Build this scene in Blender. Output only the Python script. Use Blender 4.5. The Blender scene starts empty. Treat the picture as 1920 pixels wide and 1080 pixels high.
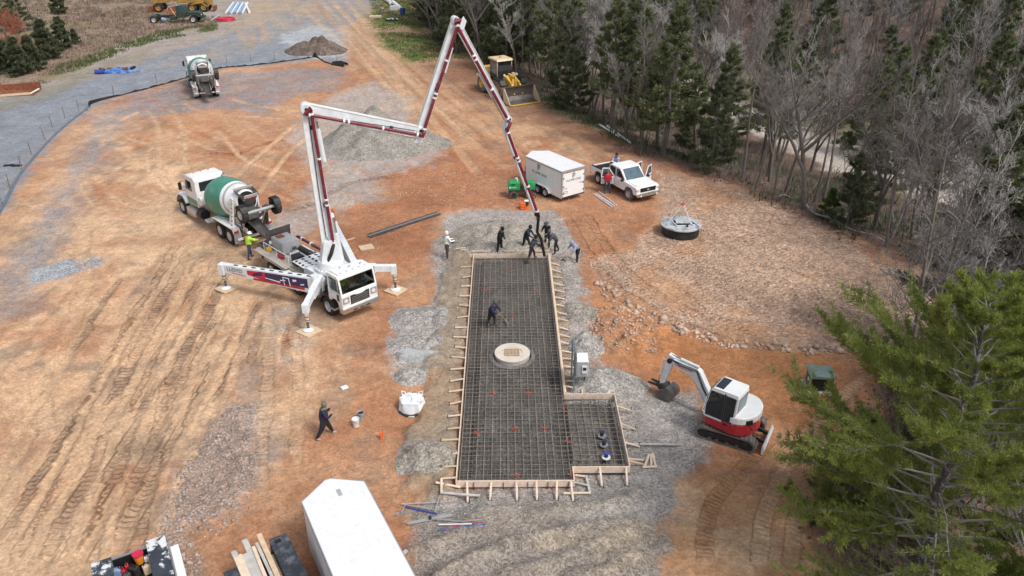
import bpy, bmesh, math, random
import numpy as np
from mathutils import Vector, Matrix, Euler
R = math.radians
random.seed(7); RNG = np.random.default_rng(11)
sc = bpy.context.scene
col = sc.collection

# ------------------------------------------------------------------ camera
FPX, CAMH = 1500.0, 20.5
PITCH = math.atan(791.0 / FPX)
YAW = math.atan(16.0 * math.cos(PITCH) / FPX)
FW = np.array([math.sin(YAW) * math.cos(PITCH), math.cos(YAW) * math.cos(PITCH), -math.sin(PITCH)])
RT = np.array([math.cos(YAW), -math.sin(YAW), 0.0])
UP = np.cross(RT, FW)
CAM = np.array([0.0, 0.0, CAMH])
cd = bpy.data.cameras.new('camera'); cam = bpy.data.objects.new('camera', cd); col.objects.link(cam)
cd.sensor_width = 36.0; cd.lens = FPX / 1920 * 36.0; cd.clip_start = 0.5; cd.clip_end = 2000
cam.matrix_world = Matrix([[RT[0], UP[0], -FW[0], 0], [RT[1], UP[1], -FW[1], 0], [RT[2], UP[2], -FW[2], CAMH], [0, 0, 0, 1]])
sc.camera = cam

# ------------------------------------------------------------------ sky, sun, exposure
SUN_EL, SUN_AZ = 52.0, 130.0     # azimuth measured clockwise from +Y
w = bpy.data.worlds.new('World'); sc.world = w; w.use_nodes = True
nt = w.node_tree; bg = nt.nodes['Background']
sky = nt.nodes.new('ShaderNodeTexSky'); sky.sky_type = 'NISHITA'; sky.sun_disc = False
sky.sun_elevation = R(SUN_EL); sky.sun_rotation = R(SUN_AZ); sky.air_density = 1.0; sky.dust_density = 3.5; sky.ozone_density = 1.0
hsv = nt.nodes.new('ShaderNodeHueSaturation'); hsv.inputs['Saturation'].default_value = 0.45   # overcast: a mostly white sky
nt.links.new(sky.outputs['Color'], hsv.inputs['Color']); nt.links.new(hsv.outputs['Color'], bg.inputs['Color'])
bg.inputs['Strength'].default_value = 0.122
sl = bpy.data.lights.new('sun', 'SUN'); sun = bpy.data.objects.new('sun', sl); col.objects.link(sun)
sl.energy = 1.5; sl.angle = R(12); sl.color = (1.0, 0.96, 0.9)
_sd = Vector((math.sin(R(SUN_AZ)) * math.cos(R(SUN_EL)), math.cos(R(SUN_AZ)) * math.cos(R(SUN_EL)), math.sin(R(SUN_EL))))
sun.rotation_euler = _sd.to_track_quat('Z', 'Y').to_euler()
sc.view_settings.view_transform = 'Standard'; sc.view_settings.look = 'None'
sc.view_settings.gamma = 1.0; sc.view_settings.use_curve_mapping = False
sc.view_settings.exposure = 0.50
sc.cycles.max_bounces = 6; sc.cycles.diffuse_bounces = 3; sc.cycles.glossy_bounces = 3; sc.cycles.transmission_bounces = 4
sc.cycles.transparent_max_bounces = 6
sc.cycles.use_denoising = True

# ------------------------------------------------------------------ measuring: a pixel of the 1920x1080 survey frame to a place on the ground
def ray(x, y):
    d = FW * FPX + RT * (x - 960) - UP * (y - 540)
    return d / np.linalg.norm(d)
def g(x, y, z=0.0):
    d = ray(x, y); return CAM + d * ((z - CAMH) / d[2])
def gx(x, y, z=0.0):
    p = g(x, y, z); return (float(p[0]), float(p[1]))
def onplane(x, y, P, n):
    d = ray(x, y); return CAM + d * (((np.array(P) - CAM) @ n) / (d @ n))

# ------------------------------------------------------------------ object helpers
def tag(o, label=None, cat=None, group=None, kind=None):
    if label: o['label'] = label
    if cat: o['category'] = cat
    if group: o['group'] = group
    if kind: o['kind'] = kind
    return o
def thing(name, label, cat, loc=(0, 0, 0), rotz=0.0, group=None):
    o = bpy.data.objects.new(name, None); col.objects.link(o)
    o.empty_display_size = 0.3
    o.location = loc; o.rotation_euler = (0, 0, rotz)
    return tag(o, label, cat, group)
def copy_tree(o, parent=None):
    c = o.copy(); col.objects.link(c); c.parent = parent
    for ch in list(o.children): copy_tree(ch, c)
    return c

class MB:
    """collects shapes and links them as one mesh object"""
    def __init__(s): s.v = []; s.f = []; s.m = []; s.mi = 0
    def add(s, vs, fs):
        b = len(s.v); s.v.extend([tuple(float(c) for c in p) for p in vs])
        s.f.extend([tuple(b + i for i in f) for f in fs]); s.m.extend([s.mi] * len(fs)); return s
    def box(s, c, d, rot=None):
        hx, hy, hz = d[0] / 2, d[1] / 2, d[2] / 2
        P = [Vector((x * hx, y * hy, z * hz)) for x in (-1, 1) for y in (-1, 1) for z in (-1, 1)]
        if rot is not None:
            M = rot if isinstance(rot, Matrix) else Euler(rot).to_matrix()
            P = [M @ p for p in P]
        c = Vector(c)
        return s.add([p + c for p in P], [(0, 1, 3, 2), (4, 6, 7, 5), (0, 4, 5, 1), (2, 3, 7, 6), (0, 2, 6, 4), (1, 5, 7, 3)])
    def bar(s, p0, p1, wd, ht, wd1=None, ht1=None, upv=(0, 0, 1)):
        """box beam from p0 to p1, wd across, ht along upv"""
        p0, p1 = Vector(p0), Vector(p1); a = (p1 - p0).normalized(); u = Vector(upv)
        if abs(a.dot(u)) > 0.99: u = Vector((1, 0, 0))
        sd = a.cross(u).normalized(); u = sd.cross(a)
        wd1 = wd if wd1 is None else wd1; ht1 = ht if ht1 is None else ht1
        P = [p + sd * (sx * W / 2) + u * (sz * Hh / 2) for p, W, Hh in ((p0, wd, ht), (p1, wd1, ht1)) for sx, sz in ((-1, -1), (1, -1), (1, 1), (-1, 1))]
        return s.add(P, [(3, 2, 1, 0), (4, 5, 6, 7), (0, 1, 5, 4), (1, 2, 6, 5), (2, 3, 7, 6), (3, 0, 4, 7)])
    def cyl(s, p0, p1, r0, r1=None, n=12, caps=True):
        r1 = r0 if r1 is None else r1
        p0, p1 = Vector(p0), Vector(p1); a = (p1 - p0).normalized()
        u = a.orthogonal().normalized(); v = a.cross(u)
        ring = [(math.cos(2 * math.pi * i / n), math.sin(2 * math.pi * i / n)) for i in range(n)]
        P = [p0 + (u * c + v * q) * r0 for c, q in ring] + [p1 + (u * c + v * q) * r1 for c, q in ring]
        F = [(i, (i + 1) % n, n + (i + 1) % n, n + i) for i in range(n)]
        if caps: F += [tuple(range(n - 1, -1, -1)), tuple(range(n, 2 * n))]
        return s.add(P, F)
    def tube(s, pts, r, n=8, r1=None, caps=True):
        pts = [Vector(p) for p in pts]; k = len(pts)
        if r1 is None: r1 = r
        P = []; u = None
        for i, p in enumerate(pts):
            a = (pts[min(i + 1, k - 1)] - pts[max(i - 1, 0)]).normalized()
            if u is None: u = a.orthogonal().normalized()
            else:
                u = u - a * u.dot(a)
                u = u.normalized() if u.length > 1e-6 else a.orthogonal().normalized()
            v = a.cross(u); rr = r + (r1 - r) * i / max(1, k - 1)
            P += [p + (u * math.cos(2 * math.pi * j / n) + v * math.sin(2 * math.pi * j / n)) * rr for j in range(n)]
        F = [(i * n + j, i * n + (j + 1) % n, (i + 1) * n + (j + 1) % n, (i + 1) * n + j) for i in range(k - 1) for j in range(n)]
        if caps: F += [tuple(range(n - 1, -1, -1)), tuple(range((k - 1) * n, k * n))]
        return s.add(P, F)
    def prism(s, poly, y0, y1, ax='y'):
        """2D outline (x,z) pushed from y0 to y1 (ax='z': outline (x,y) pushed in z)"""
        n = len(poly)
        if ax == 'y': P = [(x, y0, z) for x, z in poly] + [(x, y1, z) for x, z in poly]
        elif ax == 'x': P = [(y0, x, z) for x, z in poly] + [(y1, x, z) for x, z in poly]
        else: P = [(x, y, y0) for x, y in poly] + [(x, y, y1) for x, y in poly]
        F = [tuple(range(n)), tuple(range(2 * n - 1, n - 1, -1))] + [(i, n + i, n + (i + 1) % n, (i + 1) % n) for i in range(n)]
        return s.add(P, F)
    def lathe(s, prof, o, axis, n=20, closed=False):
        """profile of (t, r) along axis from o"""
        o = Vector(o); a = Vector(axis).normalized(); u = a.orthogonal().normalized(); v = a.cross(u); k = len(prof)
        P = [o + a * t + (u * math.cos(2 * math.pi * j / n) + v * math.sin(2 * math.pi * j / n)) * max(r, 1e-4) for t, r in prof for j in range(n)]
        F = [(i * n + j, i * n + (j + 1) % n, (i + 1) * n + (j + 1) % n, (i + 1) * n + j) for i in range(k - 1) for j in range(n)]
        if closed: F += [((k - 1) * n + j, (k - 1) * n + (j + 1) % n, (j + 1) % n, j) for j in range(n)]
        return s.add(P, F)
    def ball(s, c, r, n=8, m=6):
        if not hasattr(r, '__len__'): r = (r, r, r)
        c = Vector(c); P = [c + Vector((0, 0, r[2]))]
        for i in range(1, m):
            t = math.pi * i / m
            P += [c + Vector((r[0] * math.sin(t) * math.cos(2 * math.pi * j / n), r[1] * math.sin(t) * math.sin(2 * math.pi * j / n), r[2] * math.cos(t))) for j in range(n)]
        P.append(c - Vector((0, 0, r[2]))); L = len(P) - 1
        F = [(0, 1 + j, 1 + (j + 1) % n) for j in range(n)]
        for i in range(m - 2):
            b = 1 + i * n; F += [(b + j, b + n + j, b + n + (j + 1) % n, b + (j + 1) % n) for j in range(n)]
        b = 1 + (m - 2) * n; F += [(b + j, L, b + (j + 1) % n) for j in range(n)]
        return s.add(P, F)
    def mesh(s, name, mats, smooth=False):
        me = bpy.data.meshes.new(name); me.from_pydata(s.v, [], s.f)
        for m in (mats if isinstance(mats, (list, tuple)) else [mats]): me.materials.append(m)
        if any(s.m): me.polygons.foreach_set('material_index', s.m)
        bm = bmesh.new(); bm.from_mesh(me); bmesh.ops.recalc_face_normals(bm, faces=bm.faces); bm.to_mesh(me); bm.free()
        if smooth:
            me.polygons.foreach_set('use_smooth', [True] * len(me.polygons))
            try: me.set_sharp_from_angle(angle=R(40))
            except Exception: pass
        me.update(); return me
    def build(s, name, mats, parent=None, smooth=False, bevel=0.0, seg=2):
        o = bpy.data.objects.new(name, s.mesh(name, mats, smooth)); col.objects.link(o)
        if parent is not None: o.parent = parent
        if bevel:
            b = o.modifiers.new('edge', 'BEVEL'); b.width = bevel; b.segments = seg; b.limit_method = 'ANGLE'; b.angle_limit = R(35)
        return o

def lettering(parent, body, size, loc, rot, m, ext=0.002, name='lettering', xs=1.0):
    c = bpy.data.curves.new(name, 'FONT'); c.body = body; c.size = size; c.extrude = ext; c.align_x = 'CENTER'; c.align_y = 'CENTER'
    c.resolution_u = 3
    c.materials.append(m); q = bpy.data.objects.new(name, c); col.objects.link(q)
    me = bpy.data.meshes.new_from_object(q.evaluated_get(bpy.context.evaluated_depsgraph_get())); bpy.data.objects.remove(q); bpy.data.curves.remove(c)
    o = bpy.data.objects.new(name, me); col.objects.link(o); o.parent = parent
    o.location = loc; o.rotation_euler = rot; o.scale = (xs, 1, 1)
    return o

# ------------------------------------------------------------------ materials
def mat(name, c, rough=0.6, metal=0.0, var=0.12, scale=3.0, c2=None, amt=0.0, dscale=1.5, bump=0.0, bscale=30.0, spec=0.5, trans=0.0, lo=0.5, hi=0.7):
    """principled with a drifting tone and, where c2 is given, stains and other patches of a second colour"""
    m = bpy.data.materials.new(name); m.use_nodes = True; n = m.node_tree.nodes; L = m.node_tree.links
    b = n['Principled BSDF']; b.inputs['Roughness'].default_value = rough; b.inputs['Metallic'].default_value = metal
    b.inputs['Specular IOR Level'].default_value = spec
    tc = n.new('ShaderNodeTexCoord'); oi = n.new('ShaderNodeObjectInfo')
    ad = n.new('ShaderNodeVectorMath'); ad.operation = 'ADD'
    L.new(tc.outputs['Object'], ad.inputs[0]); L.new(oi.outputs['Random'], ad.inputs[1])
    nz = n.new('ShaderNodeTexNoise'); nz.inputs['Scale'].default_value = scale; nz.inputs['Detail'].default_value = 5; L.new(ad.outputs[0], nz.inputs['Vector'])
    mr = n.new('ShaderNodeMapRange'); mr.inputs[1].default_value = 0.3; mr.inputs[2].default_value = 0.7
    mr.inputs[3].default_value = 1 - var; mr.inputs[4].default_value = 1 + var; L.new(nz.outputs['Fac'], mr.inputs[0])
    mx = n.new('ShaderNodeMix'); mx.data_type = 'RGBA'; mx.blend_type = 'MULTIPLY'; mx.inputs[0].default_value = 1
    mx.inputs[6].default_value = (*c, 1); L.new(mr.outputs[0], mx.inputs[7]); out = mx.outputs[2]
    if c2 is not None:
        n2 = n.new('ShaderNodeTexNoise'); n2.inputs['Scale'].default_value = dscale; n2.inputs['Detail'].default_value = 8; n2.inputs['Roughness'].default_value = 0.7
        L.new(ad.outputs[0], n2.inputs['Vector'])
        r2 = n.new('ShaderNodeMapRange'); r2.inputs[1].default_value = lo; r2.inputs[2].default_value = hi; r2.inputs[3].default_value = 0; r2.inputs[4].default_value = amt
        L.new(n2.outputs['Fac'], r2.inputs[0])
        m2 = n.new('ShaderNodeMix'); m2.data_type = 'RGBA'; L.new(r2.outputs[0], m2.inputs[0]); L.new(out, m2.inputs[6]); m2.inputs[7].default_value = (*c2, 1); out = m2.outputs[2]
    L.new(out, b.inputs['Base Color'])
    if bump:
        n3 = n.new('ShaderNodeTexNoise'); n3.inputs['Scale'].default_value = bscale; n3.inputs['Detail'].default_value = 4; L.new(tc.outputs['Object'], n3.inputs['Vector'])
        bp = n.new('ShaderNodeBump'); bp.inputs['Strength'].default_value = bump; bp.inputs['Distance'].default_value = 0.02
        L.new(n3.outputs['Fac'], bp.inputs['Height']); L.new(bp.outputs[0], b.inputs['Normal'])
    if trans: b.inputs['Transmission Weight'].default_value = trans
    return m
def M_(*a, **k): return mat(*a, **k)
DUST = (0.42, 0.27, 0.17)
M = dict(
    white=mat('white_paint', (0.76, 0.77, 0.775), 0.35, var=0.06, c2=(0.45, 0.37, 0.30), amt=0.5, dscale=2.2),
    white_clean=mat('white_panel', (0.80, 0.81, 0.82), 0.4, var=0.04, c2=(0.6, 0.58, 0.55), amt=0.25, dscale=1.2),
    roof_white=mat('roof_sheet', (0.74, 0.755, 0.77), 0.45, var=0.08, c2=(0.5, 0.47, 0.44), amt=0.55, dscale=3),
    boomwhite=mat('boom_paint', (0.70, 0.745, 0.77), 0.4, var=0.08, c2=(0.5, 0.46, 0.42), amt=0.45, dscale=1.8),
    maroon=mat('maroon_paint', (0.16, 0.012, 0.03), 0.4, var=0.15, c2=(0.3, 0.2, 0.17), amt=0.25, dscale=3),
    red=mat('red_paint', (0.42, 0.02, 0.03), 0.4, var=0.1, c2=(0.35, 0.15, 0.1), amt=0.3),
    redlight=mat('red_lens', (0.5, 0.03, 0.03), 0.25),
    orange=mat('orange_paint', (0.75, 0.14, 0.03), 0.5, var=0.15),
    spray=mat('spray_paint', (0.42, 0.10, 0.06), 0.8, var=0.25, scale=20),
    green=mat('green_paint', (0.045, 0.225, 0.155), 0.35, var=0.1, c2=(0.20, 0.36, 0.28), amt=0.5, dscale=1.4),  # pale patches stand for reflections, painted into the drum's green
    lime=mat('machine_green', (0.01, 0.30, 0.09), 0.35, var=0.08, c2=DUST, amt=0.15),
    boxgreen=mat('utility_green', (0.045, 0.105, 0.085), 0.5, var=0.1),
    boxgreen_lid=mat('utility_green_lid', (0.16, 0.235, 0.215), 0.5, var=0.1),
    olive=mat('olive_paint', (0.022, 0.045, 0.035), 0.55, var=0.2, c2=(0.12, 0.13, 0.1), amt=0.3),
    yellow=mat('yellow_paint', (0.66, 0.40, 0.06), 0.45, var=0.12, c2=(0.38, 0.25, 0.12), amt=0.45, dscale=1.8),
    cream=mat('faded_yellow', (0.66, 0.52, 0.33), 0.5, var=0.1, c2=(0.4, 0.28, 0.18), amt=0.4),
    oldyellow=mat('rusting_yellow', (0.38, 0.22, 0.05), 0.6, var=0.2, c2=(0.12, 0.05, 0.025), amt=0.85, dscale=1.2),
    rust=mat('rust', (0.20, 0.065, 0.03), 0.8, var=0.3, c2=(0.35, 0.16, 0.09), amt=0.7, dscale=2.0),
    steel=mat('worn_steel', (0.16, 0.15, 0.145), 0.45, 0.6, var=0.25, c2=(0.25, 0.16, 0.1), amt=0.4),
    chrome=mat('chrome', (0.62, 0.60, 0.57), 0.22, 0.9, var=0.06),
    alu=mat('aluminium', (0.55, 0.56, 0.57), 0.35, 0.7, var=0.08),
    galv=mat('galvanised', (0.30, 0.33, 0.36), 0.45, 0.5, var=0.15),
    grey=mat('grey_paint', (0.36, 0.38, 0.39), 0.5, var=0.12, c2=(0.3, 0.25, 0.2), amt=0.4),
    deck=mat('dusty_deck', (0.45, 0.40, 0.34), 0.7, var=0.2, c2=(0.62, 0.6, 0.57), amt=0.7, dscale=4),
    dark=mat('dark_frame', (0.018, 0.018, 0.02), 0.55, var=0.2, c2=(0.12, 0.09, 0.07), amt=0.4, dscale=5),
    black=mat('black_plastic', (0.012, 0.012, 0.013), 0.5, var=0.2),
    fabric_black=mat('black_geotextile', (0.010, 0.010, 0.012), 0.75, var=0.3, c2=(0.06, 0.055, 0.05), amt=0.3),
    fabric_sheen=mat('geotextile_painted_sheen', (0.10, 0.125, 0.16), 0.35, var=0.3),  # bluish sheen of the black cloth is put into its base colour
    tyre=mat('tyre_rubber', (0.016, 0.016, 0.017), 0.8, var=0.2, c2=(0.16, 0.11, 0.08), amt=0.55, dscale=4),
    tyre_dusty=mat('dusty_tyre', (0.14, 0.125, 0.115), 0.85, var=0.25, c2=(0.25, 0.2, 0.16), amt=0.7, dscale=3),
    rim=mat('steel_rim', (0.55, 0.55, 0.55), 0.4, 0.4, var=0.1, c2=DUST, amt=0.3),
    glass=mat('dark_glass', (0.012, 0.018, 0.022), 0.06, var=0.3, spec=0.8),
    glass_teal=mat('tinted_glass', (0.05, 0.10, 0.13), 0.05, var=0.4, scale=1.5, spec=0.9),
    lamp=mat('lamp_lens', (0.7, 0.7, 0.68), 0.15, var=0.05),
    amber=mat('amber_lens', (0.75, 0.25, 0.03), 0.25),
    wood=mat('form_lumber', (0.70, 0.56, 0.45), 0.75, var=0.12, scale=6, c2=(0.48, 0.36, 0.25), amt=0.5, dscale=2),
    wood_pale=mat('fresh_lumber', (0.68, 0.55, 0.42), 0.7, var=0.1, scale=5),
    wood_grey=mat('weathered_lumber', (0.46, 0.44, 0.41), 0.8, var=0.15, scale=4, c2=(0.6, 0.58, 0.55), amt=0.5),
    wood_tan=mat('tan_lumber', (0.60, 0.46, 0.31), 0.75, var=0.15, scale=4),
    rebar=mat('rebar', (0.30, 0.26, 0.22), 0.7, 0.2, var=0.35, scale=2.0, c2=(0.10, 0.05, 0.03), amt=0.5, dscale=1.0),
    rebar_mid=mat('rebar_across', (0.21, 0.18, 0.155), 0.7, 0.2, var=0.35, scale=2.0),
    rebar_dark=mat('old_rebar', (0.16, 0.15, 0.14), 0.7, 0.2, var=0.3),
    concrete=mat('concrete', (0.60, 0.54, 0.46), 0.85, var=0.08, scale=4, c2=(0.42, 0.38, 0.33), amt=0.35),
    concrete_side=mat('darker_concrete', (0.40, 0.38, 0.35), 0.85, var=0.15, scale=3, c2=(0.25, 0.24, 0.22), amt=0.5),  # a darker tone than the concrete of the riser cap
    pvc=mat('white_pipe', (0.74, 0.74, 0.75), 0.4, var=0.06),
    bluepvc=mat('blue_pipe', (0.22, 0.36, 0.56), 0.4, var=0.15),
    blue=mat('blue_paint', (0.04, 0.07, 0.32), 0.4, var=0.1),
    tarp=mat('blue_tarp', (0.04, 0.14, 0.42), 0.5, var=0.3, c2=(0.25, 0.32, 0.45), amt=0.8, dscale=1.5, lo=0.48, hi=0.56),
    navy=mat('navy_ink', (0.03, 0.025, 0.10), 0.35), ink=mat('black_ink', (0.01, 0.01, 0.015), 0.5), inkblue=mat('blue_ink', (0.03, 0.16, 0.42), 0.4),
    inkred=mat('red_ink', (0.5, 0.02, 0.06), 0.4),
    bagwhite=mat('woven_bag', (0.74, 0.78, 0.82), 0.6, var=0.12, scale=5),
    bucket=mat('white_bucket', (0.72, 0.73, 0.74), 0.4, var=0.08),
    liner=mat('spray_liner', (0.025, 0.028, 0.035), 0.6, var=0.4, scale=3, c2=(0.18, 0.17, 0.17), amt=0.45, dscale=2.5),
    boxlid=mat('scratched_black_lid', (0.035, 0.042, 0.052), 0.45, var=0.35, scale=3, c2=(0.24, 0.25, 0.27), amt=0.6, dscale=3.0),
    paintworn=mat('worn_white_lid', (0.035, 0.042, 0.055), 0.45, var=0.3, c2=(0.72, 0.74, 0.75), amt=0.9, dscale=1.1, lo=0.52, hi=0.56),
    tanklid=mat('cement_lid', (0.50, 0.52, 0.53), 0.45, var=0.2, scale=2, c2=(0.15, 0.18, 0.21), amt=0.9, dscale=1.8, lo=.46, hi=.60),
    tankside=mat('black_tank', (0.012, 0.013, 0.014), 0.5, var=0.3, c2=(0.06, 0.05, 0.045), amt=0.5),
    hi_vis=mat('hi_vis_cloth', (0.50, 0.85, 0.06), 0.7, var=0.1), skin=mat('skin', (0.45, 0.26, 0.18), 0.6, var=0.05),
    cloth_black=mat('black_cloth', (0.014, 0.014, 0.017), 0.85, var=0.3), cloth_navy=mat('navy_cloth', (0.016, 0.022, 0.05), 0.85, var=0.3),
    cloth_grey=mat('grey_cloth', (0.085, 0.09, 0.105), 0.85, var=0.25), cloth_white=mat('white_cloth', (0.74, 0.75, 0.76), 0.85, var=0.08),
    cloth_blue=mat('pale_blue_cloth', (0.30, 0.36, 0.50), 0.85, var=0.2), cloth_red=mat('red_cloth', (0.40, 0.008, 0.02), 0.8, var=0.15),
    jeans=mat('denim', (0.035, 0.06, 0.12), 0.85, var=0.25), brown=mat('brown_cloth', (0.07, 0.045, 0.035), 0.85, var=0.3),
    boots=mat('work_boots', (0.055, 0.042, 0.035), 0.8, var=0.3), boots_tan=mat('muddy_boots', (0.42, 0.31, 0.24), 0.85, var=0.2), hair=mat('dark_hair', (0.03, 0.025, 0.02), 0.7),
    camo=mat('camo_cloth', (0.16, 0.15, 0.12), 0.85, var=0.4, scale=12),
    bark=mat('bark', (0.165, 0.148, 0.132), 0.9, var=0.35, scale=6, c2=(0.07, 0.06, 0.055), amt=0.6, dscale=3),
    bark_pale=mat('pale_bark', (0.42, 0.39, 0.36), 0.85, var=0.2, scale=5, c2=(0.16, 0.14, 0.125), amt=0.7, dscale=3, lo=0.45, hi=0.6),
    bark_lichen=mat('lichen_bark', (0.085, 0.072, 0.064), 0.9, var=0.3, scale=6, c2=(0.36, 0.37, 0.36), amt=0.85, dscale=2.6, lo=0.50, hi=0.58),
    twig=mat('grey_twigs', (0.215, 0.20, 0.188), 0.9, var=0.2, scale=1.0),
    twig_pale=mat('pale_twigs', (0.33, 0.315, 0.30), 0.9, var=0.2, scale=1.0),
    twig_dark=mat('dark_twigs', (0.13, 0.116, 0.107), 0.9, var=0.25, scale=1.0),
    twig_red=mat('budding_twigs', (0.20, 0.135, 0.118), 0.9, var=0.25, scale=1.0),
    twig_red_bud=mat('red_buds', (0.34, 0.10, 0.06), 0.9, var=0.3, scale=2.0),
)
def leafmat(name, a, b, scale=0.8, transl=0.25):
    m = bpy.data.materials.new(name); m.use_nodes = True; n = m.node_tree.nodes; L = m.node_tree.links; p = n['Principled BSDF']
    tc = n.new('ShaderNodeTexCoord'); oi = n.new('ShaderNodeObjectInfo'); ad = n.new('ShaderNodeVectorMath'); ad.operation = 'ADD'
    L.new(tc.outputs['Object'], ad.inputs[0]); L.new(oi.outputs['Random'], ad.inputs[1])
    nz = n.new('ShaderNodeTexNoise'); nz.inputs['Scale'].default_value = scale; nz.inputs['Detail'].default_value = 6; L.new(ad.outputs[0], nz.inputs['Vector'])
    cr = n.new('ShaderNodeValToRGB'); cr.color_ramp.elements[0].position = 0.35; cr.color_ramp.elements[1].position = 0.68
    cr.color_ramp.elements[0].color = (*a, 1); cr.color_ramp.elements[1].color = (*b, 1); L.new(nz.outputs['Fac'], cr.inputs[0])
    L.new(cr.outputs[0], p.inputs['Base Color']); p.inputs['Roughness'].default_value = 0.75; p.inputs['Specular IOR Level'].default_value = 0.25
    tl = n.new('ShaderNodeBsdfTranslucent'); L.new(cr.outputs[0], tl.inputs[0]); mx = n.new('ShaderNodeMixShader'); mx.inputs[0].default_value = transl; L.new(p.outputs[0], mx.inputs[1]); L.new(tl.outputs[0], mx.inputs[2]); L.new(mx.outputs[0], n['Material Output'].inputs[0])   # light passes through thin leaves
    return m
def clear_glass():
    m = bpy.data.materials.new('cab_glass'); m.use_nodes = True; n = m.node_tree.nodes; L = m.node_tree.links; out = n['Material Output']; n.remove(n['Principled BSDF'])
    t = n.new('ShaderNodeBsdfTransparent'); t.inputs[0].default_value = (.50, .58, .56, 1); g_ = n.new('ShaderNodeBsdfGlossy'); g_.inputs['Roughness'].default_value = .03; g_.inputs['Color'].default_value = (.9, .95, .95, 1)
    fr = n.new('ShaderNodeFresnel'); fr.inputs[0].default_value = 1.5; x = n.new('ShaderNodeMixShader'); L.new(fr.outputs[0], x.inputs[0]); L.new(t.outputs[0], x.inputs[1]); L.new(g_.outputs[0], x.inputs[2]); L.new(x.outputs[0], out.inputs[0]); return m
M['glass_clear'] = clear_glass()
M['needles'] = leafmat('pine_needles', (0.118, 0.142, 0.072), (0.205, 0.230, 0.112))
M['needles_near'] = leafmat('near_pine_needles', (0.160, 0.205, 0.050), (0.310, 0.355, 0.090), 1.2, 0.5)
M['needles_dark'] = leafmat('dark_needles', (0.095, 0.115, 0.066), (0.168, 0.188, 0.104))
M['needles_bright'] = leafmat('young_needles', (0.07, 0.13, 0.03), (0.16, 0.24, 0.05))
M['litter'] = leafmat('leaf_litter', (0.11, 0.06, 0.045), (0.26, 0.16, 0.12), 3.0)
M['weeds'] = leafmat('dry_weeds', (0.20, 0.14, 0.115), (0.31, 0.24, 0.185), 0.4)
M['weed_green'] = leafmat('weedy_green', (0.09, 0.12, 0.04), (0.17, 0.19, 0.08), 0.8)
# ================================================================== THE GROUND
def _hash(ix, iy, s):
    h = (ix.astype(np.int64) * 374761393 + iy.astype(np.int64) * 668265263 + s * 974711) & 0x7fffffff
    h = ((h ^ (h >> 13)) * 1274126177) & 0x7fffffff
    return ((h ^ (h >> 16)) & 0xffff) / 65535.0
def vn(x, y, s=0):
    x = np.asarray(x, float); y = np.asarray(y, float)
    ix = np.floor(x); iy = np.floor(y); fx = x - ix; fy = y - iy; fx = fx * fx * (3 - 2 * fx); fy = fy * fy * (3 - 2 * fy)
    a = _hash(ix, iy, s); b = _hash(ix + 1, iy, s); c = _hash(ix, iy + 1, s); d = _hash(ix + 1, iy + 1, s)
    return (a * (1 - fx) + b * fx) * (1 - fy) + (c * (1 - fx) + d * fx) * fy
def fbm(x, y, s=0, o=4, f=1.0):
    t = 0; A = 0.5; n = 0
    for i in range(o): t = t + A * vn(x * f + 17.3 * i, y * f - 9.1 * i, s + i); n += A; A *= 0.55; f *= 2.03
    return t / n                                  # 0..1
def sst(a, b, x):
    t = np.clip((x - a) / (b - a), 0, 1); return t * t * (3 - 2 * t)
def segdist(x, y, P, closed=False):
    """distance to a polyline, the run along it and the side"""
    best = np.full(x.shape, 1e9); run = np.zeros(x.shape); acc = 0.0; side = np.zeros(x.shape)
    n = len(P); rng = range(n if closed else n - 1)
    for i in rng:
        ax, ay = P[i]; bx, by = P[(i + 1) % n]; dx, dy = bx - ax, by - ay; L = math.hypot(dx, dy) + 1e-9
        t = np.clip(((x - ax) * dx + (y - ay) * dy) / L ** 2, 0, 1)
        d = np.hypot(x - ax - t * dx, y - ay - t * dy); k = d < best
        best = np.where(k, d, best); run = np.where(k, acc + t * L, run)
        side = np.where(k, np.sign((x - ax) * dy - (y - ay) * dx), side); acc += L
    return best, run, side
def inside(x, y, P):
    c = np.zeros(x.shape, bool); n = len(P)
    for i in range(n):
        ax, ay = P[i]; bx, by = P[(i + 1) % n]
        if ay == by: continue
        c ^= ((ay > y) != (by > y)) & (x < (bx - ax) * (y - ay) / (by - ay) + ax)
    return c
def sdf(x, y, P):
    d = segdist(x, y, P, True)[0]; return np.where(inside(x, y, P), d, -d)      # positive inside
def smooth0(P, n=5):
    P = [np.array(p) for p in P]; Q = [2 * P[0] - P[1]] + P + [2 * P[-1] - P[-2]]; out = []
    for i in range(1, len(Q) - 2):
        for t in np.linspace(0, 1, n, endpoint=False):
            a, b, c, d = Q[i - 1:i + 3]; out.append(tuple(0.5 * ((2 * b) + (c - a) * t + (2 * a - 5 * b + 4 * c - d) * t * t + (3 * b - a - 3 * c + d) * t ** 3)))
    return out + [tuple(P[-1])]
def PX(L, z=0.0): return [gx(a, b, z) for a, b in L]

EDGE = PX([(775, 0), (800, 70), (845, 100), (905, 112), (1010, 190), (1120, 238), (1190, 288), (1330, 333), (1500, 408), (1620, 460), (1750, 512)]) + \
    [(25.6, 37.5), (22, 33.5), (17.8, 30.6), (15.6, 27), (12.6, 23.6), (11.0, 20.5), (10.2, 18), (9.6, 8), (9.6, -20)]
FOREST = [(-14, 420)] + EDGE + [(420, -20), (420, 420)]
SLAB = [(-1.83, 22.9), (2.5, 22.9), (2.5, 23.66), (4.67, 23.66), (4.67, 28.33), (2.5, 28.33), (2.5, 42.44), (-1.83, 42.44)]

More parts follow.
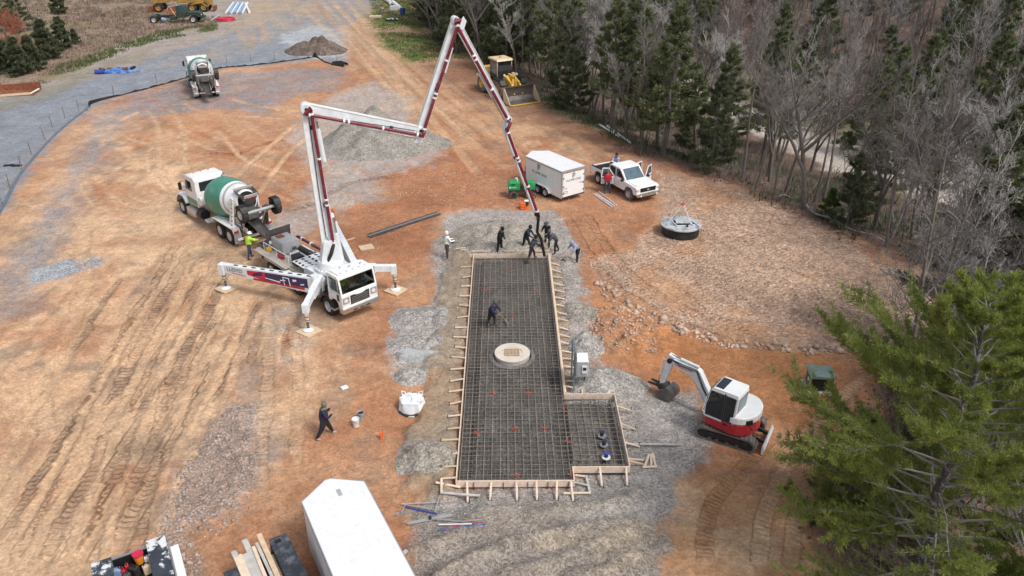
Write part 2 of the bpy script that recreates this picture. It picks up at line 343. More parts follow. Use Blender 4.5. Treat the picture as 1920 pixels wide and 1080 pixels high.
def ground_z(x, y):
    x = np.asarray(x, float); y = np.asarray(y, float)
    d = sdf(x, y, FOREST)
    far = sst(26, 40, y)
    z = -4.6 * sst(0, 19, d) * (0.35 + 0.65 * far) + 0.30 * np.maximum(0, d - 36) * sst(30, 60, y)
    z = z + np.where(d > 0, (fbm(x, y, 5, 3, 0.15) - 0.5) * 1.2 * sst(1, 10, d), 0)
    z = z + (fbm(x, y, 3, 3, 0.05) - 0.5) * 0.35 * sst(60, 90, y) * (d < 0)
    return z
def gz(x, y): return float(ground_z(np.array([x]), np.array([y]))[0])

# ---- the sheet: fine where the ground is near, coarse towards the horizon
def spaced(a, b, f):
    out = [a]
    while out[-1] < b: out.append(out[-1] + f(out[-1]))
    return out
xs = spaced(0, 420, lambda v: 0.095 if v < 17 else 0.095 + (v - 17) * 0.011 if v < 45 else 0.40 + (v - 45) * 0.06)
xs = np.array([-v for v in xs[:0:-1]] + xs)
ys = np.array(sorted([-v for v in spaced(0, 60, lambda v: 2 + v * 0.2)[:0:-1]]) + spaced(0, 16, lambda v: 1.0) [:-1] + spaced(16, 480, lambda v: 0.085 + max(0, v - 20) * 0.0042 if v < 150 else 0.7 + (v - 150) * 0.08))
GX, GY = np.meshgrid(xs, ys); nx, ny = len(xs), len(ys)
X = GX.ravel(); Y = GY.ravel()
Z = ground_z(X, Y)
dF = sdf(X, Y, FOREST)
n1 = fbm(X, Y, 21, 4, 0.35); n2 = fbm(X, Y, 33, 4, 1.3); n3 = fbm(X, Y, 47, 3, 4.0); nb = fbm(X, Y, 55, 3, 0.09)
def C3(*c): return np.array(c, float)[None, :]
TAN = C3(0.535, 0.355, 0.222); ORANGE = C3(0.425, 0.212, 0.115); REDC = C3(0.335, 0.138, 0.070); BROWN = C3(0.255, 0.175, 0.125); PALE = C3(0.58, 0.42, 0.275)
GRAVEL = C3(0.345, 0.32, 0.30); BLUEG = C3(0.265, 0.285, 0.315); ROADC = C3(0.225, 0.245, 0.28); PINKROCK = C3(0.50, 0.345, 0.25)
SAND = C3(0.31, 0.235, 0.16); LITTER = C3(0.20, 0.135, 0.105); GRASS = C3(0.13, 0.17, 0.05); MEADOW = C3(0.27, 0.20, 0.15)
B = np.repeat(ORANGE, len(X), 0)
TRK = np.zeros((len(X), 3)); ATT = np.zeros((len(X), 3))        # gravel grain, rock grain, clod grain
ATT[:, 2] = 0.7
def paint(c, m): 
    global B
    B = B * (1 - m[:, None]) + c * m[:, None]
def region(P, soft=0.6, jag=1.2, jf=None):
    """soft-edged mask of a patch, its edge roughened by noise"""
    jf = n2 if jf is None else jf
    lo = np.min(P, 0) - 3; hi = np.max(P, 0) + 3; m = np.zeros(len(X)); k = (X > lo[0]) & (X < hi[0]) & (Y > lo[1]) & (Y < hi[1])
    m[k] = sst(-soft, soft, sdf(X[k], Y[k], P) + (jf[k] - 0.5) * 2 * jag + (n1[k] - 0.5) * jag * 1.5); return m
# streaks along the way machines drive
def streak(a, b, s, along=0.12, across=1.4):
    d = np.array(b) - np.array(a); d = d / np.hypot(*d); u = X * d[0] + Y * d[1]; v = -X * d[1] + Y * d[0]
    return fbm(u * along + n1 * 0.5, v * across + n1 * 0.6, s, 4)
n5a = fbm(X, Y, 167, 4, 0.55)
sA = streak(gx(440, 480), gx(120, 1080), 71); sB = streak(gx(640, 10), gx(860, 280), 83); sC = streak(gx(330, 200), gx(700, 420), 91)
left = region(PX([(0, 420), (180, 200), (420, 330), (560, 480), (620, 640), (560, 800), (330, 1000), (240, 1200), (-300, 1200), (-300, 600)]), 2.5, 2.0)
up = region(PX([(560, 0), (690, 0), (800, 130), (1010, 200), (1190, 300), (1000, 380), (820, 330), (700, 150), (600, 60)]), 2.5, 2)
mid = region(PX([(180, 250), (430, 200), (620, 230), (620, 400), (560, 480), (400, 330), (220, 420), (100, 480)]), 2.5, 2)
paint(TAN * 1.22, left * (0.55 + 0.8 * (sA - 0.35)).clip(0, 1)); paint(BROWN, left * sst(0.56, 0.78, sA) * 0.62); paint(PALE * 1.16, left * sst(0.55, 0.30, sA) * 0.6); paint(C3(0.36, 0.29, 0.22), left * sst(0.55, 0.75, n5a) * 0.35)
paint(TAN, up * sst(0.4, 0.65, sB) * 0.6); paint(BROWN, up * sst(0.5, 0.3, sB) * 0.45); paint(PALE, mid * sst(0.5, 0.72, sC) * 0.25); paint(REDC, mid * sst(0.52, 0.3, sC) * 0.6)
paint(REDC, sst(0.5, 0.70, n1) * 0.5); paint(TAN, sst(0.50, 0.30, n1) * 0.32); paint(BROWN, sst(0.56, 0.72, n5a) * 0.45); paint(PALE, sst(0.58, 0.75, nb) * 0.25)
r = region(PX([(690, 320), (900, 270), (1010, 300), (1010, 385), (860, 395), (800, 440), (690, 500), (590, 560), (560, 500), (640, 400), (720, 370)]), 1.0, 1.4); paint(REDC, r * 0.6)
r = region(PX([(1100, 520), (1240, 590), (1420, 640), (1560, 660), (1560, 760), (1480, 830), (1330, 740), (1200, 690), (1110, 600)]), 0.8, 1.0); paint(C3(0.47, 0.205, 0.085), r * 0.75)
r = region(PX([(1120, 330), (1300, 320), (1230, 360), (1130, 470), (1080, 470), (1030, 390)]), 1, 1.2); paint(ORANGE, r * 0.5)
r = region(PX([(760, 120), (900, 110), (1010, 190), (1200, 290), (1050, 260), (900, 190)]), 2, 2); paint(C3(0.24, 0.13, 0.085), r * 0.75)
r = region(PX([(1240, 900), (1560, 880), (1540, 1080), (1250, 1100)]), 1.0, 1.0); paint(C3(0.43, 0.25, 0.135), r * 0.8); paint(PALE, r * sst(0.5, 0.65, n1) * 0.55)
# gravel, road and spoil
def gravel(P, c, a=1.0, soft=1.0, jag=1.3, grain=1.0, patch=0.0):
    m = region(P, soft, jag) * a
    if patch: m = m * (1 - patch * sst(0.45, 0.65, n2))
    paint(c * (0.86 + 0.28 * n2[:, None]), m); ATT[:, 0] = np.maximum(ATT[:, 0] * (1 - m), m * grain); ATT[:, 2] *= 1 - 0.8 * m
    return m
topl = region([(-120, 60)] + PX([(-60, 330), (60, 300), (180, 190), (420, 128), (540, 110), (560, 40), (600, -60)]) + [(-40, 240), (-120, 240)], 2, 2); paint(C3(0.30, 0.285, 0.265) * (0.85 + 0.3 * n2[:, None]), topl * 0.85)
ROADP = PX([(-900, 230), (0, 190), (160, 150), (330, 95), (430, 62), (520, 40), (560, 0), (610, -40), (760, -40), (700, 20), (640, 60), (650, 122), (600, 112), (430, 128), (350, 146), (185, 186), (120, 240), (60, 310), (0, 400), (-900, 1000)])
road = gravel(ROADP, ROADC, 0.95, 0.8, 1.0, 0.45)
sR = streak(gx(0, 280), gx(540, 60), 97, 0.06, 0.5); paint(C3(0.285, 0.29, 0.295), road * sst(0.5, 0.72, sR) * 0.6); paint(BLUEG * 0.9, road * sst(0.5, 0.3, sR) * 0.4)
rr = region(PX([(470, -40), (700, -40), (720, 80), (780, 150), (700, 160), (640, 90), (560, 60), (400, 110), (300, 130), (420, 70)]), 2.5, 2.5); paint(C3(0.40, 0.295, 0.205), rr * (0.2 + 0.6 * sst(0.42, 0.65, sB)))
gravel(PX([(140, 300), (180, 210), (340, 155), (430, 135), (650, 125), (640, 165), (560, 180), (490, 215), (400, 205), (250, 225), (190, 290), (150, 360), (110, 480), (60, 560), (0, 600), (0, 520), (60, 420)]), BLUEG * 0.93, 0.72, 1.0, 1.6, 0.8, 0.5)
gravel(PX([(600, 190), (700, 150), (775, 180), (770, 240), (820, 290), (800, 310), (700, 330), (725, 370), (640, 390), (570, 440), (510, 430), (600, 330), (540, 260)]), GRAVEL * 1.16, 0.85, 0.9, 1.4, 0.7, 0.35)
gravel(PX([(525, 65), (600, 48), (655, 65), (648, 105), (600, 110), (545, 100)]), C3(0.40, 0.42, 0.44), 0.9, 1.0, 1.5, 0.8)
gravel(PX([(58, 508), (130, 485), (196, 480), (194, 497), (110, 524), (62, 532)]), C3(0.36, 0.38, 0.40), 1.0, 0.25, 0.45, 1.0)
gravel(PX([(830, 400), (900, 390), (1040, 395), (1075, 440), (1095, 520), (1110, 600), (1115, 690), (1060, 740), (1030, 500), (885, 488), (850, 800), (830, 930), (760, 880), (745, 850), (830, 790), (820, 600), (815, 480)]), GRAVEL * 1.04, 0.95, 0.4, 0.7)
gravel(PX([(735, 640), (760, 580), (830, 570), (840, 700), (790, 700), (740, 700)]), GRAVEL * 1.1, 0.95, 0.4, 0.6)
gravel(PX([(1080, 720), (1150, 690), (1200, 740), (1300, 740), (1320, 860), (1290, 892), (1200, 890), (1180, 900), (1180, 760)]), GRAVEL * 1.12, 0.97, 0.35, 0.5)
gravel(PX([(770, 960), (830, 930), (1000, 955), (1190, 880), (1250, 910), (1235, 1200), (760, 1200), (800, 1020)]), C3(0.265, 0.235, 0.21), 0.97, 0.4, 0.8)
gravel(PX([(450, 700), (480, 680), (510, 780), (530, 840), (480, 960), (470, 800)]), GRAVEL, 0.45, 0.4, 0.8, 0.6, 0.7)
gravel(PX([(480, 590), (560, 560), (600, 640), (520, 700)]), GRAVEL * 1.1, 0.6, 0.5, 1.0, 0.6, 0.8)
gravel(PX([(1130, 240), (1200, 290), (1330, 330), (1260, 320), (1180, 290)]), C3(0.26, 0.17, 0.13), 0.6, 0.6, 0.8)
gravel([(-2.7, 21.3), (5.9, 21.3), (6.0, 29.3), (2.5, 29.4), (2.5, 22.9), (-2.7, 22.9)], GRAVEL * 0.95, 0.95, 0.3, 0.5)
# brown spoil bank along the forms
bank = region([(-3.9, 22.4), (-1.9, 22.4), (-1.85, 42.5), (2.4, 42.6), (2.4, 43.6), (-3.2, 43.6), (-3.4, 38), (-3.7, 32)], 0.35, 0.5); paint(SAND * (0.85 + 0.3 * n3[:, None]), bank * 0.8); ATT[:, 0] *= 1 - 0.5 * bank
Z += bank * (0.12 + 0.20 * n2 + 0.06 * n3)
bank2 = region([(2.55, 28.5), (3.9, 28.5), (4.0, 36), (3.6, 42.5), (2.55, 42.5)], 0.4, 0.4); Z += bank2 * (0.04 + 0.22 * n2)
paint(SAND * 1.12, region([(2.5, 28.6), (3.0, 28.6), (3.2, 42), (2.5, 42)], 0.3, 0.4) * 0.6)
# loose gravel ridges in front of the forms
fr = region(PX([(780, 990), (900, 950), (1190, 920), (1240, 1200), (760, 1200)]), 0.8, 0.5)
sF = streak((-3, 19.5), (5, 20.6), 103, 0.25, 0.9); Z += fr * (0.50 * sF + 0.08 * n3 - 0.2)
paint(C3(0.37, 0.29, 0.20), fr * sst(0.5, 0.7, sF) * 0.45)
for pts, hh_ in (([(780, 1040), (880, 1000), (1000, 975), (1120, 950), (1210, 930)], .26), ([(830, 1090), (930, 1040), (1060, 1005), (1160, 990), (1235, 975)], .34), ([(960, 1090), (1060, 1055), (1150, 1020), (1230, 1005)], .30), ([(1080, 1095), (1170, 1060), (1240, 1040)], .28), ([(860, 975), (960, 962), (1040, 955)], .18)):
    P = smooth0(PX(pts)); k = np.where((np.abs(X - 2) < 10) & (Y > 15) & (Y < 26))[0]; d_, r_, s_ = segdist(X[k] + (n2[k] - .5) * .5, Y[k] + (n1[k] - .5) * .5, P); Z[k] += hh_ * np.exp(-(d_ / .42) ** 2) * (0.5 + n2[k]) * fr[k]
    m_ = np.exp(-(d_ / .35) ** 2) * .5 * fr[k]; B[k] = B[k] * (1 - m_[:, None]) + C3(0.325, 0.275, 0.215) * m_[:, None]
# shale spread, and the rock field with its dozer lanes
shale = region(PX([(400, 800), (440, 760), (475, 760), (490, 860), (470, 960), (400, 990), (300, 990), (345, 880)]), 0.5, 0.8); paint(C3(0.34, 0.265, 0.225), shale * 0.75); ATT[:, 1] = np.maximum(ATT[:, 1], shale); Z += shale * (0.03 + 0.07 * n3)
shale2 = region(PX([(270, 1020), (330, 1000), (370, 1080), (330, 1130), (260, 1130)]), 0.4, 0.6); paint(C3(0.27, 0.19, 0.15), shale2 * 0.7); ATT[:, 1] = np.maximum(ATT[:, 1], shale2)
ROCKP = PX([(1235, 322), (1330, 326), (1500, 399), (1620, 452), (1770, 508)]) + [(29, 40), (27, 33.5), (20, 31.0)] + PX([(1640, 655), (1560, 662), (1480, 652), (1360, 642), (1270, 612), (1190, 575), (1120, 520), (1100, 490), (1180, 470), (1240, 420)])
rock = region(ROCKP, 0.7, 0.8); rock_in = rock * sst(0.30, 0.52, n1 + 0.35 * sst(2, 9, sdf(X, Y, ROCKP)))
rock_full = rock * sst(-3, 5, sdf(X, Y, ROCKP))
paint(PINKROCK * (0.85 + 0.3 * n2[:, None]), rock * (0.45 + 0.5 * rock_in)); paint(C3(0.47, 0.25, 0.13), rock * (1 - rock_in) * 0.45); ATT[:, 1] = np.maximum(ATT[:, 1], rock * (0.5 + 0.5 * rock_in))
ea = np.array(gx(1330, 333)); eb = np.array(gx(1620, 460)); ed = (eb - ea) / np.hypot(*(eb - ea))
uu = (X - ea[0]) * ed[0] + (Y - ea[1]) * ed[1]; vv = -(X - ea[0]) * ed[1] + (Y - ea[1]) * ed[0]
vv = vv + (n1 - 0.5) * 2.2
lane = np.floor(vv / 0.62); lf = vv / 0.62 - lane; lh = _hash(lane, np.floor(uu / 9 + lane * 0.37), 3)
cle = 0.5 + 0.5 * np.sin(2 * math.pi * (uu / 0.30 + lh)); on = sst(0.12, 0.25, lf) * sst(0.95, 0.82, lf) * (0.35 + 0.65 * lh)
rk = region(ROCKP, 1.2, 1.5)
tsoft = region(PX([(1060, 400), (1240, 400), (1330, 340), (1560, 420), (1760, 520), (1640, 655), (1440, 652), (1240, 600), (1100, 520)]), 1.5, 1.5)
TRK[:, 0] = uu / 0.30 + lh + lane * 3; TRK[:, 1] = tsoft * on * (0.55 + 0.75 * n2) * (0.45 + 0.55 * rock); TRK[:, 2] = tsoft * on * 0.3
Z += tsoft * on * (cle - 0.5) * 0.09 * (0.6 + 0.8 * n3) + rock * (n3 - 0.5) * 0.05 - tsoft * 0.03 * (1 - on)
# a heap of clay by the forms on the right
heap = region(PX([(1110, 590), (1160, 580), (1230, 620), (1220, 660), (1150, 655), (1110, 640)]), 0.8, 0.6); Z += heap * (0.2 + 0.5 * n2); ATT[:, 1] = np.maximum(ATT[:, 1], heap * 0.7); paint(C3(0.42, 0.22, 0.12), heap * 0.6)
# ---- wheel ruts and crawler tracks: (pixels along it, width, depth, cleat depth, cleat spacing, tone, how much)
DK = C3(0.26, 0.155, 0.10); LT = C3(0.60, 0.40, 0.25)
TR = []

for off in (0, 0.95):
    TR += [([(330, 456), (295, 526), (262, 575), (233, 631), (210, 677), (175, 742), (120, 850), (60, 980), (20, 1080)], .46, .05, .05, .26, DK, .12, off),
           ([(420, 462), (370, 494), (350, 546), (306, 602), (268, 660), (233, 712), (205, 790), (170, 880), (120, 1000), (90, 1080)], .46, .06, .06, .26, DK, .15, off)]
TR += [([(405, 561), (376, 613), (347, 648), (330, 677), (309, 742), (285, 850), (245, 960), (215, 1080)], .5, .06, .06, .26, DK, .2, 0),
       ([(283, 698), (257, 765), (225, 870), (190, 970), (165, 1080)], .5, .05, .06, .26, DK, .16, 0),
       ([(341, 712), (315, 765), (300, 850), (265, 960), (250, 1080)], .5, .05, .05, .26, DK, .2, 0),
       ([(545, 600), (540, 640), (535, 680)], .4, .05, .05, .22, REDC, .6, 0), ([(490, 590), (480, 640), (470, 690)], .4, .04, .04, .22, BROWN, .5, 0),
       ([(500, 560), (505, 640), (500, 760), (490, 860), (495, 960)], .5, .05, .02, .3, LT, .35, 0), ([(545, 560), (560, 700), (555, 850), (560, 900)], .5, .04, .02, .3, LT, .3, 0),
       ([(620, 830), (640, 920), (700, 1000)], .4, .03, .01, .3, LT, .25, 0),
       ([(1420, 1080), (1430, 980), (1460, 900), (1510, 820), (1560, 760), (1640, 690)], .55, .04, .04, .24, PALE, .35, 0), ([(1480, 1080), (1490, 980), (1520, 900), (1560, 820)], .5, .04, .04, .24, PALE, .3, 0),
       ([(1320, 1080), (1330, 960), (1400, 870), (1470, 800)], .5, .04, .04, .2, C3(.38, .19, .09), .5, 0),
       ([(1060, 400), (1100, 470), (1160, 540), (1260, 600), (1400, 650)], .5, .05, .05, .24, ORANGE, .4, 0), ([(1100, 400), (1150, 480), (1230, 550), (1350, 610)], .5, .05, .05, .24, ORANGE, .4, 0),
       ([(530, 400), (580, 385), (640, 350), (700, 335), (760, 330)], .5, .04, .05, .3, BROWN, .45, 0),
       ([(380, 285), (440, 290), (480, 275), (540, 260)], .5, .05, .06, .3, REDC, .5, 0), ([(250, 300), (330, 270), (400, 262), (560, 238)], .35, .03, .02, .3, LT, .35, 0)]
for k, a in enumerate([[(271, 201), (294, 230), (300, 256), (299, 291), (303, 323), (321, 358), (340, 384)], [(318, 201), (338, 233), (347, 265), (347, 300), (365, 335)], [(295, 262), (277, 291), (280, 323), (306, 350), (336, 378)],
          [(201, 239), (233, 256), (280, 271), (360, 290)], [(146, 335), (163, 370), (187, 390), (262, 393)], [(233, 355), (262, 376), (330, 382)], [(195, 355), (240, 385), (330, 400)], [(190, 280), (205, 240), (270, 205)],
          [(430, 185), (520, 206), (600, 207)], [(362, 172), (347, 188), (365, 205), (430, 216), (545, 224)], [(405, 240), (460, 300), (560, 330)], [(300, 240), (350, 262), (410, 285)], [(560, 230), (500, 280), (430, 350), (430, 420)], [(590, 250), (540, 290), (480, 370)],
          [(600, 0), (660, 60), (720, 120), (780, 190), (850, 270), (900, 330)], [(620, 0), (680, 60), (745, 125), (805, 190), (890, 270), (960, 320)], [(650, 0), (700, 70), (770, 140), (830, 190), (930, 260)], [(740, 140), (755, 175), (740, 190), (690, 225)], [(560, 10), (640, 80), (700, 130), (760, 150)],
          [(640, 880), (760, 900)], [(330, 470), (420, 470), (490, 500)], [(140, 400), (160, 440), (140, 500)], [(150, 470), (160, 520), (130, 640)], [(60, 700), (80, 760), (90, 840)]]):
    TR.append((a, 0.42 if k < 14 else 0.8, 0.07, 0.015, 0.3, LT, 0.8 if k < 14 else 0.42, 0))
_r = random.Random(77)
for k in range(34):                                   # faint pale wheel lines running the way the machines drive
    o_ = _r.uniform(-330, 260); t0, t1 = sorted((_r.uniform(0, 1), _r.uniform(0, 1)))
    if t1 - t0 < .25: t1 = t0 + .35
    A_ = [(430 + o_ * (.55 + .45 * t) + (-320 - o_ * .25) * t + _r.uniform(-6, 6), 470 + 610 * t) for t in np.linspace(t0, t1, 5)]
    TR.append((A_, _r.uniform(.2, .45), .05, 0.05 if k % 3 == 0 else .01, .27, LT if k % 3 else BROWN, _r.uniform(.35, .65), 0))
for k in range(16):
    o_ = _r.uniform(-60, 120); A_ = [(610 + o_ * .4 + 250 * t + o_ * t * .8 + 40 * t * t, 0 + 290 * t) for t in np.linspace(_r.uniform(0, .3), _r.uniform(.6, 1), 5)]
    TR.append((A_, _r.uniform(.3, .8), .03, .01, .3, _r.choice([LT, PALE, BROWN, REDC]), _r.uniform(.2, .45), 0))
for k in range(14):
    x0_, y0_ = _r.uniform(120, 560), _r.uniform(200, 420); a_ = _r.uniform(-.5, .9); L_ = _r.uniform(60, 200); c_ = _r.uniform(-.4, .4)
    TR.append(([(x0_ + L_ * t * math.cos(a_ + c_ * t), y0_ + L_ * .55 * t * math.sin(a_ + c_ * t)) for t in np.linspace(0, 1, 5)], _r.uniform(.25, .5), .03, .01, .3, _r.choice([LT, LT, BROWN]), _r.uniform(.25, .5), 0))
def smooth_line(P, n=6):
    P = [np.array(p) for p in P]; Q = [2 * P[0] - P[1]] + P + [2 * P[-1] - P[-2]]; out = []
    for i in range(1, len(Q) - 2):
        for t in np.linspace(0, 1, n, endpoint=False):
            a, b, c, d = Q[i - 1:i + 3]; out.append(0.5 * ((2 * b) + (c - a) * t + (2 * a - 5 * b + 4 * c - d) * t * t + (3 * b - a - 3 * c + d) * t ** 3))
    return [tuple(p) for p in out + [P[-1]]]
for pts, wd, dep, cd_, sp, tone, amt, off in TR:
    P = smooth_line(PX(pts), 4)
    if off:
        Q = []
        for i in range(len(P)):
            a, b = np.array(P[max(0, i - 1)]), np.array(P[min(len(P) - 1, i + 1)]); d = (b - a) / np.hypot(*(b - a)); Q.append((P[i][0] - d[1] * off, P[i][1] + d[0] * off))
        P = Q
    lo = np.min(P, 0) - wd * 2; hi = np.max(P, 0) + wd * 2
    k = np.where((X > lo[0]) & (X < hi[0]) & (Y > lo[1]) & (Y < hi[1]))[0]
    if not len(k): continue
    d, run, sd = segdist(X[k] + (n2[k] - 0.5) * 0.25, Y[k] + (n2[k] - 0.5) * 0.2, P)
    tot = sum(math.hypot(P[i + 1][0] - P[i][0], P[i + 1][1] - P[i][1]) for i in range(len(P) - 1))
    on = sst(wd / 2 + 0.1, wd / 2 - 0.08, d) * sst(0, 1.5, run) * sst(tot, tot - 1.5, run) * (0.55 + 0.6 * sst(0.36, 0.58, n1[k]))
    on = np.clip(on, 0, 1); ridge = sst(wd / 2 - 0.02, wd / 2 + 0.1, d) * sst(wd / 2 + 0.35, wd / 2 + 0.12, d)
    c = 0.5 + 0.5 * np.sin(2 * math.pi * run / sp + sd * d * 2.0)
    Z[k] += -dep * .45 * on + ridge * dep * 0.35
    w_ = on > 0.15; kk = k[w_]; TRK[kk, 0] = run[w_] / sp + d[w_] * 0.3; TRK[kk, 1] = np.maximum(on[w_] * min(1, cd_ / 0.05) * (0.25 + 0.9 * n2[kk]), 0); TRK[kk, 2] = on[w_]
    m = on * amt * (0.55 + 0.9 * n2[k]); m = np.clip(m, 0, 1); B[k] = B[k] * (1 - m[:, None]) + tone * m[:, None]
# clods and small relief everywhere on the site
site = sst(0.5, -0.5, dF)
Z += site * ((n3 - 0.5) * 0.035 + (n2 - 0.5) * 0.05)
Z += site * (1 - road) * (fbm(X, Y, 141, 2, 9.0) - 0.5) * 0.02
# grass, meadow, woodland floor
GR = PX([(690, -30), (900, -30), (905, 112), (850, 112), (800, 118), (765, 112), (725, 85), (700, 45)]); gm = region(GR, 1.5, 2.0); paint(GRASS, gm * (0.35 + 0.65 * sst(0.35, 0.6, n1))); paint(MEADOW, gm * sst(0.5, 0.3, n1) * 0.5); ATT[:, 0] *= 1 - gm
ME = PX([(-900, 235), (0, 178), (90, 150), (170, 112), (260, 70), (400, 50), (420, 36), (300, 20), (250, -60), (-900, -60)]); mm = region(ME, 1.2, 2.2); paint(MEADOW * (0.75 + 0.5 * n2[:, None]), mm); paint(C3(0.20, 0.19, 0.09), mm * sst(0.5, 0.68, n1) * 0.7); ATT[:, 0] *= 1 - mm
verge = region(PX([(-300, 260), (0, 190), (100, 155), (180, 125), (280, 90), (280, 110), (160, 150), (60, 195), (0, 212), (-300, 290)]), 1.0, 1.6); paint(C3(0.24, 0.215, 0.16), verge * 0.7)
fl = sst(-0.6, 1.2, dF + (n2 - 0.5) * 2.2); paint(LITTER * (0.6 + 0.8 * n2[:, None]), fl); paint(C3(0.115, 0.115, 0.06), fl * sst(0.5, 0.7, n1) * 0.5)
paint(C3(0.30, 0.13, 0.10), sst(-1.6, -0.2, dF) * sst(1.6, 0.2, dF) * sst(0.45, 0.6, n2) * 0.45)
paint(C3(0.25, 0.25, 0.15), region(PX([(1000, 170), (1060, 190), (1130, 230), (1130, 245), (1050, 220)]), 0.8, 0.8) * 0.7)
track = sst(21, 23, dF + (n1 - 0.5) * 5) * sst(31.5, 29.5, dF + (n1 - 0.5) * 5) * sst(45, 55, Y); paint(C3(0.50, 0.44, 0.39) * (0.8 + 0.4 * n2[:, None]), track * 0.95)
paint(C3(0.30, 0.28, 0.16), sst(30, 32, dF) * sst(39, 36, dF) * sst(50, 60, Y) * 0.6)
ATT[:, 0] *= 1 - fl; ATT[:, 1] *= 1 - 0.7 * fl
# the pit inside the forms
pit = inside(X, Y, SLAB); Z = np.where(pit, -0.35, Z)
n5 = fbm(X, Y, 151, 3, 0.8); B = np.clip(B * (0.84 + 0.32 * n3[:, None]) * (0.80 + 0.40 * n5[:, None]), 0.01, 0.9)

me = bpy.data.meshes.new('ground')
vi = np.arange(nx * ny).reshape(ny, nx)
fa = np.stack([vi[:-1, :-1], vi[:-1, 1:], vi[1:, 1:], vi[1:, :-1]], -1).reshape(-1, 4)
me.vertices.add(nx * ny); me.vertices.foreach_set('co', np.stack([X, Y, Z], -1).ravel())
me.loops.add(fa.size); me.loops.foreach_set('vertex_index', fa.ravel().astype(np.int32))
me.polygons.add(len(fa)); me.polygons.foreach_set('loop_start', np.arange(0, fa.size, 4, dtype=np.int32)); me.polygons.foreach_set('loop_total', np.full(len(fa), 4, np.int32))
me.polygons.foreach_set('use_smooth', np.ones(len(fa), bool)); me.update(calc_edges=True)
a = me.attributes.new('soil', 'FLOAT_COLOR', 'POINT'); a.data.foreach_set('color', np.concatenate([B, np.ones((len(B), 1))], 1).astype(np.float32).ravel())
a = me.attributes.new('grain', 'FLOAT_COLOR', 'POINT'); a.data.foreach_set('color', np.concatenate([np.clip(ATT, 0, 1), np.ones((len(B), 1))], 1).astype(np.float32).ravel())
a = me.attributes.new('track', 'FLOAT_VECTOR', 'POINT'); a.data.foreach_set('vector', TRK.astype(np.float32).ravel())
ground = bpy.data.objects.new('ground', me); col.objects.link(ground); tag(ground, 'graded orange clay site with gravel patches, road and wooded bank', kind='structure')
_zg = Z.reshape(ny, nx)
def top(x, y):
    """height of the finished ground sheet"""
    i = int(np.clip(np.searchsorted(xs, x) - 1, 0, nx - 2)); j = int(np.clip(np.searchsorted(ys, y) - 1, 0, ny - 2))
    fx = (x - xs[i]) / (xs[i + 1] - xs[i]); fy = (y - ys[j]) / (ys[j + 1] - ys[j]); q = _zg[j:j + 2, i:i + 2]
    return float((q[0, 0] * (1 - fx) + q[0, 1] * fx) * (1 - fy) + (q[1, 0] * (1 - fx) + q[1, 1] * fx) * fy)

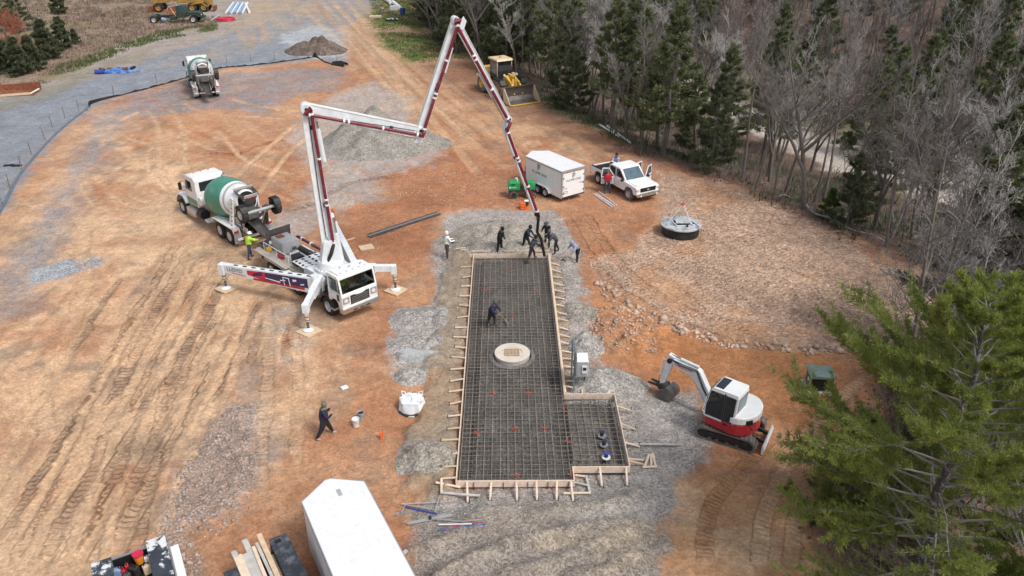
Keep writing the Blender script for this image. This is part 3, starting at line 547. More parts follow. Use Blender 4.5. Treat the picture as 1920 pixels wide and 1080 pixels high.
def soil_mat(name, use_attr=True, base=(0.3, 0.28, 0.26), grain=(1, 0, 0), second=None):
    """loose ground: stones of their own tone between finer soil"""
    m = bpy.data.materials.new(name); m.use_nodes = True; n = m.node_tree.nodes; L = m.node_tree.links; p = n['Principled BSDF']
    p.inputs['Roughness'].default_value = 0.92; p.inputs['Specular IOR Level'].default_value = 0.2
    ge = n.new('ShaderNodeNewGeometry'); pos = ge.outputs['Position']
    if use_attr:
        at = n.new('ShaderNodeAttribute'); at.attribute_name = 'soil'; bc = at.outputs['Color']
        a2 = n.new('ShaderNodeAttribute'); a2.attribute_name = 'grain'; sp = n.new('ShaderNodeSeparateColor'); L.new(a2.outputs['Color'], sp.inputs[0]); G, K, D = sp.outputs
    else:
        rgb = n.new('ShaderNodeRGB'); rgb.outputs[0].default_value = (*base, 1); bc = rgb.outputs[0]
        if second:
            nz = n.new('ShaderNodeTexNoise'); nz.inputs['Scale'].default_value = 0.9; nz.inputs['Detail'].default_value = 6; L.new(pos, nz.inputs['Vector'])
            r0 = n.new('ShaderNodeMapRange'); r0.inputs[1].default_value = 0.42; r0.inputs[2].default_value = 0.62; L.new(nz.outputs['Fac'], r0.inputs[0])
            m0 = n.new('ShaderNodeMix'); m0.data_type = 'RGBA'; L.new(r0.outputs[0], m0.inputs[0]); L.new(bc, m0.inputs[6]); m0.inputs[7].default_value = (*second, 1); bc = m0.outputs[2]
        vals = []
        for q in grain:
            v = n.new('ShaderNodeValue'); v.outputs[0].default_value = q; vals.append(v.outputs[0])
        G, K, D = vals
    def math_(op, a, b, c=None):
        q = n.new('ShaderNodeMath'); q.operation = op
        for i, s in enumerate((a, b, c)):
            if s is None: continue
            if isinstance(s, (int, float)): q.inputs[i].default_value = s
            else: L.new(s, q.inputs[i])
        return q.outputs[0]
    def vor(sc_):
        v = n.new('ShaderNodeTexVoronoi'); v.inputs['Scale'].default_value = sc_; L.new(pos, v.inputs['Vector']); s = n.new('ShaderNodeSeparateColor'); L.new(v.outputs['Color'], s.inputs[0]); return v.outputs['Distance'], s.outputs[0]
    gd, gc = vor(16.0); kd, kc = vor(6.5)
    nz = n.new('ShaderNodeTexNoise'); nz.inputs['Scale'].default_value = 7; nz.inputs['Detail'].default_value = 9; nz.inputs['Roughness'].default_value = 0.80; L.new(pos, nz.inputs['Vector'])
    nz2 = n.new('ShaderNodeTexNoise'); nz2.inputs['Scale'].default_value = 2.2; nz2.inputs['Detail'].default_value = 6; nz2.inputs['Roughness'].default_value = 0.65; L.new(pos, nz2.inputs['Vector'])
    # tone: 1 + grain * (cell - .5)
    t = math_('MULTIPLY_ADD', math_('SUBTRACT', gc, 0.5), math_('MULTIPLY', G, 0.85), 1.0)
    t2 = math_('MULTIPLY_ADD', math_('SUBTRACT', kc, 0.45), math_('MULTIPLY', K, 0.55), 1.0)
    dd_, dc_ = vor(11.0)
    tD = math_('MULTIPLY_ADD', math_('SUBTRACT', dc_, 0.5), math_('MULTIPLY', D, 0.34), 1.0)
    t3 = math_('MULTIPLY_ADD', math_('SUBTRACT', nz.outputs['Fac'], 0.5), 1.7, 1.0)
    t4 = math_('MULTIPLY_ADD', math_('SUBTRACT', nz2.outputs['Fac'], 0.5), 1.0, 1.0)
    tt = math_('MULTIPLY', math_('MULTIPLY', math_('MULTIPLY', t, tD), t2), math_('MULTIPLY', t3, t4))
    hs = None
    if use_attr:                                          # cleat bars across each lane: shadow lines and moist soil painted dark, and bumped
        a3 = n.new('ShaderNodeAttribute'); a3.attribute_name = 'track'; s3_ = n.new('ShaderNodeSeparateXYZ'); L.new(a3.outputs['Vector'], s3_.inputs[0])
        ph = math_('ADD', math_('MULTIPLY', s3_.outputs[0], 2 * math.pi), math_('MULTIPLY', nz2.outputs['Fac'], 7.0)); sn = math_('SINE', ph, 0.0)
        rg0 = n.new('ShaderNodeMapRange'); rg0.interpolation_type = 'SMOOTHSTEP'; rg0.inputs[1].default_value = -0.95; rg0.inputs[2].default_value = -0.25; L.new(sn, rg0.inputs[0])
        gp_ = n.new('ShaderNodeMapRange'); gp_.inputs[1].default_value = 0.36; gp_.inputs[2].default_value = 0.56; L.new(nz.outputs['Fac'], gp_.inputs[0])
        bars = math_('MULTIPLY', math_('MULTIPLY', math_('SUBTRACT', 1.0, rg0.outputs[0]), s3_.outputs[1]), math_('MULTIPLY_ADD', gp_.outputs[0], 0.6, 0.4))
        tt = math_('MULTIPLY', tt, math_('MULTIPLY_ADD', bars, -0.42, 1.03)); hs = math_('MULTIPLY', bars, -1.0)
    mx = n.new('ShaderNodeMix'); mx.data_type = 'RGBA'; mx.blend_type = 'MULTIPLY'; mx.inputs[0].default_value = 1; L.new(bc, mx.inputs[6]); L.new(tt, mx.inputs[7]); L.new(mx.outputs[2], p.inputs['Base Color'])
    h = math_('ADD', math_('MULTIPLY', math_('MULTIPLY', gd, -0.5), G), math_('MULTIPLY', math_('MULTIPLY', kd, -0.9), K)); h = math_('ADD', h, math_('MULTIPLY', nz.outputs['Fac'], 0.9)); h = math_('ADD', h, math_('MULTIPLY', nz2.outputs['Fac'], 0.8))
    if hs is not None: h = math_('ADD', h, hs)
    bp = n.new('ShaderNodeBump'); bp.inputs['Strength'].default_value = 0.9; bp.inputs['Distance'].default_value = 0.09; L.new(h, bp.inputs['Height']); L.new(bp.outputs[0], p.inputs['Normal'])
    return m
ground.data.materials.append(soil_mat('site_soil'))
M['gravel'] = soil_mat('crushed_gravel', False, (0.325, 0.302, 0.27), second=(0.26, 0.24, 0.21)); M['gravel_tan'] = soil_mat('tan_gravel', False, (0.385, 0.35, 0.305), second=(0.315, 0.28, 0.235)); M['gravel_blue'] = soil_mat('grey_gravel', False, (0.395, 0.37, 0.345), second=(0.335, 0.31, 0.288)); M['dirtpile'] = soil_mat('dark_topsoil', False, (0.125, 0.095, 0.08), (0.6, 0.8, 1), second=(0.19, 0.155, 0.135))
M['bed'] = soil_mat('dark_stone_bed', False, (0.165, 0.150, 0.135), (1, 0, 0), second=(0.11, 0.10, 0.092)); M['slurry'] = soil_mat('grey_slurry', False, (0.42, 0.43, 0.43), (0.1, 0, 0.3))
M['rockmat'] = mat('broken_rock', (0.49, 0.365, 0.285), 0.9, var=0.4, scale=0.8, c2=(0.44, 0.27, 0.17), amt=0.6, dscale=0.6)
M['shalemat'] = mat('broken_shale', (0.36, 0.29, 0.255), 0.9, var=0.35, scale=1.2)
M['graystone'] = mat('grey_stone', (0.40, 0.385, 0.37), 0.9, var=0.35, scale=1.2)

# ------------------------------------------------------------------ heaps of gravel and soil
def heap_obj(name, label, c, rx, ry, h, m, seed, rot=0.0, power=1.1, lump=0.25, ridges=0.0, peaks=None, cat='heap'):
    nr, na = 26, 72; vs = []; fs = []
    for i in range(nr + 1):
        for j in range(na):
            t = 2 * math.pi * j / na; rr_ = i / nr
            wob = 1 + 0.22 * (float(fbm(np.array([math.cos(t) * 1.3 + 5]), np.array([math.sin(t) * 1.3 + 5]), seed, 3, 1.4)[0]) - 0.5) * 2
            x, y = math.cos(t) * rx * rr_ * wob, math.sin(t) * ry * rr_ * wob
            x, y = x * math.cos(rot) - y * math.sin(rot), x * math.sin(rot) + y * math.cos(rot); vs.append((x, y, rr_))
    A = np.array(vs)
    prof = (1 - A[:, 2] ** 1.8).clip(0) ** (power * 1.25)
    if peaks:
        pk = np.zeros(len(A))
        for px_, py_, s_, a_ in peaks: pk = np.maximum(pk, a_ * np.exp(-((A[:, 0] - px_) ** 2 + (A[:, 1] - py_) ** 2) / s_ ** 2))
        prof = prof * (0.35 + 0.65 * pk)
    nz = fbm(A[:, 0], A[:, 1], seed, 4, 1.1 / max(0.4, h * 0.8)); fine = fbm(A[:, 0], A[:, 1], seed + 9, 3, 3.0)
    z = h * prof * (1 + lump * (nz - 0.5) * 2) + (fine - 0.5) * 0.12 * np.minimum(1, prof * 4)
    if ridges: z = z - ridges * prof * np.abs(np.sin(A[:, 0] * 1.9 + nz * 5)) 
    for k in range(len(A)):
        A[k, 2] = top(c[0] + A[k, 0], c[1] + A[k, 1]) + z[k] - (0.06 if k >= nr * na else 0)
    F = [(i * na + j, i * na + (j + 1) % na, (i + 1) * na + (j + 1) % na, (i + 1) * na + j) for i in range(nr) for j in range(na)]
    mb = MB(); mb.add(A - np.array([0, 0, 0]), F); o = mb.build(name, m, None, smooth=False)
    o.data.polygons.foreach_set('use_smooth', [True] * len(o.data.polygons)); o.location = (c[0], c[1], 0); tag(o, label, cat); return o
GH = 'heaps of gravel around the site'
c = gx(712, 268); heap_obj('gravel_pile', 'largest pale gravel heap, under the raised arm of the pump', c, 5.8, 5.0, 2.8, M['gravel'], 3, power=0.9, lump=0.35, peaks=[(-2.9, 0.6, 1.5, 1), (-0.7, 1.4, 1.6, 1.0), (1.7, 0.4, 1.5, .75), (3.4, -1.0, 1.6, .5), (-0.5, -1.8, 1.5, .45)])['group'] = GH
c = gx(592, 96); heap_obj('soil_pile', 'dark brown soil heap on a pale gravel patch by the road', c, 4.2, 3.2, 1.6, M['dirtpile'], 5, power=0.6, lump=0.6, peaks=[(-1.6, 0, 1.6, .9), (0.6, .4, 1.7, 1), (2.2, 0, 1.3, .8), (0, -1.5, 1.6, .7)])
c = gx(935, 425); heap_obj('gravel_pile', 'wide low gravel heap behind the far form board, workers standing on it', (c[0] + 0.2, 45.3), 3.6, 2.9, 0.75, M['gravel_tan'], 7, power=0.8, lump=0.4)['group'] = GH
c = gx(1140, 722); heap_obj('gravel_pile', 'rounded gravel heap just right of the grey control panel', (c[0], c[1] - 0.1), 1.9, 1.4, 0.8, M['gravel_blue'], 9, power=1.0)['group'] = GH
c = gx(1098, 655); heap_obj('gravel_pile', 'small round gravel heap behind the control panel', c, 0.95, 0.95, 0.65, M['gravel_blue'], 11)['group'] = GH
c = gx(1088, 590); heap_obj('gravel_pile', 'small tan gravel heap beside the right form braces', c, 1.0, 1.2, 0.5, M['gravel_tan'], 13)['group'] = GH
c = gx(770, 705); heap_obj('gravel_pile', 'small round gravel heap above the white sack', c, 0.85, 0.8, 0.4, M['gravel_blue'], 15)['group'] = GH
c = gx(785, 600); heap_obj('gravel_pile', 'flat spread gravel heap left of the forms', c, 1.6, 1.5, 0.35, M['gravel_blue'], 17)['group'] = GH
c = gx(778, 645); heap_obj('gravel_pile', 'flat gravel heap behind the puddle of grey slurry', c, 1.5, 0.9, 0.3, M['gravel_blue'], 19)['group'] = GH
c = gx(800, 865); heap_obj('gravel_pile', 'brown-topped gravel heap left of the near form corner', c, 1.3, 1.0, 0.45, M['gravel_tan'], 21, lump=0.4)['group'] = GH
mb = MB(); c = gx(782, 670)
for i in range(1):
    na = 40; ring = []
    for j in range(na):
        t = 2 * math.pi * j / na; q = 1 + 0.25 * math.sin(3 * t + 1) + 0.1 * math.sin(7 * t); ring.append((c[0] + 0.95 * q * math.cos(t), c[1] + 0.36 * q * math.sin(t)))
    zc = max(top(x, y) for x, y in ring + [c]) - 0.01
    mb.add([(c[0], c[1], zc + 0.03)] + [(x, y, zc) for x, y in ring] + [(c[0] + (x - c[0]) * 1.12, c[1] + (y - c[1]) * 1.2, zc - 0.25) for x, y in ring], [(0, 1 + j, 1 + (j + 1) % na) for j in range(na)] + [(1 + j, 1 + na + j, 1 + na + (j + 1) % na, 1 + (j + 1) % na) for j in range(na)])
tag(mb.build('slurry_puddle', M['slurry'], None), 'pale grey puddle of cement slurry left of the forms', 'puddle')

# ------------------------------------------------------------------ loose rock, as masses nobody could count
def rock_mass(name, label, P, n, smin, smax, m, dens=None, seed=1, flat=0.6, inwood=True):
    rg = np.random.default_rng(seed); lo = np.min(P, 0); hi = np.max(P, 0)
    px_ = rg.uniform(lo[0], hi[0], n * 4); py_ = rg.uniform(lo[1], hi[1], n * 4); k = inside(px_, py_, P)
    if dens is not None: k &= rg.uniform(0, 1, len(px_)) < dens(px_, py_)
    px_, py_ = px_[k][:n], py_[k][:n]; n = len(px_)
    z = np.array([top(a_, b_) for a_, b_ in zip(px_, py_)])
    s = smin * (smax / smin) ** (rg.uniform(0, 1, n) ** 2.2)
    base = np.array([(1, 0, 0), (0, 1, 0), (-1, 0, 0), (0, -1, 0), (0, 0, 1), (0, 0, -1)], float)
    V = base[None] * s[:, None, None] * rg.uniform(0.6, 1.25, (n, 6, 1)) + rg.normal(0, 0.18, (n, 6, 3)) * s[:, None, None]
    V[:, :, 2] *= flat; a = rg.uniform(0, 6.28, n); ca, sa = np.cos(a)[:, None], np.sin(a)[:, None]
    vx = V[:, :, 0] * ca - V[:, :, 1] * sa; vy = V[:, :, 0] * sa + V[:, :, 1] * ca
    V = np.stack([vx + px_[:, None], vy + py_[:, None], V[:, :, 2] + z[:, None] + s[:, None] * flat * 0.25], -1).reshape(-1, 3)
    tri = np.array([(0, 1, 4), (1, 2, 4), (2, 3, 4), (3, 0, 4), (1, 0, 5), (2, 1, 5), (3, 2, 5), (0, 3, 5)])
    Ff = (tri[None] + (np.arange(n) * 6)[:, None, None]).reshape(-1, 3)
    me = bpy.data.meshes.new(name); me.vertices.add(len(V)); me.vertices.foreach_set('co', V.ravel()); me.loops.add(Ff.size); me.loops.foreach_set('vertex_index', Ff.ravel().astype(np.int32))
    me.polygons.add(len(Ff)); me.polygons.foreach_set('loop_start', np.arange(0, Ff.size, 3, dtype=np.int32)); me.polygons.foreach_set('loop_total', np.full(len(Ff), 3, np.int32)); me.update(calc_edges=True)
    me.materials.append(m); o = bpy.data.objects.new(name, me); col.objects.link(o); tag(o, label, None, None, 'stuff'); return o
rock_mass('rock_rubble', 'loose broken tan rock covering the track-marked field', ROCKP, 15000, 0.022, 0.10, M['rockmat'], lambda a, b: 0.12 + 0.88 * sst(0.36, 0.55, fbm(a, b, 21, 4, 0.35) + 0.25 * sst(2, 9, sdf(a, b, ROCKP))), 4)
LOWR = PX([(1120, 520), (1190, 572), (1270, 608), (1360, 636), (1480, 648), (1640, 650), (1640, 668), (1480, 664), (1350, 652), (1260, 626), (1180, 590), (1110, 540)])
rock_mass('rock_edge', 'larger pale rocks along the lower edge of the rock field', LOWR, 420, 0.08, 0.30, M['rockmat'], None, 5, 0.7)
rock_mass('shale', 'flat broken shale pieces strewn on the clay', PX([(400, 800), (440, 760), (475, 760), (490, 860), (480, 960), (400, 1000), (290, 1000), (340, 880)]), 2600, 0.02, 0.12, M['shalemat'], lambda a, b: sst(0.33, 0.5, fbm(a, b, 21, 4, 0.35)) * 0.8 + 0.2, 6, 0.4)
rock_mass('shale_edge', 'larger shale lumps beside the truck bed with tools', PX([(290, 1000), (340, 990), (380, 1040), (370, 1100), (300, 1100)]), 350, 0.03, 0.14, M['shalemat'], None, 7, 0.5)
rock_mass('clay_rubble', 'tan rubble on the clay heap right of the forms', PX([(1105, 585), (1165, 575), (1240, 615), (1230, 665), (1150, 660), (1105, 640)]), 700, 0.03, 0.14, M['rockmat'], None, 8, 0.6)
rock_mass('gravel_spill', 'small grey stones scattered round the forms', PX([(735, 580), (830, 560), (820, 760), (760, 900), (830, 930), (1200, 890), (1320, 860), (1300, 740), (1120, 700), (1240, 900), (1240, 1080), (770, 1080), (740, 850), (830, 790)]), 5000, 0.012, 0.045, M['graystone'], None, 9, 0.7)
rock_mass('clay_stones', 'small pale stones scattered over the orange clay', PX([(0, 1080), (0, 500), (300, 250), (560, 300), (800, 420), (840, 700), (740, 900), (560, 1000)]), 6000, 0.012, 0.06, M['rockmat'], lambda a, b: sst(0.45, 0.65, fbm(a, b, 31, 4, 0.3)), 10, 0.6)
rock_mass('clay_stones', 'small pale stones scattered over the red clay behind the forms', PX([(700, 330), (1000, 300), (1250, 320), (1120, 500), (1060, 420), (830, 395), (690, 480)]), 4000, 0.02, 0.07, M['rockmat'], lambda a, b: sst(0.42, 0.6, fbm(a, b, 37, 4, 0.3)), 12, 0.6)
# ================================================================== THE SLAB: bed, forms, rebar
ZT = 0.38                                       # top of the forms
def bed_sheet():
    mb = MB()
    def strip(x0, x1, y0, y1, nx_, ny_, f):
        vs = [(x0 + (x1 - x0) * i / nx_, y0 + (y1 - y0) * j / ny_) for j in range(ny_ + 1) for i in range(nx_ + 1)]
        vs = [(a, b, f(a, b)) for a, b in vs]
        mb.add(vs, [(j * (nx_ + 1) + i, j * (nx_ + 1) + i + 1, (j + 1) * (nx_ + 1) + i + 1, (j + 1) * (nx_ + 1) + i) for j in range(ny_) for i in range(nx_)])
    def hz_(a, b):
        arr = np.array([a]), np.array([b]); d = float(sdf(arr[0], arr[1], SLAB)[0])
        return 0.20 - 0.34 * max(float(sst(0.62, 0.40, np.array(d))), float(sst(.32, .15, abs(a - 2.25)) * sst(29.0, 28.6, b))) + 0.035 * (float(fbm(arr[0], arr[1], 61, 3, 2.2)[0]) - 0.5)
    strip(-1.80, 2.47, 22.93, 42.41, 46, 130, hz_)
    strip(2.474, 4.64, 23.69, 28.30, 24, 40, hz_)
    o = mb.build('slab_bed', M['bed'], None); o.data.polygons.foreach_set('use_smooth', [True] * len(o.data.polygons)); tag(o, 'dark crushed stone bed inside the forms', None, None, 'structure')
bed_sheet()
# formwork
fw = thing('formwork', 'L-shaped timber formwork with angled braces all round it', 'formwork', (0, 0, 0))
def fboard(a, b, h=0.30, t=0.042, zt=ZT, m='wood'):
    MB().bar((a[0], a[1], zt - h / 2), (b[0], b[1], zt - h / 2), t, h).build('form_board', M[m], fw, bevel=0.004)
L0, R0, N0, F0 = -1.855, 2.525, 22.875, 42.465
ys_ = [N0 + 0.025] + [N0 + 3.9 * i for i in range(1, 5)] + [F0 - 0.025]
for a, b in zip(ys_, ys_[1:]): fboard((L0, a + 0.005), (L0, b - 0.005))
ys_ = [28.335] + [28.335 + 3.53 * i for i in range(1, 4)] + [F0 - 0.025]
for a, b in zip(ys_, ys_[1:]): fboard((R0, a + 0.005), (R0, b - 0.005))
fboard((L0 - 0.02, N0), (0.35, N0)); fboard((0.36, N0), (R0 + 0.02, N0)); fboard((R0, N0 + 0.025), (R0, 23.60)); fboard((R0 - 0.02, 23.625), (4.71, 23.625)); fboard((4.69, 23.65), (4.69, 28.33)); fboard((R0 + 0.025, 28.355), (4.71, 28.355))
fboard((L0 - 0.25, F0), (0.4, F0)); fboard((0.41, F0), (R0 + 0.2, F0)); fboard((L0 - 0.1, F0 + 0.32), (R0 + 0.1, F0 + 0.36), 0.12, 0.04, 0.46)
# long walers lying flat on top of the right hand boards
MB().box((R0 + 0.05, 35.4, ZT + 0.0), (0.09, 13.9, 0.04), (0, 0, 0)).build('waler', M['wood_pale'], fw, bevel=0.004)
def brace(x, y, dx, dy, ln, tilt=0.26, stake=True, m=None, jitter=True):
    """a short board from the form's top down to a stake in the ground"""
    jx, jy = (random.uniform(-.06, .06), random.uniform(-.10, .10)) if jitter else (0, 0)
    ex, ey = x + dx * ln + (jx if dx == 0 else 0), y + dy * ln + (jy if dy == 0 else 0); ze = max(top(ex, ey) + 0.04, ZT - 0.02 - tilt + random.uniform(-.04, .04))
    MB().bar((x, y, ZT - 0.04), (ex, ey, ze), 0.075, 0.036).build('brace', M[m or random.choice(['wood', 'wood', 'wood_pale', 'wood_tan'])], fw, bevel=0.003)
    if stake: MB().cyl((ex - dy * 0.06, ey + dx * 0.06, -0.2), (ex - dy * 0.06, ey + dx * 0.06, ze + 0.16), 0.014, n=6).build('stake', M['dark'], fw)
for y in [23.1, 23.75, 24.5, 25.35, 26.1, 26.95, 27.9, 28.75, 29.6, 30.45, 31.3, 32.2, 33.15, 34.1, 35.2, 36.3, 37.4, 38.5, 39.7, 40.9]: brace(L0 - 0.02, y, -1, 0, random.uniform(0.50, 0.72), 0.22)
for y in [29.0, 29.9, 30.6, 31.25, 31.9, 32.7, 33.4, 34.1, 34.9, 35.6, 36.4, 37.2, 38.0, 38.8, 39.6, 40.5, 41.3]: brace(R0 + 0.11, y, 1, 0, random.uniform(0.50, 0.62), 0.24)
for x in [-1.45, -0.55, 0.38, 1.12, 1.88, 2.4]: brace(x, N0 - 0.02, 0, -1, 0.78, 0.26, True, 'wood')
for y in [24.0, 25.1, 26.3, 27.5]: brace(4.71, y, 1, 0, 0.6, 0.24)
for x in [3.55, 4.55]: brace(x, 23.60, 0, -1, 0.75, 0.26, True, 'wood')
for x in [3.3, 4.45]: brace(x, 28.38, 0, 1, 0.3, 0.0, False)
for p0, p1 in [((2.55, 23.1), (3.05, 22.85)), ((2.55, 23.5), (3.05, 23.35)), ((3.02, 23.4), (3.08, 22.45)), ((3.1, 22.45), (2.1, 22.42)), ((-2.4, 23.0), (-2.35, 22.3)), ((-2.6, 22.78), (-1.7, 22.80)), ((-2.4, 22.28), (-0.95, 22.33)),
               ((2.56, 28.75), (3.6, 28.38)), ((2.6, 29.55), (3.55, 29.5)), ((4.9, 25.25), (7.05, 25.2)), ((4.75, 24.35), (5.35, 24.28))]:
    MB().bar((*p0, top(*p0) + 0.13), (*p1, top(*p1) + 0.12), 0.085, 0.04).build('loose_brace', M[random.choice(['wood', 'wood_grey', 'wood_pale'])], fw, bevel=0.003)
for x in [-1.2, -0.1, 0.8, 1.55, 2.3]: MB().cyl((x, N0 - 0.06, -0.15), (x, N0 - 0.06, 0.34), 0.014, n=6).build('stake', M['dark'], fw)
# rebar: each bar its own piece
rb = thing('rebar_mat', 'grid of rusty reinforcing bars over the stone bed inside the forms', 'rebar grid', (0, 0, 0))
def bar_(p0, p1, r=0.0125, m='rebar'):
    p0, p1 = Vector(p0), Vector(p1); k = 6; pts = [p0.lerp(p1, i / k) + Vector((0, 0, random.uniform(-.008, .008))) for i in range(k + 1)]
    MB().tube(pts, r, 5).build('bar', M[m], rb)
zr = 0.285; rg_ = random.Random(3)
xs_long = [-1.74 + 0.3 * i for i in range(15)]
for i, x in enumerate(xs_long):
    x = min(x, 2.42) + rg_.uniform(-.015, .015); bar_((x, 23.0, zr), (x + rg_.uniform(-.03, .03), 42.3, zr), 0.0145)
y = 23.05
while y < 42.35:
    x1 = 4.58 if 23.75 < y < 28.25 else 2.44
    bar_((-1.77, y + rg_.uniform(-.015, .015), zr - 0.026), (x1, y + rg_.uniform(-.02, .02), zr - 0.026), 0.0125, 'rebar_mid'); y += 0.28
for i in range(7): bar_((2.62 + i * 0.31, 23.75, zr), (2.62 + i * 0.31 + rg_.uniform(-.02, .02), 28.25, zr), 0.012)
# lower mat, seen as a darker second grid
for i in range(14): bar_((-1.6 + 0.3 * i, 23.0, 0.235), (-1.6 + 0.3 * i, 42.3, 0.235), 0.009, 'rebar_dark')
y = 23.2
while y < 42.3: bar_((-1.75, y, 0.228), (2.42, y, 0.228), 0.009, 'rebar_dark'); y += 0.30
mbs = MB(); y = 23.0                              # footing stirrups along the edges: too many and fine to pick apart
while y < 42.3:
    for xa, xb in ((-1.76, -1.28), (1.95, 2.43)):
        mbs.bar((xa, y, 0.02), (xb, y, 0.02), 0.02, 0.012); mbs.bar((xa, y, 0.02), (xa, y, 0.27), 0.02, 0.012, upv=(0, 1, 0)); mbs.bar((xb, y, 0.02), (xb, y, 0.27), 0.02, 0.012, upv=(0, 1, 0))
    y += 0.19
for k in range(4):
    for xa in (-1.76, -1.6, -1.44, -1.28): 
        pass
for xa in (-1.74, -1.58, -1.42, -1.28, 1.97, 2.12, 2.27, 2.42): mbs.bar((xa, 23.0, 0.05), (xa, 42.3, 0.05), 0.02, 0.02)
tag(mbs.build('stirrups', M['rebar_dark'], rb), None, None, None, 'stuff')
# sprayed crosses on the bars
def spray(px, py, s=0.15):
    x, y = gx(px, py, zr); mb = MB()
    nx_ = min(xs_long, key=lambda q: abs(q - x)); 
    mb.tube([(nx_, y - s, zr + .001), (nx_, y + s, zr + .001)], 0.0155, 6); yy = 23.05 + 0.28 * round((y - 23.05) / 0.28); mb.tube([(nx_ - s, yy, zr - 0.025), (nx_ + s, yy, zr - 0.025)], 0.0165, 6)
    for q in range(4): mb.box((nx_ + rg_.uniform(-s, s) * .7, yy + rg_.uniform(-s, s) * .8, 0.232), (0.09, 0.05, 0.006), (0, 0, rg_.uniform(0, 3)))
    mb.build('paint_mark', M['spray'], rb)
for p in [(959, 500), (911, 541), (1006, 541), (962, 590), (928, 735), (995, 737), (898, 808), (963, 806), (1025, 804), (1101, 823), (966, 892), (1062, 768), (1069, 885)]: spray(*p)
# concrete riser with grate
mh = thing('manhole_riser', 'round pale concrete riser with a square grate standing in the slab', 'manhole', (0.31, 31.55, 0.0))
MB().lathe([(0.02, 0.0), (0.02, 0.80), (0.40, 0.80), (0.43, 0.78)], (0, 0, 0), (0, 0, 1), 40).build('riser_wall', M['concrete_side'], mh, smooth=True)
MB().lathe([(0.40, 0.82), (0.47, 0.83), (0.485, 0.815), (0.485, 0.47), (0.44, 0.46), (0.40, 0.46)], (0, 0, 0), (0, 0, 1), 48).build('cap', M['concrete'], mh, smooth=True)
MB().lathe([(0.445, 0.0), (0.445, 0.47)], (0, 0, 0), (0, 0, 1), 32).build('cap_centre', M['concrete'], mh)
f_ = MB(); 
for sx in (-1, 1): f_.box((sx * 0.33, 0.02, 0.492), (0.035, 0.60, 0.022)); f_.box((0, 0.02 + sx * 0.285, 0.4925), (0.62, 0.035, 0.022))
gr_ = f_.build('grate_frame', M['wood_tan'], mh)
MB().box((0, 0.02, 0.4885), (0.63, 0.54, 0.004)).build('grate_opening', M['dark'], mh)
for i in range(9): MB().box((-0.26 + 0.065 * i, 0.02, 0.498), (0.028, 0.535, 0.014)).build('grate_slat', M['wood_tan'], mh)
for j in range(5): MB().box((0, -0.19 + 0.105 * j, 0.508), (0.60, 0.018, 0.008)).build('grate_crossbar', M['wood_tan'], mh)
MB().lathe([(0.2, 0.83), (0.2, 1.05), (0.24, 1.08), (0.3, 0.9)], (0, 0, 0), (0, 0, 1), 28).build('wire_ring', M['rebar_dark'], mh)
# three pipe stubs in the extension
PIPELAB = ['farthest of three black capped pipe stubs in the form extension', 'middle of three black capped pipe stubs in the form extension', 'nearest and widest of three black capped pipe stubs in the form extension']
for i, (px, py) in enumerate([(1128, 822), (1132, 839), (1136, 862)]):
    x, y = gx(px, py, 0.2); t = thing('pipe_stub', PIPELAB[i], 'pipe stub', (x, y, 0.12), 0, 'capped pipe stubs')
    MB().cyl((0, 0, 0), (0, 0, 0.40), 0.075, n=14).build('pipe', M['black'], t, smooth=True)
    MB().lathe([(0.19, 0.076), (0.19, 0.16 if i < 2 else 0.17), (0.225, 0.16 if i < 2 else 0.17), (0.225, 0.076)], (0, 0, 0), (0, 0, 1), 18).build('clamp_ring', M['alu'] if i < 2 else M['pvc'], t)
    MB().lathe([(0.40, 0.0), (0.44, 0.05), (0.42, 0.095), (0.36, 0.095)], (0, 0, 0), (0, 0, 1), 14).build('cap', M['blue'] if i == 2 else M['dark'], t, smooth=True)
    MB().bar((0.1, 0.1, 0.41), (0.22, -0.08, 0.36), 0.03, 0.02).build('handle', M['blue'], t)

# ------------------------------------------------------------------ control panel on strut posts
x, y = 2.95, 29.1
cp = thing('control_panel', 'pale grey electrical control box on two tall steel struts by the forms', 'control panel', (x, y, 0))
for i, (dx, dy, h) in enumerate([(-0.03, 0.55, 2.35), (0.0, -0.35, 2.35)]):
    MB().box((dx, dy, h / 2 - 0.1), (0.06, 0.045, h + 0.2)).build('strut', M['galv'], cp, bevel=0.004)
MB().box((0.05, 0.1, 2.22), (0.045, 1.2, 0.05)).build('cross_strut', M['galv'], cp); MB().box((0.05, 0.1, 1.1), (0.045, 1.2, 0.05)).build('cross_strut', M['galv'], cp)
MB().box((0.075, 0.12, 1.55), (0.02, 1.25, 1.1)).build('back_board', M['grey'], cp)
bx = MB().box((0.36, 0.05, 1.35), (0.5, 0.72, 0.78)).build('cabinet', M['white_clean'], cp, bevel=0.012)
MB().box((0.36, -0.322, 1.35), (0.46, 0.02, 0.72)).build('door', M['grey'], cp, bevel=0.004)
MB().box((0.44, -0.355, 1.36), (0.22, 0.05, 0.38)).build('meter_cover', M['pvc'], cp, bevel=0.008); MB().box((0.44, -0.3825, 1.40), (0.15, 0.006, 0.14)).build('screen', M['glass'], cp)
MB().box((0.64, -0.15, 1.45), (0.03, 0.05, 0.12)).build('handle', M['dark'], cp)
MB().tube([(0.3, 0.05, 0.97), (0.3, 0.05, 0.5), (0.22, 0.0, 0.25), (0.1, -0.1, -0.05)], 0.04, 8).build('conduit', M['grey'], cp, smooth=True); MB().tube([(0.5, 0.05, 0.97), (0.5, 0.05, 0.3), (0.45, 0.02, -0.1)], 0.035, 8).build('conduit', M['dark'], cp, smooth=True)
MB().box((0.13, 0.5, 1.75), (0.12, 0.22, 0.3)).build('junction_box', M['galv'], cp, bevel=0.006)

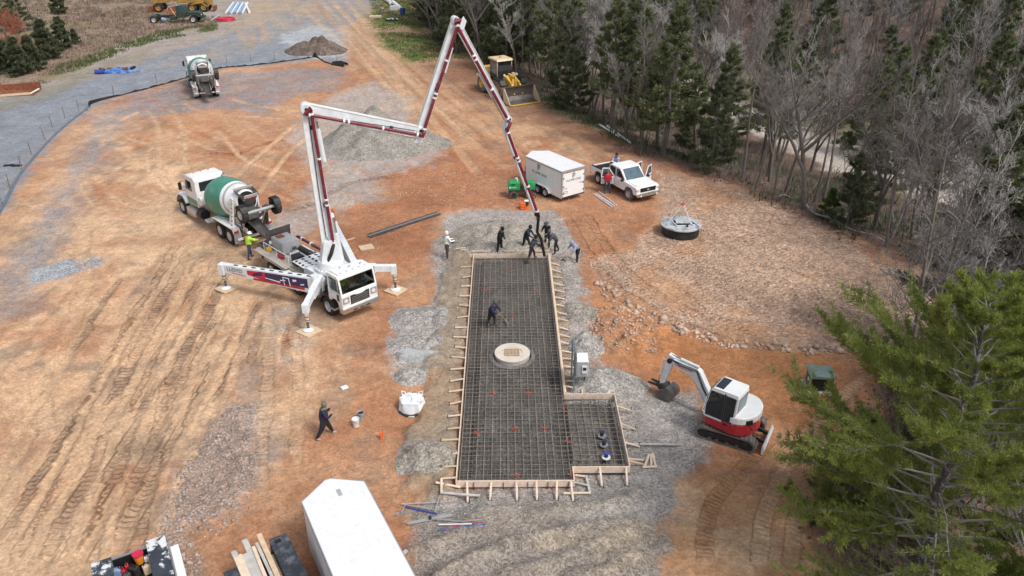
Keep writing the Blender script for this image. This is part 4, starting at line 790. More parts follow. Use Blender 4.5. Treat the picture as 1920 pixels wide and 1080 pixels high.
# ------------------------------------------------------------------ loose timber and tools round the slab
def plank(name, label, a, b, w_, h_, m, cat='plank', group=None, lift=0.0):
    za, zb = top(*a), top(*b); o = MB().bar((a[0], a[1], za + h_ / 2 + 0.01 + lift), (b[0], b[1], zb + h_ / 2 + 0.01 + lift), w_, h_).build(name, M[m], None, bevel=0.004); return tag(o, label, cat, group)
SH = 'short offcuts in a fan'
plank('offcut', 'leftmost offcut in the fan of short boards', gx(1208, 878), gx(1217, 853), 0.09, 0.045, 'wood_pale', 'offcut', SH)
plank('offcut', 'middle offcut in the fan of short boards', gx(1221, 874), gx(1221, 853), 0.09, 0.045, 'wood_pale', 'offcut', SH)
plank('offcut', 'rightmost offcut in the fan of short boards', gx(1229, 876), gx(1224, 851), 0.09, 0.045, 'wood_pale', 'offcut', SH)
plank('offcut', 'offcut lying across the foot of the fan of short boards', gx(1204, 879), gx(1232, 878), 0.09, 0.045, 'wood_pale', 'offcut', SH, 0.05)
plank('plank', 'short pale board on the gravel near the worker in white', gx(863, 454), gx(876, 446), 0.25, 0.04, 'wood_pale')
plank('plank', 'thin reddish board lying behind the pump truck', gx(598, 466), gx(665, 447), 0.1, 0.05, 'wood_tan')
plank('plank', 'narrow white board leaning flat beside the near trailer', gx(703, 955), gx(712, 985), 0.1, 0.04, 'pvc')
plank('plank', 'small grey board by the near trailer side', gx(748, 1052), gx(764, 1042), 0.14, 0.04, 'wood_grey')
tl_ = thing('loose_form_scraps', 'pile of pale board scraps at the far left corner of the forms', 'scrap pile', (*gx(868, 477), 0))
for i in range(5):
    a = random.uniform(-.6, .6); c_ = (random.uniform(-.3, .3), random.uniform(-.25, .25)); z0 = 0.22 + 0.05 * i
    MB().bar((c_[0] - .3 * math.cos(a), c_[1] - .3 * math.sin(a), z0), (c_[0] + .3 * math.cos(a), c_[1] + .3 * math.sin(a), z0), 0.09, 0.04).build('board', M['wood_pale'], tl_, bevel=0.003)
# bull float, its handle poles and the rake frame
x0, y0 = gx(807, 978); z0 = top(x0, y0)
bf = thing('bull_float', 'long ribbed aluminium float blade lying on the gravel', 'bull float', (x0, y0, z0 + 0.02), math.atan2(gx(850, 970)[1] - gx(766, 986)[1], gx(850, 970)[0] - gx(766, 986)[0]))
MB().prism([(-.78, -.06), (-.84, 0), (-.78, .06), (.78, .06), (.84, 0), (.78, -.06)], 0, 0.035, 'z').build('blade', M['alu'], bf, bevel=0.006)
for k in (-.045, 0, .045): MB().box((0, k, 0.047), (1.5, 0.016, 0.025)).build('rib', M['alu'], bf)
MB().box((0, 0, 0.09), (0.1, 0.12, 0.08)).build('bracket', M['dark'], bf, bevel=0.006)
PG = 'float handle poles'
for lab, m, a, b, lf in [('silver pole from the float blade to the heap of poles', 'alu', (797, 977), (868, 990), .1), ('farthest silver pole of the heap beside the float', 'alu', (818, 987), (904, 987), .04), ('white pole crossing the heap beside the float', 'pvc', (823, 989), (885, 995), .08),
                        ('red pole in the heap beside the float', 'inkred', (832, 995), (905, 992), .03), ('blue pole in front of the heap beside the float', 'inkblue', (823, 998), (910, 995), .05)]:
    A, Bb = gx(*a), gx(*b); o = MB().tube([(A[0], A[1], top(*A) + lf), (Bb[0], Bb[1], top(*Bb) + lf)], 0.026, 8).build('pole', M[m], None); tag(o, lab, 'pole', PG)
rf = thing('float_frame', 'silver and blue triangular tool frame lying on clay by the near form', 'tool frame', (*gx(787, 955), 0))
def rel(px, py, z): a = gx(px, py); c_ = gx(787, 955); return (a[0] - c_[0], a[1] - c_[1], top(*a) + z)
MB().tube([rel(753, 949, .1), rel(822, 949, .12)], 0.022, 6).build('rail', M['alu'], rf); MB().tube([rel(755, 949, .1), rel(815, 961, .1)], 0.022, 6).build('rail', M['alu'], rf)
MB().tube([rel(760, 953, .06), rel(820, 968, .06)], 0.028, 6).build('handle', M['blue'], rf); MB().tube([rel(816, 966, .1), rel(824, 944, .12)], 0.02, 6).build('end_bar', M['alu'], rf); MB().tube([rel(753, 962, .03), rel(760, 951, .1)], 0.018, 6).build('leg', M['alu'], rf)
# ================================================================== VEHICLES AND MACHINES
def wheel(par, x, y, z, r, w_, side, name='wheel', tm='tyre', rm='rim', dish=0.35, rr=0.56):
    """tyre with a dished rim; side = +1 / -1 is the way the outer face looks along y"""
    mb = MB(); prof = [(-w_ / 2, r * rr), (-w_ / 2, r * 0.88), (-w_ / 2 + 0.03, r * 0.97), (-w_ * 0.28, r), (w_ * 0.28, r), (w_ / 2 - 0.03, r * 0.97), (w_ / 2, r * 0.88), (w_ / 2, r * rr)]
    mb.lathe(prof, (x, y, z), (0, 1, 0), 28, closed=True)
    nb = 22
    for i in range(nb):                                   # tread blocks
        a = 2 * math.pi * i / nb; mb.box((x + math.sin(a) * r, y, z + math.cos(a) * r), (r * 0.13, w_ * 0.92, 0.03), (0, a, 0))
    t = mb.build(name, M[tm], par, smooth=True)
    q = MB(); d = w_ * dish
    q.lathe([(side * w_ * 0.48, r * rr + .01), (side * w_ * 0.5, r * rr), (side * (w_ / 2 - d * .3), r * rr * 0.9), (side * (w_ / 2 - d), r * rr * 0.72), (side * (w_ / 2 - d * .8), r * rr * 0.40), (side * (w_ / 2 - d * .3), r * rr * 0.36), (side * (w_ / 2 - d * .2), r * rr * 0.2), (side * (w_ / 2 - d * .2), 0.0)], (x, y, z), (0, 1, 0), 24)
    for i in range(8):
        a = 2 * math.pi * i / 8; q.cyl((x + math.sin(a) * r * rr * .55, y + side * (w_ / 2 - d), z + math.cos(a) * r * rr * .55), (x + math.sin(a) * r * rr * .55, y + side * (w_ / 2 - d * .75), z + math.cos(a) * r * rr * .55), r * .04, n=6)
    q.build('rim', M[rm], t, smooth=True); return t
def glassq(name, pts, par, m='glass', off=0.012):
    """a pane set a little proud of the panel it sits in, with thickness"""
    P = [Vector(p) for p in pts]; n = (P[1] - P[0]).cross(P[2] - P[0]).normalized(); k = len(P)
    mb = MB(); mb.add([p + n * off for p in P] + [p - n * 0.02 for p in P], [tuple(range(k)), tuple(range(2 * k - 1, k - 1, -1))] + [(i, k + i, k + (i + 1) % k, (i + 1) % k) for i in range(k)])
    return mb.build(name, M[m], par)

# ------------------------------------------------------------------ concrete pump truck
PH = math.atan2(-0.724, 0.69); P0 = np.array([-8.23, 36.77, 0.0])
pt = thing('pump_truck', 'white concrete pump truck with a raised folding boom and maroon pipeline', 'pump truck', tuple(P0), PH)
_c, _s = math.cos(PH), math.sin(PH)
def pl_(p): d = np.array(p) - P0; return Vector((d[0] * _c + d[1] * _s, -d[0] * _s + d[1] * _c, d[2]))
# cab
cabp = [(-0.80, 0.98), (-0.80, 2.92), (-0.70, 3.02), (0.72, 3.02), (0.92, 2.93), (1.20, 1.86), (1.26, 1.80), (1.26, 0.85), (0.70, 0.85), (0.62, 1.12), (0.35, 1.32), (-0.2, 1.32), (-0.5, 1.1), (-0.55, 0.98)]
_before = set(pt.children)
MB().prism([(-0.80, 0.98), (-0.80, 1.88), (1.19, 1.88), (1.26, 1.80), (1.26, 0.85), (0.70, 0.85), (0.62, 1.12), (0.35, 1.32), (-0.2, 1.32), (-0.5, 1.1), (-0.55, 0.98)], -1.18, 1.18).build('cab', M['white'], pt, bevel=0.035, seg=3)
MB().prism([(-0.80, 2.80), (-0.80, 2.94), (-0.70, 3.02), (0.72, 3.02), (0.90, 2.94), (0.93, 2.80)], -1.18, 1.18).build('cab_top', M['white'], pt, bevel=0.03, seg=3)
MB().box((-.77, 0, 2.34), (.06, 2.30, .94)).build('cab_back', M['white'], pt)
for sd in (-1, 1):
    MB().bar((1.17, sd * 1.13, 1.86), (.90, sd * 1.13, 2.84), .10, .09, upv=(1, 0, 0)).build('cab_pillar', M['white'], pt); MB().box((-.60, sd * 1.14, 2.34), (.32, .07, .96)).build('cab_pillar', M['white'], pt)
    MB().box((-.05, sd * .55, 2.2), (.14, .5, .62)).build('seat_back', M['cloth_grey'], pt, bevel=.04); MB().box((.2, sd * .55, 1.93), (.5, .5, .1)).build('seat_cushion', M['cloth_grey'], pt, bevel=.03)
MB().box((.98, 0, 1.94), (.3, 2.1, .14)).build('dashboard', M['black'], pt, bevel=.03); MB().lathe([(0, .19), (.02, .21), (.04, .19)], (.72, .55, 2.08), (-.6, 0, .8), 20, closed=True).build('steering_wheel', M['black'], pt)
MB().prism([(-0.72, 3.02), (-0.62, 3.10), (0.60, 3.09), (0.74, 3.02)], -1.02, 1.02).build('cab_roof', M['white'], pt, bevel=0.02)
def ws(y, t): return (0.925 + (1.205 - 0.925) * t + 0.004, y, 2.915 + (1.845 - 2.915) * t)      # point on the sloping front
for y0, y1 in ((-1.08, -0.02), (0.02, 1.08)): glassq('windshield', [ws(y0, 0.93), ws(y1, 0.93), ws(y1, 0.09), ws(y0, 0.09)], pt, 'glass_clear')
for sd in (-1, 1):
    glassq('side_window', [(-0.45, sd * 1.182, 2.05), (0.90, sd * 1.182, 1.98), (0.78, sd * 1.182, 2.80), (-0.45, sd * 1.182, 2.80)][::-sd], pt, 'glass_clear')
    glassq('door_pane', [(0.55, sd * 1.182, 1.35), (0.88, sd * 1.182, 1.35), (0.88, sd * 1.182, 1.80), (0.55, sd * 1.182, 1.80)][::-sd], pt)
    MB().box((0.93, sd * 0.92, 1.42), (0.68, 0.44, 0.46)).build('lamp_housing', M['alu'], pt, bevel=0.02)
    MB().cyl((1.26, sd * 0.92, 1.42), (1.285, sd * 0.92, 1.42), 0.13, n=16).build('headlight', M['lamp'], pt)
    MB().box((0.9, sd * 1.235, 2.45), (0.06, 0.04, 0.9)).build('mirror', M['chrome'], pt, bevel=0.01)
    wheel(pt, 0.0, sd * 1.04, 0.52, 0.52, 0.34, sd)
    mb = MB()
    for i in range(7):
        a0, a1 = math.pi * (0.02 + i / 7 * 0.96), math.pi * (0.02 + (i + 1) / 7 * 0.96); mb.bar((math.cos(a0) * .64, sd * 1.04, .5 + math.sin(a0) * .64), (math.cos(a1) * .64, sd * 1.04, .5 + math.sin(a1) * .64), 0.40, 0.03, upv=(math.cos(a0), 0, math.sin(a0)))
    mb.build('fender', M['black'], pt)
    MB().box((0.55, sd * 1.13, 0.62), (0.35, 0.3, 0.06)).build('step', M['alu'], pt)
MB().box((1.265, 0, 1.36), (0.05, 1.25, 0.62)).build('grille', M['black'], pt, bevel=0.01)
for k in range(4): MB().box((1.295, 0, 1.16 + 0.12 * k), (0.02, 1.12, 0.035)).build('grille_bar', M['chrome'], pt)
mb = MB(); mb.prism([(-0.36, 1.66), (-0.26, 1.78), (-0.1, 1.80), (0, 1.92), (0.1, 1.80), (0.26, 1.78), (0.36, 1.66), (0.15, 1.60), (-0.15, 1.60)], 1.25, 1.30, 'x'); mb.build('emblem_plate', M['white_clean'], pt, bevel=0.006)
MB().prism([(-1.22, 0.58), (1.22, 0.58), (1.22, 0.90), (-1.22, 0.90)], 1.22, 1.42, 'x').build('bumper', M['chrome'], pt, bevel=0.02)
for sd in (-1, 1): MB().box((1.10, sd * 1.20, 0.74), (0.5, 0.05, 0.31)).build('bumper_end', M['chrome'], pt, bevel=0.01)
for sd in (-1, 0, 1): MB().box((1.425, sd * 0.42, 0.68), (0.02, 0.26, 0.07)).build('bumper_slot', M['black'], pt)
for i in range(5): MB().box((0.55, -0.8 + 0.4 * i, 3.10), (0.12, 0.09, 0.05)).build('marker_light', M['alu'], pt, bevel=0.01)
for x_, y_ in ((0.1, 0.7), (-0.35, -0.45), (0.0, 0.0)): MB().cyl((x_, y_, 3.07), (x_, y_, 3.18), 0.07, n=10).build('roof_vent', M['alu'], pt)
for sd in (-1, 1):
    MB().tube([(0.95, sd * 0.6, 2.3), (1.13, sd * 0.3, 2.02)], 0.012, 5).build('wiper', M['black'], pt)
for o_ in set(pt.children) - _before:                 # the cab as measured: short, low and set to the right of the frame's middle
    if o_.name.split('.')[0] in ('wheel', 'fender', 'step'): continue
    o_.scale = (.60, .90, .80); o_.location = (.66, -.13, .17)
# chassis
for sd in (-1, 1): MB().box((-3.6, sd * 0.42, 0.85), (8.2, 0.1, 0.28)).build('frame_rail', M['dark'], pt)
for x_ in (-4.45, -5.75, -3.15):
    for sd in (-1, 1):
        wheel(pt, x_, sd * 1.03, 0.52, 0.52, 0.30, sd, dish=0.12 if x_ < -4 else 0.3); MB().lathe([(-.14, .3), (-.14, .5), (.14, .5), (.14, .3)], (x_, sd * 0.68, .52), (0, 1, 0), 20, closed=True).build('wheel', M['tyre'], pt)
    MB().cyl((x_, -0.9, .52), (x_, 0.9, .52), 0.09, n=10).build('axle', M['dark'], pt)
for sd in (-1, 1):
    MB().box((-5.1, sd * 1.03, 1.12), (2.5, 0.42, 0.05)).build('rear_fender', M['white'], pt, bevel=0.01)
    MB().box((-2.25, sd * 1.0, 0.82), (0.95, 0.42, 0.60)).build('side_box', M['grey'], pt, bevel=0.015); MB().cyl((-1.62, sd * 0.98, .8), (-1.05, sd * .98, .8), 0.26, n=18).build('fuel_tank', M['alu'], pt, smooth=True)
    MB().box((-3.75, sd * 1.0, 0.85), (0.5, 0.4, 0.55)).build('tool_box', M['white'], pt, bevel=0.015)
MB().box((-5.1, 0, 1.22), (4.9, 2.05, 0.10)).build('deck', M['deck'], pt, bevel=0.006)
for k in range(4): MB().box((-6.9 + k * 0.86, -1.10, 1.30), (0.83, 0.42, 0.05)).build('walkway_plate', M['deck'], pt, bevel=0.006)
tk = MB().box((-6.05, 0.02, 1.68), (1.25, 1.05, 0.72)).build('water_tank', M['grey'], pt, bevel=0.03)
MB().box((-6.05, 0.02, 2.055), (1.18, 0.98, 0.03)).build('tank_lid', M['grey'], tk, bevel=0.006); MB().box((-6.3, -0.1, 2.09), (0.4, 0.4, 0.04)).build('hatch', M['rust'], tk)
MB().cyl((-5.3, 0.5, 1.5), (-3.0, 0.5, 1.5), 0.16, n=12).build('pump_cylinder', M['dark'], pt, smooth=True); MB().cyl((-5.3, 0.1, 1.45), (-3.0, 0.1, 1.45), 0.14, n=12).build('pump_cylinder', M['grey'], pt, smooth=True)
MB().box((-4.0, -0.42, 1.55), (0.55, 0.5, 0.55)).build('oil_cooler', M['black'], pt, bevel=0.02); MB().box((-4.28, -0.42, 1.60), (0.05, 0.56, 0.65)).build('cooler_frame', M['white'], pt, bevel=0.01)
MB().cyl((-5.55, -0.72, 1.38), (-5.05, -0.72, 1.38), 0.10, n=12).build('red_bottle', M['red'], pt, smooth=True); MB().box((-6.55, -0.78, 1.42), (0.28, 0.25, 0.22)).build('yellow_box', M['yellow'], pt, bevel=0.02)
rg_ = random.Random(5)
for k in range(26):                                   # valves, hoses and fittings along the deck
    x_, y_ = rg_.uniform(-5.3, -2.6), rg_.uniform(-0.6, 0.85)
    if k % 2: MB().box((x_, y_, 1.30 + rg_.uniform(.02, .35)), (rg_.uniform(.1, .35), rg_.uniform(.08, .25), rg_.uniform(.08, .3)), (0, 0, rg_.uniform(0, .4))).build('valve_block', M[rg_.choice(['dark', 'grey', 'white', 'steel', 'white'])], pt, bevel=0.008)
    else: MB().tube([(x_, y_, 1.3), (x_ + .2, y_ + rg_.uniform(-.1, .1), 1.62), (x_ + rg_.uniform(.4, .8), y_ + rg_.uniform(-.3, .3), 1.55), (x_ + rg_.uniform(.6, 1.0), y_ + rg_.uniform(-.3, .3), 1.3)], 0.022, 6).build('hose', M['black'], pt, smooth=True)
# hand rails
for y_ in (-0.86,):
    MB().tube([(-6.9, y_, 1.3), (-6.9, y_, 1.78), (-4.2, y_, 1.80), (-4.2, y_, 1.3)], 0.025, 6).build('hand_rail', M['white'], pt); MB().tube([(-5.5, y_, 1.3), (-5.5, y_, 1.79)], 0.022, 6).build('hand_rail', M['white'], pt)
# hopper with splash plate
hp = MB(); hp.prism([(-7.75, 1.45), (-7.75, 1.2), (-7.45, 0.75), (-6.95, 0.75), (-6.75, 1.2), (-6.75, 1.45), (-6.80, 1.45), (-6.80, 1.22), (-6.98, 0.82), (-7.42, 0.82), (-7.70, 1.22), (-7.70, 1.45)], -0.78, 0.78); hp = hp.build('hopper', M['steel'], pt)
for sd in (-1, 1): MB().prism([(-7.75, 1.45), (-7.75, 1.2), (-7.45, 0.75), (-6.95, 0.75), (-6.75, 1.2), (-6.75, 1.45)], sd * 0.79, sd * 0.82).build('hopper_side', M['steel'], hp)
MB().box((-7.25, 0, 1.08), (0.86, 1.54, 0.02)).build('concrete_fill', M['concrete_side'], hp)
MB().box((-6.80, 0.05, 1.95), (0.035, 1.55, 0.98), (0, 0.10, 0)).build('splash_plate', M['steel'], pt, bevel=0.006)
for k in range(7): MB().bar((-7.7, -0.7 + k * .23, 1.43), (-6.8, -0.7 + k * .23, 1.43), 0.02, 0.03).build('hopper_grate_bar', M['steel'], hp)
for k in range(7): MB().ball((-6.70 + rg_.uniform(-.05, .15), -0.55 + k * .17, 1.62 + rg_.uniform(-.12, .25)), (.10, .09, .13), 8, 5).build('splashed_fitting', M['white'], pt, smooth=True)
MB().box((-7.4, 0, 0.62), (0.3, 1.6, 0.14)).build('rear_bumper', M['dark'], pt)
MB().tube([(-6.75, 0.75, 1.05), (-6.6, 0.95, 1.5), (-6.3, 0.98, 1.75), (-2.6, 0.72, 1.95), (-1.75, 0.35, 2.05)], 0.085, 12).build('delivery_pipe', M['maroon'], pt, smooth=True)
for t_ in (0.15, 0.45, 0.8): MB().lathe([(-.05, .09), (-.05, .125), (.05, .125), (.05, .09)], (-6.3 + 3.7 * t_, 0.98 - .26 * t_, 1.75 + .2 * t_), (3.7, -.26, .2), 14).build('pipe_clamp', M['white'], pt)
for k in range(9):
    MB().box((-.75 + .1 * k, rg_.uniform(-.7, .8), 1.35 + rg_.uniform(0, .45)), (.22, rg_.uniform(.15, .4), rg_.uniform(.15, .4)), (0, 0, rg_.uniform(0, 1))).build('engine_part', M[rg_.choice(['dark', 'steel', 'black', 'alu', 'rust'])], pt, bevel=.02)
MB().box((-.3, 0, 1.15), (.9, 1.7, .35)).build('engine_tunnel', M['dark'], pt, bevel=.03)
MB().tube([(-.5, .7, 1.3), (-.45, .75, 1.9), (-.1, .5, 2.0), (.1, .2, 1.7)], .07, 8).build('intake_pipe', M['black'], pt, smooth=True)
# outrigger frame and turret
MB().prism([(-2.5, 0.95), (-2.5, 1.75), (-2.2, 1.85), (-0.95, 1.85), (-0.86, 1.7), (-0.86, 0.95)], -0.95, 0.95).build('outrigger_frame', M['boomwhite'], pt, bevel=0.02)
MB().box((-2.9, 0, 1.72), (1.5, 1.9, 0.06)).build('slotted_top', M['white'], pt, bevel=0.01)
for i in range(4):
    for j in range(5): MB().box((-3.45 + i * 0.33, -0.8 + j * 0.4, 1.756), (0.2, 0.13, 0.012), (0, 0, .5 if j % 2 else -.5)).build('slot', M['dark'], pt)
MB().lathe([(1.82, 0.0), (1.85, 0.86), (2.02, 0.86), (2.05, 0.80), (2.05, 0.74), (2.35, 0.68), (2.40, 0.66), (2.45, 0.0)], (-1.25, 0, 0), (0, 0, 1), 36).build('turret_base', M['boomwhite'], pt, smooth=True)
for i in range(24):
    a = 2 * math.pi * i / 24; MB().cyl((-1.25 + .80 * math.cos(a), .80 * math.sin(a), 2.02), (-1.25 + .80 * math.cos(a), .80 * math.sin(a), 2.07), 0.025, n=6).build('bolt', M['dark'], pt)
# ---- boom: joints found in the upright plane through turret and hose
T3 = P0 + np.array([-1.25 * _c, -1.25 * _s, 0]); TIP = np.array([2.30, 41.55, 0.4]); bd = TIP - T3; bd[2] = 0; bd /= np.hypot(bd[0], bd[1]); bn = np.array([-bd[1], bd[0], 0])
def bj(px, py): return pl_(onplane(px, py, T3, bn))
BD = pl_(P0 + bd); BN = pl_(P0 - bn)                  # along the boom, and sideways towards the slab's near end
J0, J1, J2, J3, J4, J4b, J5, TIPL = bj(617, 458), bj(573, 203), bj(787, 243), bj(853, 37), bj(953, 222), bj(947, 240), bj(1004, 396), bj(1021, 480)
mb = MB(); mb.bar(Vector((-1.25, 0, 2.4)), J0 + Vector((0, 0, .15)), 0.56, 1.05, 0.5, 0.70, upv=BD); mb.build('turret_post', M['boomwhite'], pt, bevel=0.03)
for sd in (-1, 1):
    MB().bar(Vector((-1.25, 0, 2.4)) + BN * sd * .36, J0 + BN * sd * .36 + Vector((0, 0, .35)), 0.06, 1.05, 0.06, 0.55, upv=BD).build('turret_cheek', M['boomwhite'], pt, bevel=0.01)
def section(a, b, h0, h1, wd=0.34, out=(0.25, 0.25), sidev=None, part_='boom_section', off=0.0):
    """a tapered box arm with edge flanges, end knuckles and pins"""
    d = (b - a).normalized(); u = d.cross(BN).normalized(); a2, b2 = a - d * out[0] * .0, b
    o_ = BN * off
    s_ = MB().bar(a + o_, b + o_, wd, h0, wd * .85, h1, upv=u).build(part_, M['boomwhite'], pt, bevel=0.02)
    fl = MB()
    for q in (-1, 1): fl.bar(a + o_ + u * q * h0 / 2, b + o_ + u * q * h1 / 2, wd + .05, .025, wd * .85 + .05, .025, upv=u)
    fl.build('flange', M['white'], s_)
    for p_, hh in ((a, h0), (b, h1)):
        MB().cyl(p_ + o_ - BN * (wd / 2 + .06), p_ + o_ + BN * (wd / 2 + .06), hh * .56, n=18).build('knuckle', M['boomwhite'], s_, smooth=True, bevel=0.01)
        MB().cyl(p_ + o_ - BN * (wd / 2 + .09), p_ + o_ + BN * (wd / 2 + .09), 0.08, n=12).build('pin', M['dark'], s_)
    return s_
s1 = section(J0, J1, 0.68, 0.46, 0.40); s2 = section(J1, J2, 0.50, 0.32, 0.32); s3 = section(J2, J3, 0.33, 0.28, 0.27); s4 = section(J3, J4, 0.32, 0.24, 0.27); s4b = section(J4, J4b, 0.26, 0.24, 0.3); s5 = section(J4b, J5, 0.26, 0.17, 0.24)
PIPE = 0.33
def pipe_run(a, b, sh, r=0.078):
    d = (b - a).normalized(); u = d.cross(BN).normalized(); o_ = BN * PIPE + u * sh
    p_ = MB().cyl(a + o_ + d * .1, b + o_ - d * .05, r, n=14).build('pipeline', M['maroon'], pt, smooth=True); L_ = (b - a).length
    for t_ in ([.03, .32, .36, .66, .97] if L_ > 4 else [.1, .5, .93]): MB().lathe([(-.045, r), (-.045, r + .035), (.045, r + .035), (.045, r)], a.lerp(b, t_) + o_, d, 14).build('pipe_clamp', M['white'], p_)
    for t_ in (.34, .7): MB().bar(a.lerp(b, t_) + u * sh, a.lerp(b, t_) + o_, .05, .05, upv=u).build('pipe_bracket', M['white'], p_)
    return a + o_ + d * .1, b + o_ - d * .05
e = [pipe_run(J0, J1, 0.20), pipe_run(J1, J2, 0.20), pipe_run(J2, J3, 0.12), pipe_run(J3, J4, 0.10), pipe_run(J4b, J5, 0.0)]
for (a, b), (c_, d_) in zip(e, e[1:]): MB().tube([b, b + (b - a).normalized() * .15 + BN * .12, c_ + (c_ - d_).normalized() * .15 + BN * .12, c_], 0.09, 12).build('pipe_elbow', M['maroon'], pt, smooth=True)
MB().tube([Vector((-1.75, 0.35, 2.05)), Vector((-1.5, -.2, 2.15)) + BN * .3, J0 + BN * .55 - Vector((0, 0, .3)), e[0][0]], 0.095, 12).build('base_elbow', M['black'], pt, smooth=True)
d5 = (J5 - J4b).normalized()
MB().tube([e[4][1], e[4][1] + d5 * .25, J5 + Vector((0, 0, -.7)) + (TIPL - J5) * .2, J5.lerp(TIPL, .6), TIPL], 0.085, 12).build('end_hose', M['black'], pt, smooth=True)
MB().lathe([(-.05, .09), (-.05, .16), (.05, .16), (.05, .09)], J5.lerp(TIPL, .05) + BN * .2, (0, 0, 1), 14).build('hose_clamp', M['maroon'], pt)
MB().tube([J5.lerp(TIPL, .02) + BN * .1 + d5.cross(BN) * .15, J5 + Vector((0, 0, .1)) + BN * .35, J5 + Vector((0, 0, -.35)) + BN * .35 + d5.cross(BN) * .1], 0.02, 6).build('hose_loop', M['black'], pt)
def ram(a, b, t, r=0.10):
    a, b = Vector(a), Vector(b); q = MB().cyl(a, a.lerp(b, t), r, n=14).build('ram', M['boomwhite'], pt, smooth=True); MB().cyl(a.lerp(b, t), b, r * .55, n=10).build('rod', M['chrome'], q, smooth=True)
    MB().cyl(b - BN * .12, b + BN * .12, r * .8, n=10).build('eye', M['boomwhite'], q)
def un(a, b): return (b - a).normalized().cross(BN).normalized()
ram(J0.lerp(J1, .62) + un(J0, J1) * .45, J1 + (J2 - J1).normalized() * .55 + un(J1, J2) * .42, .78, .12)
ram(J1.lerp(J2, .45) + un(J1, J2) * .38, J2 + un(J1, J2) * .45 - (J2 - J1).normalized() * .1, .52, .09); ram(J2.lerp(J3, .55) + un(J2, J3) * .32, J3 + un(J2, J3) * .25 - (J3 - J2).normalized() * .45, .6, .08)
ram(J3.lerp(J4, .50) + un(J3, J4) * .22, J4 + un(J3, J4) * .22, .5, .06); ram(Vector((-1.25, 0, 2.35)) + BD * .55, J0.lerp(J1, .22) + BD * .40, .6, .13)
for a, b, ln in ((J1, J2, .28), (J2, J3, .26)):       # link plates at the knuckles
    MB().prism([(-.3, -.3), (.1, .28), (.25, .05), (.1, -.35)], -.02, .02).build('link_plate', M['boomwhite'], pt).matrix_local = Matrix.Translation(b + un(a, b) * .28 + BN * .22) @ Matrix((BD, -BN, Vector((0, 0, 1)))).transposed().to_4x4()
for a, b, sh in ((J1, J2, .2), (J3, J4, .16), (J0, J1, -.1)): 
    u = un(a, b); MB().tube([a + BN * .26 + u * .1 + (b - a) * .01, a.lerp(b, .08) + BN * .26 + u * sh, a.lerp(b, .4) + BN * .24 + u * sh * .7, a.lerp(b, .95) + BN * .22 + u * .05], 0.02, 6).build('hydraulic_hose', M['black'], pt, smooth=True)
for a, b, t_ in ((J0, J1, .86), (J0, J1, .30), (J1, J2, .72), (J2, J3, .42), (J2, J3, .38), (J4b, J5, .3)): MB().bar(a.lerp(b, t_) + BN * .235 + un(a, b) * .1, a.lerp(b, t_ + .03) + BN * .235 + un(a, b) * .1, .015, .14, upv=un(a, b)).build('decal', M['ink'], pt)
# ---- outriggers
pads_l = {'fr': (0.71, -2.83), 'fl': (0.26, 2.87), 'rr': (-6.34, -3.66), 'rl': (-6.92, 3.81)}
def leg(x, y, zt, par, ztop=None):
    MB().cyl((x, y, zt), (x, y, 0.62), 0.105, n=14).build('jack_sleeve', M['boomwhite'], par, smooth=True); MB().cyl((x, y, 0.62), (x, y, 0.16), 0.065, n=12).build('jack_rod', M['steel'], par, smooth=True)
    MB().lathe([(.10, 0), (.10, .27), (.15, .27), (.20, .12), (.24, .08)], (x, y, 0), (0, 0, 1), 20).build('foot', M['white'], par, smooth=True)
    for k in range(4): MB().cyl((x, y, .66 + k * .09), (x, y, .71 + k * .09), 0.112, n=14).build('stripe', M['yellow' if k % 2 else 'black'], par)
fa_ = {}
for k, sd in (('fr', -1), ('fl', 1)):
    x, y = pads_l[k]; a = Vector((-1.1, sd * 0.8, 1.62)); b = Vector((x - .02, y - sd * .02, 1.42)); u = Vector((0, 0, 1))
    o = MB().bar(a, a.lerp(b, .62), .34, .46, upv=u).build('front_outrigger', M['boomwhite'], pt, bevel=0.02); MB().bar(a.lerp(b, .55), b, .27, .36, upv=u).build('outrigger_extension', M['boomwhite'], o, bevel=0.015)
    MB().box((b.x, b.y, 1.34), (.32, .32, .50), (0, 0, math.atan2(b.y - a.y, b.x - a.x))).build('outrigger_head', M['boomwhite'], o, bevel=0.02); leg(x, y, 1.15, o); fa_[k] = o
